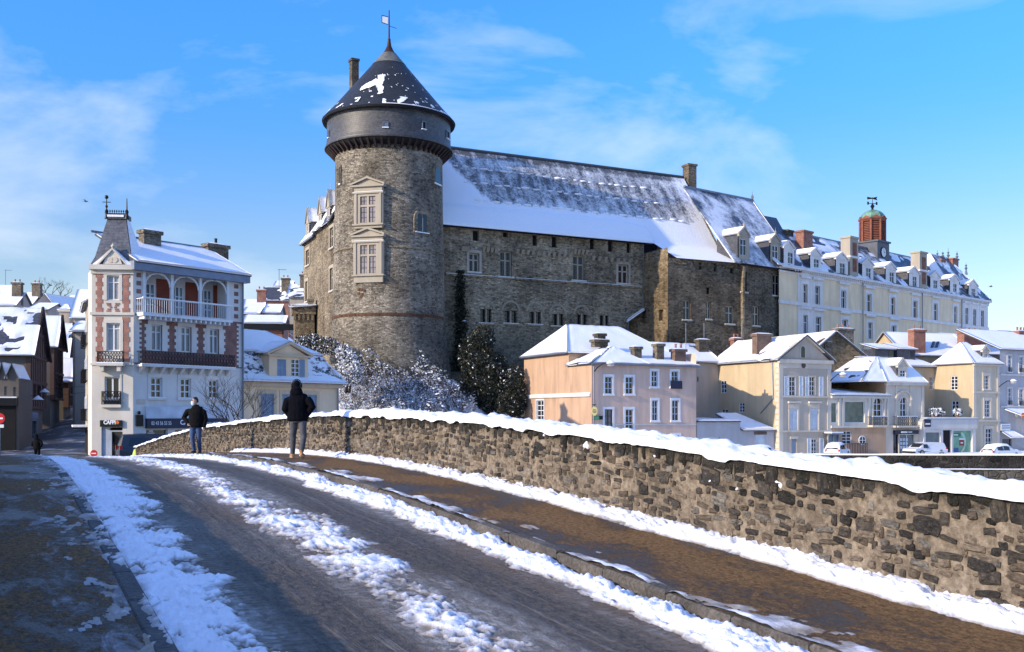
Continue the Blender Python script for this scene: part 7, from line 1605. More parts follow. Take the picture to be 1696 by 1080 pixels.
tri = MB(); tri.box(MN, a - .2, b + .2, z1 - .06, z1 + .1, -.1, .32)
for e in (a - .35, b + .35): tri.hexa([MN.P(e, z1 + .02, -.2), MN.P(um, zp - .06, -.2), MN.P(um, zp - .06, .36), MN.P(e, z1 + .02, .36), MN.P(e, z1 + .2, -.2), MN.P(um, zp + .16, -.2), MN.P(um, zp + .16, .36), MN.P(e, z1 + .2, .36)])
tri.box(MN, a - .1, b + .1, z0 - .1, z0 + .03, -.1, .25); mn.part('pediment', tri, YST, dm)
for s_ in (0, 1):
    e = a - .36 if s_ == 0 else b + .36; pts = [MN.P(e, z1 + .21, .35), MN.P(e, z1 + .21, -2.5), MN.P(um, zp + .17, -2.5), MN.P(um, zp + .17, .35)]
    slab(mn, pts if s_ == 0 else [pts[1], pts[0], pts[3], pts[2]], SLATE, SNOW, .04, .1, parent=dm, name='dormer_roof', seed=117 + s_)
q = dw_[0]; sh = shutter(mn, MN, q[0], (q[0] + q[1]) / 2 - .01, q[2], q[3], .02, BLUESH, 12); sh.parent = dm; sh = shutter(mn, MN, (q[0] + q[1]) / 2 + .01, q[1], q[2], q[3], .02, BLUESH, 12); sh.parent = dm
window(mn, MN, dw_[1], 2, 4, dep=.1, o=.1, w=.06, parent=dm); sh = shutter(mn, MN, dw_[1][1] + .02, dw_[1][1] + .5, dw_[1][2], dw_[1][3], .12, BLUESH, 12); sh.parent = dm
mn.part('drain_pipe', MB().tube([MN.P(uM - .1, zM0, .12), MN.P(uM - .1, EYE - 3, .12)], .06, 6), ZINC)

# ================================================================== THE OLD STREET ON THE LEFT
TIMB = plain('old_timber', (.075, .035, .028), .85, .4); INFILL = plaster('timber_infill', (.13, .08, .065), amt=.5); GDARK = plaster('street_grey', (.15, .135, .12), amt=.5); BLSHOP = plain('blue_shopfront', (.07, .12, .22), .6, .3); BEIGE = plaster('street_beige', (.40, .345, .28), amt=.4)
def street_house(label, px, D, ang, ye, yr, ridge_px, width, depth, yb, wallm, seed, bare=0., timber=True, jetty=.35, nstud=9):
    fr = Fr.px(px, D, ang); R_ = fr.right(0); ze = fr.z(px, ye); zr = EYE + (HZ - yr) / F * fr.D(0, -depth / 2); z0 = EYE + (HZ - yb) / F * D - 1.5
    t = Thing('timbered_house' if timber else 'street_house', label, 'house', fr.P(-width / 2, z0, -depth / 2)); zf = z0 + (ze - z0) * .47
    m = MB(); wall(m, fr, -width, 0, z0, ze); wall(m, R_, 0, depth, z0, ze); m.prism(R_, [(0, ze), (depth, ze), (depth / 2, zr - .1)], -.2, 0); m.quad(fr.P(-width, z0), fr.P(-width, ze), fr.P(-width, ze, -depth), fr.P(-width, z0, -depth)); t.part('wall', m, wallm)
    if timber:
        j = MB(); j.box(R_, -.05, depth + .05, zf, ze, 0, jetty); j.prism(R_, [(-.05, ze), (depth + .05, ze), (depth / 2, zr - .15)], 0, jetty); t.part('jettied_front', j, INFILL)
        for k in range(nstud):
            v = depth * (k + .5) / nstud; zt = ze + (zr - ze) * (1 - abs(v - depth / 2) / (depth / 2)) - .2
            t.part('timber_stud', MB().box(R_, v - .09, v + .09, zf, zt, jetty, jetty + .05), TIMB)
        for z in (zf + .1, (zf + ze) / 2, ze - .1, ze + (zr - ze) * .45):
            h = max(0, (z - ze) / (zr - ze)) * depth / 2; t.part('timber_rail', MB().box(R_, h, depth - h, z - .12, z + .12, jetty, jetty + .09), TIMB)
        for s_ in (0, 1): a, b = ((-.3, ze - .2), (depth / 2, zr + .1)) if s_ == 0 else ((depth + .3, ze - .2), (depth / 2, zr + .1)); t.part('barge_board', MB().tube([R_.P(a[0], a[1], jetty + .35), R_.P(b[0], b[1], jetty + .35)], .13, 5), WOODD)
        for k in (0, 1, 2):
            v = depth * (.18 + .27 * k); window(t, R_, (v, v + .8, zf + .9, zf + 2.2), 2, 3, mat=WOODD, dep=-.02 - jetty, w=.07, snowy=False)
    slab(t, [fr.P(-width - .2, ze - .1, .4), fr.P(.45 + jetty, ze - .1, .4), fr.P(.45 + jetty, zr, -depth / 2), fr.P(-width - .2, zr, -depth / 2)], SLATE, SNOW, .12, .14, bare=bare, seed=seed, step=.3)
    slab(t, [fr.P(.45 + jetty, ze - .1, -depth - .4), fr.P(-width - .2, ze - .1, -depth - .4), fr.P(-width - .2, zr, -depth / 2), fr.P(.45 + jetty, zr, -depth / 2)], SLATE, SNOW, seed=seed + 1)
    return t, fr, R_, z0, ze, zf
t, H1, H1R, z0, ze, zf = street_house('large half-timbered gabled house under thick snow at the left edge', 43, 88, 74, 587, 511, 61, 26, 8.6, 728, GDARK, 201, bare=.37)  # drawn out leftwards beyond the view so that it shades the street
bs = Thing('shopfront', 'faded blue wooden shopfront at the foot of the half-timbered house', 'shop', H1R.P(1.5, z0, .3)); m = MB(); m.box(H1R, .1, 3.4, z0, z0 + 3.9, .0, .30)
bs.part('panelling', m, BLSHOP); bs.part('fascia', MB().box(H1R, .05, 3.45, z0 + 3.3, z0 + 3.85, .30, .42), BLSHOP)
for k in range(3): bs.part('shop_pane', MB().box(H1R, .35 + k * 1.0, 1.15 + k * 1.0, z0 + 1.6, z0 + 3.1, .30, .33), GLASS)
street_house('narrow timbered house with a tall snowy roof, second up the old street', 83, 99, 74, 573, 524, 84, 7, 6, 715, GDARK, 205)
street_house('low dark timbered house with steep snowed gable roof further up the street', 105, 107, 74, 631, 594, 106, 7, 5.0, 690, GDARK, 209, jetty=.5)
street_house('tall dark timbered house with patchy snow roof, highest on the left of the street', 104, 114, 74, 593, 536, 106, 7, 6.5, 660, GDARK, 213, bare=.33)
# small grey house at the very edge with two snowed gablets
G0 = Fr.px(31, 80, 76); u0 = -24.0; z0 = EYE - 4; ze = G0.z(15, 626)  # wall stretched far out of view to throw shade on the street
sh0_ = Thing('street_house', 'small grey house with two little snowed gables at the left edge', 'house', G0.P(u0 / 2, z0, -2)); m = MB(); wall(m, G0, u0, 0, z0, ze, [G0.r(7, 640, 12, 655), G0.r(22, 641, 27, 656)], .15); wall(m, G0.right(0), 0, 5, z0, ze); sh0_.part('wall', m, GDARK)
for (xa, xb, yp) in ((-2, 9, 602), (11, 29, 604)):
    a, b = G0.u(xa), G0.u(xb); zp = G0.z(15, yp); g = sh0_.part('gablet', MB().prism(G0, [(a, ze), (b, ze), ((a + b) / 2, zp)], -.3, 0), GDARK)
    for s_ in (0, 1):
        e = a - .1 if s_ == 0 else b + .1; pts = [G0.P(e, ze, .2), G0.P(e, ze, -4), G0.P((a + b) / 2, zp + .1, -4), G0.P((a + b) / 2, zp + .1, .2)]; slab(sh0_, pts if s_ == 0 else [pts[1], pts[0], pts[3], pts[2]], SLATE, SNOW, .05, .1, parent=g, name='gablet_roof', seed=220 + s_)
for q in ((7, 640, 12, 655), (22, 641, 27, 656)): window(sh0_, G0, G0.r(*q), 2, 3, dep=.12, w=.06, mat=GDARK)
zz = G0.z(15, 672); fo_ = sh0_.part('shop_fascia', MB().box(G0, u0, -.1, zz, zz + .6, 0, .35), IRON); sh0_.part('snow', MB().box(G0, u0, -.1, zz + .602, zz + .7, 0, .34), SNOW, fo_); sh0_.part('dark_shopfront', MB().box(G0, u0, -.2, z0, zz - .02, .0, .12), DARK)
# right side of the street, beyond the corner house
N1 = Fr(*sl_.P(-2.4, 0)[:2], 84 + 72); n1 = Thing('street_house', 'grey stuccoed house behind the corner house with iron window balconies', 'house', N1.P(-4, EYE - 3, 0)); zN1 = N1.z(140, 522)
m = MB(); wall(m, N1, -7, 0, EYE - 3.2, zN1); m.quad(N1.P(0, EYE - 3.2), N1.P(0, EYE - 3.2, -6), N1.P(0, zN1, -6), N1.P(0, zN1)); n1.part('wall', m, BEIGE)
slab(n1, [N1.P(-7.2, zN1, .3), N1.P(.1, zN1, .3), N1.P(.1, zN1 + 2.5, -3), N1.P(-7.2, zN1 + 2.5, -3)], SLATE, SNOW, seed=235)
for k in range(3):
    for z in (EYE - .2, EYE + 2.6, EYE + 5.2):
        u = -5.8 + 2.2 * k; w = window(n1, N1, (u, u + .8, z, z + 1.6), 2, 3, dep=-.02, w=.06, surr=CREAM, sw=.12); q = railing(n1, N1, u - .1, u + .9, z - .1, z + .75, .35, IRON, 6, side=.33); q.parent = w
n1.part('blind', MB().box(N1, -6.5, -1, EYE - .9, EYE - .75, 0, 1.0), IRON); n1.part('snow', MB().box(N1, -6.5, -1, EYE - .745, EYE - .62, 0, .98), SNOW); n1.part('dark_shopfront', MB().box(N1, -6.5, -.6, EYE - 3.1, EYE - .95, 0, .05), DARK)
N2 = Fr.px(120.5, 101, 80); t = plain_house('beige rendered house with snowy hip roof, right of the old street', N2, 0, N2.u(152), N2.z(130, 549), N2.z(130, 533, -3), 6, BEIGE, 241, z0=EYE - 3, name='street_house')
N3 = Fr.px(119, 128, 80); t = plain_house('tall house with a broad sheet of snow on its roof above the street', N3, 0, N3.u(165), N3.z(130, 527), N3.z(130, 480, -4), 8, BEIGE, 245, z0=EYE - 2, name='street_house')
# ---- roofs on the town hill
PALEW = plaster('hill_plaster', (.42, .37, .31), amt=.4)
hill = [(-14, 26, 150, 84, 506, 485, 'snow-roofed hill house at the far left beside a stone chimney', 0), (-20, 18, 195, 84, 488, 473, 'distant snowy roof on the skyline at the far left', 0), (30, 52, 165, 88, 506, 485, 'snowed roof of a hill house with a thin aerial', 0), (48, 79, 140, 86, 513, 503, 'low snowy roof in front of the grey hill gable', 0),
        (104, 121, 160, 84, 503, 490, 'small snowed roof beside the bare trees on the hill', 0), (404, 470, 128, 82, 536, 523, 'long snow-covered roof over a dark band, left of the castle', 0), (404, 436, 150, 80, 512, 497, 'snowy town roof with brick chimneys behind the corner house', .3), (437, 480, 168, 84, 498, 476, 'dark slate town roof half covered with snow', .5), (478, 505, 160, 84, 492, 471, 'steep town roof with patchy snow beside the castle wing', .42), (455, 482, 182, 84, 475, 466, 'grey gable roof on the skyline left of the castle', 0), (404, 428, 138, 84, 520, 509, 'low red-fronted shed with snow above the long roof', 0), (438, 462, 140, 84, 519, 505, 'small house with a pale dormer window among the town roofs', .3)]
for i, (xa, xb, D, ang, ye, yr, lab, bare) in enumerate(hill):
    fr = Fr.px(xa, D, ang); ub_ = fr.u(xb); z0 = EYE + (HZ - (ye + 60)) / F * D
    t = plain_house(lab, fr, 0, ub_, fr.z((xa + xb) / 2, ye), EYE + (HZ - yr) / F * fr.D(ub_ / 2, -3.5), 7, BRICKR if 'red' in lab else PALEW, 300 + i * 3, bare=bare, z0=z0, name='hill_house')
    zr_ = EYE + (HZ - yr) / F * fr.D(ub_ / 2, -3.5)
    if i in (0, 2, 6, 7, 8): chimney(t, fr, ub_ * .62, ub_ * .62 + 1.3, zr_ - 2, zr_ + 1.4, -3, -2, BRICKR if i == 6 else STONEB, pots=2)
    if i in (1, 7): t.part('aerial', MB().tube([fr.P(ub_ * .5, zr_, -3), fr.P(ub_ * .5, zr_ + 3, -3)], .05, 4).tube([fr.P(ub_ * .5 - .2, zr_ + 2.9, -3), fr.P(ub_ * .5 + 1.2, zr_ + 2.9, -3)], .04, 4), ZINC)
    if i == 5: t.part('dark_band', MB().box(fr, -.3, ub_ + 1.5, fr.z(437, 547), fr.z(437, 537), .1, .5), IRON)  # plain dark band along the top of the wall
    if i == 11: window(t, fr, (ub_ * .3, ub_ * .55, fr.z(450, 519) - 1.6, fr.z(450, 519) - .4), 2, 2, dep=-.05, w=.1)
# grey gable turned to the view
SGH = Fr.px(64, 150, 78); b_ = SGH.u(98); ap = SGH.u(73.5); za_ = SGH.z(73, 487); zb_ = SGH.z(80, 521)
t = Thing('hill_house', 'grey rendered gable with a snowy slope on the hill above the old street', 'house', SGH.P(1, zb_ - 3, -3)); t.part('gable_wall', MB().prism(SGH, [(-.5, zb_ - 5), (b_, zb_ - 5), (b_, zb_), (ap, za_), (-.5, zb_ + 1.5)], -.3, 0), plaster('hill_grey', (.20, .19, .20)))
slab(t, [SGH.P(b_ + .3, zb_, .3), SGH.P(b_ + 5, zb_ + .5, -6), SGH.P(ap + 4, za_, -6), SGH.P(ap, za_ + .1, .3)], SLATE, SNOW, seed=351)
T2 = Fr.px(98, 136, 82); zt = T2.z(106, 513); t = Thing('hill_house', 'slim beige tower house with pyramid snow roof above the old street', 'house', T2.P(1, zt - 6, -1)); b_ = T2.u(115); t.part('wall', MB().box(T2, 0, b_, zt - 7, zt, -2.5, 0), BEIGE); t.part('cornice', MB().box(T2, -.15, b_ + .15, zt - .25, zt, -2.6, .2), CREAM)
hiproof(t, T2, 0, b_, 0, 2.5, zt, zt + .8, b_ * .4, b_ * .6, .2, seed=355)
# stone chimney stack on the hill
# hanging street lights
for k, (px, py, D) in enumerate(((63, 660, 84), (74, 648, 92))):
    p = ((px - CX) / F * D, D, EYE + (HZ - py) / F * D); t = Thing('hanging_lamp', ('lower', 'upper')[k] + ' snow-topped lamp hung over the old street', 'lamp', (p[0], p[1], p[2] - .25))
    t.part('shade', MB().lathe(p, [(0, p[2] + .1), (.12, p[2] + .08), (.42, p[2] - .12), (0, p[2] - .15)], 12), IRON); t.part('snow', MB().lathe(p, [(0, p[2] + .26), (.16, p[2] + .15), (.44, p[2] - .1)], 12), SNOW); t.part('wire', MB().tube([(p[0] - 3, p[1], p[2] + .6), (p[0], p[1], p[2] + .15), (p[0] + 4, p[1], p[2] + .5)], .012, 4), IRON)
# no-entry signs
RED = plain('sign_red', (.55, .02, .02), .4, .1)
for k, (px, py, D, r_, lab) in enumerate(((-1, 693, 52, .27, 'round red no-entry sign on a post cut by the left edge'), (155.5, 751, 62, .21, 'small round red no-entry sign at the corner of the bridge head'))):
    fr = Fr.px(px, D, 86); z = fr.z(px, py); t = Thing('no_entry_sign', lab, 'sign', fr.P(0, z - 1.8, 0)); t.part('disc', disc(fr, 0, z, r_, -.02, .02, 24), RED); t.part('rim', MB().lathe((0, 0), [(r_ * .93, -.012), (r_ * 1.06, -.012), (r_ * 1.06, .012), (r_ * .93, .012)], 24), WHITE).data.transform(__import__('mathutils').Matrix.Translation((fr.x - t.loc[0] + fr.n[0] * .02, fr.y - t.loc[1] + fr.n[1] * .02, z - t.loc[2])) @ __import__('mathutils').Matrix.Rotation(radians(90), 4, 'X'))
    t.part('bar', MB().box(fr, -r_ * .68, r_ * .68, z - r_ * .16, z + r_ * .16, .02, .035), WHITE); t.part('plate', MB().box(fr, -r_ * .8, r_ * .8, z - r_ * 1.75, z - r_ * 1.15, -.01, .015), WHITE); t.part('post', MB().tube([fr.P(0, z - (2.2 if k == 0 else .9), -.05), fr.P(0, z + r_, -.05)], .035, 6), ZINC)

# ================================================================== TREES, IVY AND SCRUB
BARK = plain('bare_bark', (.06, .045, .035), .9, .4, scale=5)
def bare_tree(label, base, h, seed, stems=4, depth=5, spread=.6, name='bare_tree', r0=.09):
    R_ = random.Random(seed); tr, cr = MB(), MB()
    def grow(p, d, L, r, lv):
        n = 3; pts = [p]; q = np.array(p, float); dd = np.array(d, float)
        for i in range(n):
            dd = dd + np.array([R_.uniform(-.16, .16), R_.uniform(-.16, .16), R_.uniform(-.02, .14)]); dd /= np.linalg.norm(dd); q = q + dd * L / n; pts.append(tuple(q))
        (tr if lv <= 1 else cr).tube(pts, r, 6 if lv <= 1 else 4, 0, r * .62)
        if lv < depth:
            for i in range(R_.choice((2, 3, 3))):
                a = R_.uniform(0, 6.28); s_ = spread * R_.uniform(.6, 1.25); e = dd + s_ * np.array([cos(a), sin(a), R_.uniform(-.25, .5)]); e /= np.linalg.norm(e)
                grow(pts[R_.choice((2, 3, 3))], e, L * R_.uniform(.58, .80), r * .58, lv + 1)
    t = Thing(name, label, 'tree', base)
    for k in range(stems):
        a = 6.28 * k / stems + R_.random(); grow(base, (.45 * cos(a) * spread * 1.6, .45 * sin(a) * spread, 1.0), h * .42, r0, 0)
    t.part('trunk', tr, BARK); t.part('crown', cr, BARK); return t
D = 64; bare_tree('small bare multi-stemmed tree behind the far end of the parapet', ((393 - CX) / F * D, D, EYE - 2.6), 4.6, 11, 5, 5, .75, r0=.07)
for k, (px, py, D, h, lab) in enumerate(((80, 500, 200, 4.6, 'left of two bare trees on the hill skyline'), (101, 500, 205, 4.2, 'right of two bare trees on the hill skyline'))): bare_tree(lab, ((px - CX) / F * D, D, EYE + (HZ - py) / F * D), h, 20 + k, 3, 4, .8, r0=.09)

LEAF = plain('ivy_leaf', (.022, .026, .014), .6, .6, scale=3); LEAF2 = plain('scrub_twig', (.055, .045, .035), .8, .5, scale=3); SNOWL = snowm('snow_on_leaves', bump=0)
def leaves(n, sampler, size, seed, snow=.2, thin=1.0, flat=False):
    R_ = np.random.RandomState(seed); P = sampler(R_, n); n = len(P)
    a = R_.uniform(0, 2 * pi, n); nz = R_.uniform(.55, 1, n) if flat else R_.uniform(-1, 1, n); s_ = size * R_.uniform(.5, 1.3, n)
    N = np.stack([np.sqrt(1 - nz ** 2) * np.cos(a), np.sqrt(1 - nz ** 2) * np.sin(a), nz], -1); T_ = np.cross(N, R_.normal(size=(n, 3))); T_ /= np.linalg.norm(T_, axis=1)[:, None]; B_ = np.cross(N, T_) * thin
    w = s_[:, None]; V = np.stack([P - T_ * w - B_ * w * .25, P + B_ * w * -.55, P + T_ * w + B_ * w * .2, P + B_ * w * .6], 1).reshape(-1, 3)
    mb = MB(); mb.v = V.tolist(); mb.f = [(4 * i, 4 * i + 1, 4 * i + 2, 4 * i + 3) for i in range(n)]
    mb.m = [1 if x else 0 for x in (R_.uniform(0, 1, n) < snow * np.clip(.35 + np.abs(nz), 0, 1.3))]; return mb
def blob_sampler(blobs, hollow=.45):
    def f(R_, n):
        w = np.array([b[3] * b[4] * b[5] for b in blobs]) ** .67; k = R_.choice(len(blobs), n, p=w / w.sum()); B_ = np.array(blobs)[k]
        d = R_.normal(size=(n, 3)); d /= np.linalg.norm(d, axis=1)[:, None]; r = R_.uniform(hollow, 1.08, n)[:, None] ** .5; return B_[:, :3] + d * r * B_[:, 3:6]
    return f
def bush(label, blobs, n, size, seed, snow, mat, cat='shrub', name='evergreen_shrub', trunk=None):
    z0 = min(b[2] - b[5] for b in blobs); c = blobs[0]; t = Thing(name, label, cat, (c[0], c[1], z0))
    t.part('crown', leaves(n, blob_sampler(blobs), size, seed, snow), [mat, SNOWL])
    m = MB(); R_ = random.Random(seed)
    for b in blobs: m.tube([(c[0] + R_.uniform(-.3, .3), c[1], z0 - .6), (c[0] * .4 + b[0] * .6, b[1], (z0 + b[2]) / 2), (b[0], b[1], b[2])], .12, 5, 0, .03)
    t.part('trunk', m, BARK); return t
def B(px, py, D, rx, rz, ry=None): return ((px - CX) / F * D, D, EYE + (HZ - py) / F * D, rx, ry or rx, rz)
bush('tall dark ivy-clad tree against the castle wall right of the tower', [B(795, 640, 106, 2.3, 3.6, 1.8), B(790, 590, 107, 2.0, 2.6, 1.5), B(800, 562, 108, 1.3, 1.6, 1.2), B(815, 650, 105, 1.8, 3.0, 1.5), B(775, 665, 105, 1.4, 2.2, 1.2), B(826, 615, 107, 1.0, 2.0, 1)], 15000, .13, 5, .035, LEAF, 'tree', 'ivy_tree')
bush('smaller dark evergreen beside the peach wall', [B(852, 640, 104, 1.1, 2.2, 1), B(858, 660, 104, 1.0, 1.8, 1), B(842, 672, 103, 1.2, 1.5, 1)], 5000, .12, 6, .05, LEAF)
bush('snow-laden bright shrub at the left foot of the tower', [B(577, 605, 96, 1.0, 1.4, .9), B(570, 585, 97, .8, .9, .8), B(588, 618, 95, .8, 1.1, .8), B(574, 625, 95, .7, .8, .7)], 3800, .11, 7, .75, LEAF2)
bush('dark evergreen shrub between mansard roof and castle turret', [B(520, 570, 104, 1.6, 1.0, 1.0), B(543, 573, 103, 1.2, .9, 1), B(502, 568, 105, 1.0, .8, 1)], 3600, .11, 8, .30, LEAF)
# ivy climbing the corner between tower and hall
def ivy_s(R_, n):
    u = R_.normal(1.6, .55, n); z = EYE + 5 + 11 * R_.uniform(0, 1, n) ** 1.3; w = 1 - (z - EYE - 5) / 18; x = 1.6 + (u - 1.6) * w; return np.array([CAS.P(a, b, c) for a, b, c in zip(x, z, R_.uniform(.03, .25, n))])
one('ivy', leaves(2600, ivy_s, .16, 12, .02), [LEAF, SNOWL], 'dark streak of ivy climbing the wall in the angle right of the tower', 'ivy')
# snowed scrub over the castle mound: nobody could count it
def gh(x, y): return float(np.asarray(smooth_h(np.array([x]), np.array([y])))[0])
def mound(R_, n):
    px = R_.uniform(552, 790, n); Y = R_.uniform(92, 104.5, n); X = (px - CX) / F * Y; z = smooth_h(X, Y); cl = fbm(X * .55, Y * .55, 44, 3); return np.stack([X, Y, z - .1 + (R_.uniform(0, 1, n) ** 1.3) * (2.6 * np.clip(cl - .36, 0, 1) / .4)], -1)
mb_ = leaves(15000, mound, .24, 13, .10, .16); q_ = leaves(7500, mound, .15, 14, 9, 1.0, True); k_ = len(mb_.v); mb_.v += q_.v; mb_.f += [tuple(i + k_ for i in f_) for f_ in q_.f]; mb_.m += q_.m
o = struct('scrub', mb_, [LEAF2, SNOWL], kind='stuff'); o['label'] = 'snow-covered brambles and scrub on the slope below the tower'
tw_ = MB(); R_ = random.Random(31)
for k in range(2200):
    px = R_.uniform(558, 770); Y = R_.uniform(92, 104); X = (px - CX) / F * Y; z = gh(X, Y); a = R_.uniform(-.9, .9); L = R_.uniform(.5, 1.5); tw_.tube([(X, Y, z - .05), (X + a * L * .4, Y + R_.uniform(-.3, .3), z + L * .6), (X + a * L * .9, Y + R_.uniform(-.3, .3), z + L * .75)], .02, 3, 0, .008)
o = struct('brambles', tw_, BARK, kind='stuff'); o['label'] = 'arching bramble stems on the slope below the tower'
# roof terrace plants of the corner shop
for k, (x0, lab) in enumerate(((1545, 'left snow-covered potted shrub on the shop roof terrace'), (1556, 'middle snow-covered potted shrub on the shop roof terrace'), (1585, 'right snow-covered potted shrub on the shop roof terrace'))):
    c = SF.at(x0, 687, -.6); t = Thing('potted_shrub', lab, 'plant', (c[0], c[1], zs + .12)); t.part('pot', MB().lathe(c, [(0, zs + .1), (.2, zs + .1), (.26, zs + .45), (0, zs + .45)], 10), BRICKB)
    t.part('foliage', leaves(420, blob_sampler([(c[0], c[1], zs + .75, .5, .4, .4), (c[0] + .3, c[1], zs + .6, .35, .3, .3)], .3), .12, 60 + k, 1.0), [LEAF, SNOWL])

# ================================================================== VEHICLES
TYRE = plain('tyre', (.012, .012, .012), .9); CHROME = plain('wheel_metal', (.35, .36, .38), .35, metal=.7); REDL = plain('tail_light', (.45, .01, .01), .2, .1); HEADL = plain('head_lamp', (.6, .62, .65), .1, .1)
CARGL = plain('car_glass', (.010, .012, .016), .05, .1, spec=.7)
def vehicle(label, name, fr, L, Wd, H, paint, prof, belt, snow=False, front=-1, glass_u=None, cat='car'):
    """prof: list of (u fraction, z fraction) of the roofline from rear to front; body lofted across the width with tumblehome"""
    g = fr.z0; t = Thing(name, label, cat, fr.P(L / 2, g, -Wd / 2)); fl = lambda u: u if front > 0 else 1 - u
    pts = [(fl(u) * L, g + z * H) for u, z in prof]; low = g + .22
    nw = 7; m = MB(); secs = []
    outline = [(pts[0][0], low)] + pts + [(pts[-1][0], low)]
    for k in range(nw):
        w = k / (nw - 1); row = []
        for (u, z) in outline:
            f = (z - g) / H; tum = .0 if f < belt else (f - belt) / (1 - belt) * .14 * Wd; edge = .06 * Wd * (1 if k in (0, nw - 1) else 0)
            o_ = -tum - (Wd - 2 * tum) * w; zz = z - (.05 * H if (k in (0, nw - 1) and f > belt) else 0) + (.02 * H * sin(pi * w) if f > .8 else 0); row.append(fr.P(u, zz, o_))
        secs.append(row)
    m.grid(np.array(secs)); n = len(outline); m.f.append(tuple(range(n))); m.m.append(0); m.f.append(tuple(range(nw * n - 1, (nw - 1) * n - 1, -1))); m.m.append(0)
    bd = t.part('body', m, paint, smooth=False); bv = bd.modifiers.new('bevel', 'BEVEL'); bv.width = .05; bv.segments = 2; bv.limit_method = 'ANGLE'; bv.angle_limit = radians(35)
    t.part('underbody', MB().box(fr, .1, L - .1, g + .12, low + .03, -Wd + .08, -.08), TYRE)
    for a, b, c, d in (glass_u or []):     # side windows: u0,u1 fractions, z0,z1 fractions
        for side in (0, 1):
            def sp(u, z): f = z; tum = max(0, (f - belt) / (1 - belt)) * .14 * Wd; o_ = -tum + .012 if side == 0 else -Wd + tum - .012; return fr.P(fl(u) * L, g + z * H, o_)
            q = [sp(a, c), sp(b, c), sp(b - .01, d), sp(a + .02, d)]; t.part('side_window', MB().quad(*q), CARGL)
    # rear and front screens
    def screen(i, nm, s0=.12, s1=.88):
        (u0, z0_), (u1, z1_) = pts[i], pts[i + 1]; d = np.array([u1 - u0, z1_ - z0_]); nrm = np.array([-d[1], d[0]]); nrm /= np.linalg.norm(nrm); nrm = nrm if nrm[1] > 0 or abs(nrm[1]) < .05 else -nrm
        if abs(nrm[1]) < .3: nrm = nrm * (1 if (nrm[0] > 0) == ((u0 + u1) / 2 > L / 2) else -1)
        q = []
        for s_, w in ((.08, s0), (.08, s1), (.92, s1 - .06), (.92, s0 + .06)): u, z = u0 + d[0] * s_ + nrm[0] * .02, z0_ + d[1] * s_ + nrm[1] * .02; q.append(fr.P(u, z, -Wd * w))
        t.part(nm, MB().quad(*q), CARGL)
    screen(prof_scr[name][0], 'rear_window'); screen(prof_scr[name][1], 'windscreen')
    for u in (.19, .80):
        for o_ in (-.12, -Wd + .12):
            c = fr.P(fl(u) * L, g + .31, o_); ax = np.array([*fr.n, 0]); d_ = np.array([*fr.d, 0]); w = MB(); ring_ = []
            for s_ in (-.1, .13 if o_ > -.5 else .1):
                pass
            def cyl(r_, a, b, mb): 
                k0 = len(mb.v); nn_ = 16
                for q_ in (a, b): mb.v += [tuple(np.array(c) + ax * q_ + r_ * (cos(2 * pi * k / nn_) * d_ + sin(2 * pi * k / nn_) * np.array([0, 0, 1]))) for k in range(nn_)]
                for k in range(nn_): mb.f.append((k0 + k, k0 + (k + 1) % nn_, k0 + nn_ + (k + 1) % nn_, k0 + nn_ + k)); mb.m.append(0)
                mb.f.append(tuple(k0 + k for k in range(nn_))); mb.m.append(0); mb.f.append(tuple(k0 + nn_ + k for k in range(nn_ - 1, -1, -1))); mb.m.append(0)
            cyl(.31, -.1, .125, w); wh = t.part('wheel', w, TYRE); w2 = MB(); cyl(.19, -.105, .135, w2); t.part('rim', w2, CHROME, wh)
    for o_ in (-.06, -Wd + .26):
        ur, uf = fl(0) * L, fl(1) * L; s_ = 1 if front > 0 else -1
        t.part('tail_light', MB().box(fr, min(ur, ur + s_ * .14) - .02, max(ur, ur + s_ * .14) + .02, g + H * .44, g + H * .60, o_ - .1, o_ + .03), REDL)
        t.part('headlight', MB().box(fr, min(uf, uf - s_ * .2) - .02, max(uf, uf - s_ * .2) + .02, g + H * .36, g + H * .47, o_ - .24, o_ + .05), HEADL)
    t.part('bumper', MB().box(fr, -.06, L + .06, g + .28, g + .48, -Wd + .03, -.03), TYRE)
    if snow:
        Q = []; top = [(u, z) for u, z in pts if z > g + .5 * H]
        us = np.linspace(min(p[0] for p in top) + .03, max(p[0] for p in top) - .03, 26); order = sorted(pts)
        for u in us:
            z = np.interp(u, [p[0] for p in order], [p[1] for p in order]); Q.append([fr.P(u, z + .13 * min(1, 4 * w * (1 - w) * 1.8) + .03 * sin(u * 5 + w * 7) - (.1 if w in (0, 1) else 0), -.10 - (Wd - .20) * w) for w in np.linspace(0, 1, 11)])
        t.part('snow', MB().grid(np.array(Q)), SNOW, smooth=True)
    return t
VAN = [(0, .42), (.02, .55), (.06, .98), (.30, 1.0), (.62, 1.0), (.70, .97), (.84, .62), (.98, .50), (1.0, .30)]
CAR = [(0, .40), (.02, .58), (.12, .92), (.28, 1.0), (.50, 1.0), (.58, .97), (.74, .64), (.95, .54), (1.0, .34)]
prof_scr = {'parked_van': (1, 5), 'parked_car': (1, 5)}
def vfr(px, D, ang, z): f = Fr.px(px, D, ang); f.z0 = z; return f
DKB = plain('dark_blue_car_paint', (.018, .024, .045), .25, .1, spec=.6, fine=.02); WHC = plain('white_car_paint', (.62, .64, .66), .3, .08, spec=.5, fine=.02)
vehicle('dark blue people carrier parked behind the far end of the parapet', 'parked_van', vfr(199, 66, 60, EYE - 3.0), 4.6, 1.85, 1.85, DKB, VAN, .5, front=1, glass_u=[(.12, .40, .60, .88), (.42, .60, .60, .88), (.62, .76, .60, .84)], cat='van')
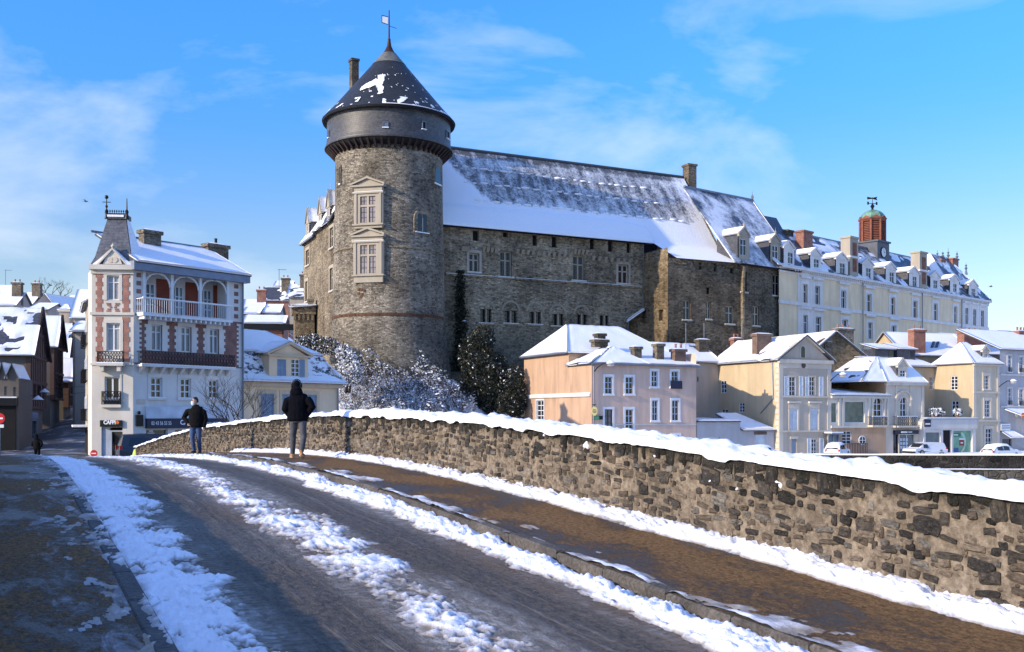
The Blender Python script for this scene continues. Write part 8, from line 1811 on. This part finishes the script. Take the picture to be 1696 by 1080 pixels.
vehicle('white panel van parked before the corner shop', 'parked_van', vfr(1517, 103.5, 66, EYE - 4.0), 4.3, 1.8, 1.0 * 1.35, WHC, VAN, .5, front=-1, glass_u=[(.58, .74, .60, .88)], cat='van')
vehicle('small white hatchback parked by the glass shelter', 'parked_car', vfr(1391, 100, 35, EYE - 4.05), 3.4, 1.6, 1.38, WHC, CAR, .55, snow=True, front=1, glass_u=[(.16, .36, .62, .9), (.38, .58, .62, .9)])
vehicle('parked car completely buried in snow at the right end of the quay', 'parked_car', vfr(1646, 104, 66, EYE - 4.3), 4.0, 1.7, 1.4, WHC, CAR, .55, snow=True, front=1, glass_u=[(.16, .36, .62, .9), (.38, .58, .62, .9)])
vehicle('snow-topped pale car just showing above the parapet before the grey garage', 'parked_car', vfr(1248, 95, 66, EYE - 4.1), 3.6, 1.65, 1.32, WHC, CAR, .55, snow=True, front=1, glass_u=[(.16, .36, .62, .9), (.38, .58, .62, .9)])
# glass shelter and low railing before the veranda
bsh = Thing('shelter', 'narrow glass shelter with snow on its roof beside the gabled house', 'shelter', GB.P(uB + .9, gz, 1)); a, b = GB.u(1377, 1), GB.u(1394, 1); z1 = GB.z(1385, 719, 1); bsh.part('glazing', MB().box(GB, a + .05, b - .05, gz, z1 - .1, .4, .5), GLASS2); bsh.part('frame', (lambda m: (bars(m, GB, (a, b, gz, z1), 2, 1, .62, .07, .12), m)[1])(MB()), ZINC); rf_ = bsh.part('roof', MB().box(GB, a - .1, b + .1, z1, z1 + .1, -.4, 1.2), ZINC); bsh.part('snow', MB().box(GB, a - .08, b + .08, z1 + .102, z1 + .22, -.38, 1.18), SNOW, rf_)
fe = Thing('railing', 'brown slatted railing below the round window of the ornate house', 'railing', VZ.P(VZ.u(1420, 1.2), gz, 1.2)); a, b = VZ.u(1404, 1.2), VZ.u(1436, 1.2)
for k in range(13): u = a + (b - a) * k / 12; fe.part('slat', MB().box(VZ, u - .04, u + .04, gz, VZ.z(1420, 735, 1.2), 1.18, 1.22), WINEF)
fe.part('rail', MB().box(VZ, a - .05, b + .05, VZ.z(1420, 735, 1.2), VZ.z(1420, 734, 1.2), 1.15, 1.25), WINEF)
# yellow-green stone block at the end of the parapet
p = BP(63.6, TW + .1, BZ(63.6)); one('marker_post', MB().lathe(p, [(.0, p[2] - .1), (.24, p[2] - .1), (.26, p[2] + .55), (.18, p[2] + .82), (0, p[2] + .86)], 12), plain('fluorescent_yellow', (.55, .70, .08), .5), 'fluorescent yellow marker block at the far end of the parapet', 'bollard', smooth=True)

# ================================================================== PEOPLE
def loft(mb, ch, seg=14):
    n = len(ch); P = np.array([c[:3] for c in ch], float); rings = []
    for i in range(n):
        t = P[min(i + 1, n - 1)] - P[max(i - 1, 0)]; t /= np.linalg.norm(t) + 1e-9; x = np.array([1.0, 0, 0]); s_ = x - (x @ t) * t
        if np.linalg.norm(s_) < .35: y = np.array([0, 0, 1.0]); s_ = y - (y @ t) * t
        s_ /= np.linalg.norm(s_); b = np.cross(t, s_); a_, b_ = ch[i][3], ch[i][4] if len(ch[i]) > 4 else ch[i][3]
        rings.append([P[i] + a_ * cos(2 * pi * k / seg) * s_ + b_ * sin(2 * pi * k / seg) * b for k in range(seg)])
    k0 = len(mb.v); mb.v += [tuple(q) for r in rings for q in r] + [tuple(P[0]), tuple(P[-1])]; c0, c1 = k0 + n * seg, k0 + n * seg + 1
    for i in range(n - 1):
        for k in range(seg): mb.f.append((k0 + i * seg + k, k0 + i * seg + (k + 1) % seg, k0 + (i + 1) * seg + (k + 1) % seg, k0 + (i + 1) * seg + k)); mb.m.append(0)
    for k in range(seg): mb.f.append((c0, k0 + (k + 1) % seg, k0 + k)); mb.m.append(0); mb.f.append((c1, k0 + (n - 1) * seg + k, k0 + (n - 1) * seg + (k + 1) % seg)); mb.m.append(0)
    return mb
SKIN = plain('skin', (.42, .26, .19), .55, .12, scale=8); HAIRM = plain('dark_hair', (.012, .010, .009), .7); JKT = plain('navy_jacket', (.004, .0045, .008), .95, .3, scale=6, spec=.08, bump=.05, bscale=9); JKT2 = plain('black_jacket', (.006, .006, .007), .9, .3, scale=6, spec=.12, bump=.05, bscale=9); JEANG = plain('grey_trousers', (.085, .088, .10), .85, .25, scale=7, bump=.03, bscale=12); JEANB = plain('blue_jeans', (.06, .10, .20), .85, .4, scale=5, bump=.03, bscale=12); TAN = plain('tan_shoe', (.42, .22, .09), .6, .2); WSOLE = plain('white_sole', (.6, .58, .55), .6); MASK = plain('face_mask', (.55, .64, .72), .7, .05)
def person(label, loc, J, mats, yaw_head=0.0, extra=None):
    """J: joints in metres, x to the right of the view, y away, z up"""
    t = Thing('person', label, 'person', loc); W_ = lambda mb: (setattr(mb, 'v', [(x + loc[0], y + loc[1], z + loc[2]) for x, y, z in mb.v]), mb)[1]
    def vox(o, s_): md = o.modifiers.new('remesh', 'REMESH'); md.mode = 'VOXEL'; md.voxel_size = s_; md.use_smooth_shade = True; sm = o.modifiers.new('smooth', 'SMOOTH'); sm.factor = .5; sm.iterations = 2
    hx, hy, hz = J['head']; c, s_ = cos(yaw_head), sin(yaw_head); F_ = lambda fx, fy, fz: (hx + fx * c - fy * s_, hy + fx * s_ + fy * c, hz + fz)     # face looks along -y when yaw is 0
    b = MB(); k = [F_(0, .01, -.125), F_(0, .005, -.08), F_(0, .0, -.03), F_(0, .005, .03), F_(0, .01, .08), F_(0, .015, .115)]
    loft(b, [(*k[0], .045, .055), (*k[1], .062, .082), (*k[2], .073, .095), (*k[3], .077, .10), (*k[4], .066, .085), (*k[5], .03, .04)])
    loft(b, [(*F_(0, -.085, .02), .010), (*F_(0, -.105, -.015), .016), (*F_(0, -.095, -.03), .013)], 8)                      # nose
    for e in (-1, 1): loft(b, [(*F_(e * .075, .01, .03), .012, .02), (*F_(e * .083, .015, .0), .012, .022), (*F_(e * .078, .01, -.035), .008, .012)], 8)   # ears
    loft(b, [(*F_(0, -.085, -.062), .026, .010), (*F_(0, -.09, -.068), .026, .009)], 8)                                         # lips
    nx, ny, nz_ = J['neck']; loft(b, [(nx, ny, nz_ - .06, .075, .07), (nx, ny, nz_ + .02, .058, .06), (hx, hy + .02, hz - .08, .055, .06)])
    px_, py_, pz_ = J['pelvis']; cx_, cy_, cz_ = J['chest']
    loft(b, [(px_, py_, pz_ - .10, .13, .09), (px_, py_, pz_, .155, .105), ((px_ + cx_) / 2, (py_ + cy_) / 2, (pz_ + cz_) / 2, .135, .095), (cx_, cy_, cz_, .165, .11), (nx, ny, nz_ - .05, .10, .08)])
    for q in ('l', 'r'):
        S_, E, H = J[q + 'sh'], J[q + 'el'], J[q + 'ha']; loft(b, [(*(np.array(S_) - (0, 0, .05)), .045), (*(np.array(S_) * .5 + np.array(E) * .5), .047), (*E, .040), (*(np.array(E) * .5 + np.array(H) * .5), .036), (*H, .026)], 10)
        d = np.array(H) - np.array(E); d /= np.linalg.norm(d); side = np.cross(d, (0, 1.0, 0)); side /= np.linalg.norm(side) + 1e-9; fr_ = np.cross(side, d); p0 = np.array(H)
        loft(b, [(*p0, .028, .020), (*(p0 + d * .05), .042, .018), (*(p0 + d * .09), .040, .016)], 10)
        for i, (o_, l_) in enumerate(((-.030, .062), (-.010, .075), (.010, .072), (.030, .055))):
            a_ = p0 + d * .085 + fr_ * o_; m_ = a_ + d * l_ * .55 + side * .012; loft(b, [(*a_, .0095), (*m_, .009), (*(m_ + d * l_ * .45 + side * .022), .007)], 6)
        a_ = p0 + d * .02 - fr_ * .03; loft(b, [(*a_, .012), (*(a_ + d * .035 - fr_ * .022), .0105), (*(a_ + d * .07 - fr_ * .026), .008)], 6)
        hp, kn, an = J[q + 'hip'], J[q + 'kn'], J[q + 'an']; loft(b, [(*hp, .085), (*(np.array(hp) * .5 + np.array(kn) * .5), .072), (*kn, .054), (*(np.array(kn) * .6 + np.array(an) * .4), .052), (*an, .036)], 10)
    o = t.part('body', W_(b), SKIN, smooth=True); vox(o, .009)
    j = MB(); w = J.get('bulk', 1.0)
    hm = J['hem']; loft(j, [(hm[0], hm[1], hm[2], .205 * w, .14 * w), (hm[0], hm[1], hm[2] + .06, .215 * w, .155 * w), ((hm[0] + cx_) / 2, cy_, (hm[2] + cz_) / 2, .205 * w, .155 * w), (cx_, cy_, cz_, .212 * w, .155 * w), (cx_, cy_, cz_ + .09, .225 * w, .14 * w), (cx_, cy_, cz_ + .15, .185 * w, .12 * w), (nx, ny, nz_ - .03, .125, .105), (nx, ny, nz_ + .05, .092, .09)])
    for q in ('l', 'r'):
        S_, E, H = (np.array(J[q + x]) for x in ('sh', 'el', 'ha')); loft(j, [(*(S_ * .88 + np.array((cx_, cy_, cz_ + .05)) * .12 - (0, 0, .045)), .070 * w), (*(S_ * .7 + E * .3), .084 * w), (*(S_ * .35 + E * .65), .078 * w), (*E, .074 * w), (*(E * .5 + H * .5), .066 * w), (*H, .055 * w)], 12)
    if 'hood' in J: h_ = J['hood']; loft(j, [(nx, ny, nz_ - .06, .15, .12), (nx, h_[1], h_[2], .145, .115), (nx, h_[1], h_[2] + .09, .115, .10), (nx, h_[1], h_[2] + .13, .06, .05)])
    o = t.part('jacket', W_(j), mats[0], smooth=True); vox(o, .014)
    tr = MB(); loft(tr, [(px_, py_, pz_ + .08, .165, .12), (px_, py_, pz_ - .02, .175, .13), (px_, py_, pz_ - .10, .15, .115)])
    for q in ('l', 'r'):
        hp, kn, an = (np.array(J[q + x]) for x in ('hip', 'kn', 'an')); loft(tr, [(*(hp + (0, 0, .04)), .098, .11), (*(hp * .55 + kn * .45), .088, .095), (*kn, .070, .074), (*(kn * .6 + an * .4), .066, .07), (*(kn * .12 + an * .88), .056, .06), (*an, .055, .06)], 12)
    o = t.part('trousers', W_(tr), mats[1], smooth=True); vox(o, .013)
    for q in ('l', 'r'):
        an, toe = np.array(J[q + 'an']), np.array(J[q + 'toe']); s = MB(); heel = an - (toe - an) * np.array((.32, .32, 0)) ; zb = toe[2] + .045
        loft(s, [(*(heel + (0, 0, -.035)), .036, .045), (*(an * .8 + toe * .2 + (0, 0, -.035)), .045, .05), (*(an * .4 + toe * .6 + (0, 0, .01)), .048, .04), (*(toe + (0, 0, .03)), .036, .028)], 12); loft(s, [(*an, .045, .05), (*(an + (0, 0, .04)), .045, .048)], 10)
        o = t.part('shoe', W_(s), mats[2], smooth=True); vox(o, .008); so = MB(); loft(so, [(*(heel + (0, 0, -.075)), .036, .014), (*(an * .4 + toe * .6 + (0, 0, -.028)), .048, .014), (*(toe + (0, 0, -.002)), .035, .012)], 10); t.part('sole', W_(so), mats[3], o, smooth=True)
    if extra: extra(t, F_, W_, vox)
    return t
def at_px(px, py, D): return ((px - CX) / F * D, D, EYE + (HZ - py) / F * D)
def ex1(t, F_, W_, vox):
    b = MB(); loft(b, [(*F_(0, .01, -.06), .080, .104), (*F_(0, .01, .03), .084, .108), (*F_(0, .012, .085), .070, .09), (*F_(0, .015, .125), .03, .04)]); o = t.part('beanie', W_(b), JKT, smooth=True); vox(o, .01)
    h = MB(); h.tube([F_(.102 * cos(a), .01, .02 + .125 * sin(a)) for a in np.linspace(0, pi, 13)], .012, 6)
    for e in (-1, 1): h.ball(F_(e * .105, .01, .0), .045, 10, 6, sc=(.5, 1, 1.1))
    t.part('headphones', W_(h), IRON, smooth=True)
D1 = 22.8; X1, t_ = (495 - CX) / F * D1, 0; s1_ = X1 * BD[0] + D1 * BD[1]
J1 = dict(head=(-.05, .02, 1.615), neck=(-.045, .0, 1.46), chest=(-.03, 0, 1.25), pelvis=(-.02, 0, .90), hem=(-.03, 0, .83), bulk=1.10, hood=(0, -.05, 1.47),
          lsh=(-.225, 0, 1.36), lel=(-.295, -.06, 1.10), lha=(-.20, .08, .93), rsh=(.17, 0, 1.36), rel=(.32, -.08, 1.15), rha=(.15, .06, .95),
          lhip=(-.11, .01, .86), lkn=(-.15, .10, .48), lan=(-.165, .12, .10), ltoe=(-.235, .28, .02), rhip=(.075, 0, .86), rkn=(.115, -.05, .48), ran=(.10, -.22, .155), rtoe=(.125, -.08, .02))
person('person seen from behind in dark hooded jacket and grey trousers, walking away beside the parapet', (X1, D1, float(BZ(s1_))), J1, (JKT, JEANG, TAN, WSOLE), pi, ex1)
def ex2(t, F_, W_, vox):
    b = MB(); loft(b, [(*F_(0, .05, -.05), .070, .060), (*F_(0, .035, .02), .082, .088), (*F_(0, .01, .085), .078, .100), (*F_(0, .0, .128), .045, .06)]); o = t.part('hair', W_(b), HAIRM, smooth=True); vox(o, .01)
    m = MB(); loft(m, [(*F_(0, -.03, -.125), .045, .05), (*F_(0, -.045, -.09), .066, .068), (*F_(0, -.05, -.03), .070, .070), (*F_(0, -.045, -.012), .068, .062)]); o = t.part('face_mask', W_(m), MASK, smooth=True); vox(o, .008)
    for e in (-1, 1): t.part('eye', W_(MB().ball(F_(e * .032, -.088, .022), .012, 8, 5)), HAIRM)
D2 = 31.3; X2 = (322 - CX) / F * D2; s2_ = X2 * BD[0] + D2 * BD[1]
J2 = dict(head=(.01, .0, 1.60), neck=(.03, .02, 1.45), chest=(.05, 0, 1.24), pelvis=(.04, 0, .88), hem=(.04, 0, .80), bulk=1.06,
          lsh=(-.155, 0, 1.37), lel=(-.335, .05, 1.10), lha=(-.17, -.08, .92), rsh=(.255, 0, 1.37), rel=(.33, .03, 1.06), rha=(.30, -.03, .80),
          lhip=(-.06, 0, .85), lkn=(-.045, -.06, .46), lan=(-.01, .02, .08), ltoe=(-.05, -.15, .01), rhip=(.13, 0, .85), rkn=(.13, .02, .46), ran=(.13, .12, .10), rtoe=(.15, -.04, .01))
person('masked person in black jacket and blue jeans walking towards the viewer, head turned aside', (X2, D2, float(BZ(s2_)) - .02), J2, (JKT2, JEANB, HAIRM, HAIRM), -.9, ex2)
D3 = 62; X3 = (62 - CX) / F * D3
J3 = {k: v for k, v in J1.items()}
person('distant person in dark clothes walking up the shaded old street', (X3, D3, EYE - 2.80), J3, (JKT2, JKT2, HAIRM, HAIRM), pi, ex1)

# ================================================================== BIRDS
for k, (px, py, D, lab) in enumerate(((1641, 475, 140, 'upper of two gulls flying past the end of the gallery'), (1640, 497, 140, 'lower of two gulls flying past the end of the gallery'), (142, 334, 110, 'single bird flying left of the corner house turret'), (83, 473, 120, 'bird flying over the hill roofs'))):
    c = np.array(at_px(px, py, D)); b = MB(); loft(b, [(c[0] - .22, c[1], c[2], .01), (c[0] - .1, c[1], c[2], .05), (c[0] + .08, c[1], c[2], .055), (c[0] + .22, c[1], c[2] + .02, .03), (c[0] + .3, c[1], c[2] + .01, .006)], 8)
    for e in (-1, 1): b.add([tuple(c + (.09, 0, .02)), tuple(c + (-.09, 0, .02)), tuple(c + (-.10, e * .25, .15)), tuple(c + (.05, e * .3, .17)), tuple(c + (-.22, e * .62, .08))], [(0, 1, 2, 3), (3, 2, 4)])
    b.add([tuple(c + (-.2, .03, 0)), tuple(c + (-.2, -.03, 0)), tuple(c + (-.34, -.07, 0)), tuple(c + (-.34, .07, 0))], [(0, 1, 2, 3)])
    one('bird', b, plain('bird_feathers', (.10, .10, .11), .8) if 'bird_feathers' not in bpy.data.materials else bpy.data.materials['bird_feathers'], lab, 'bird')
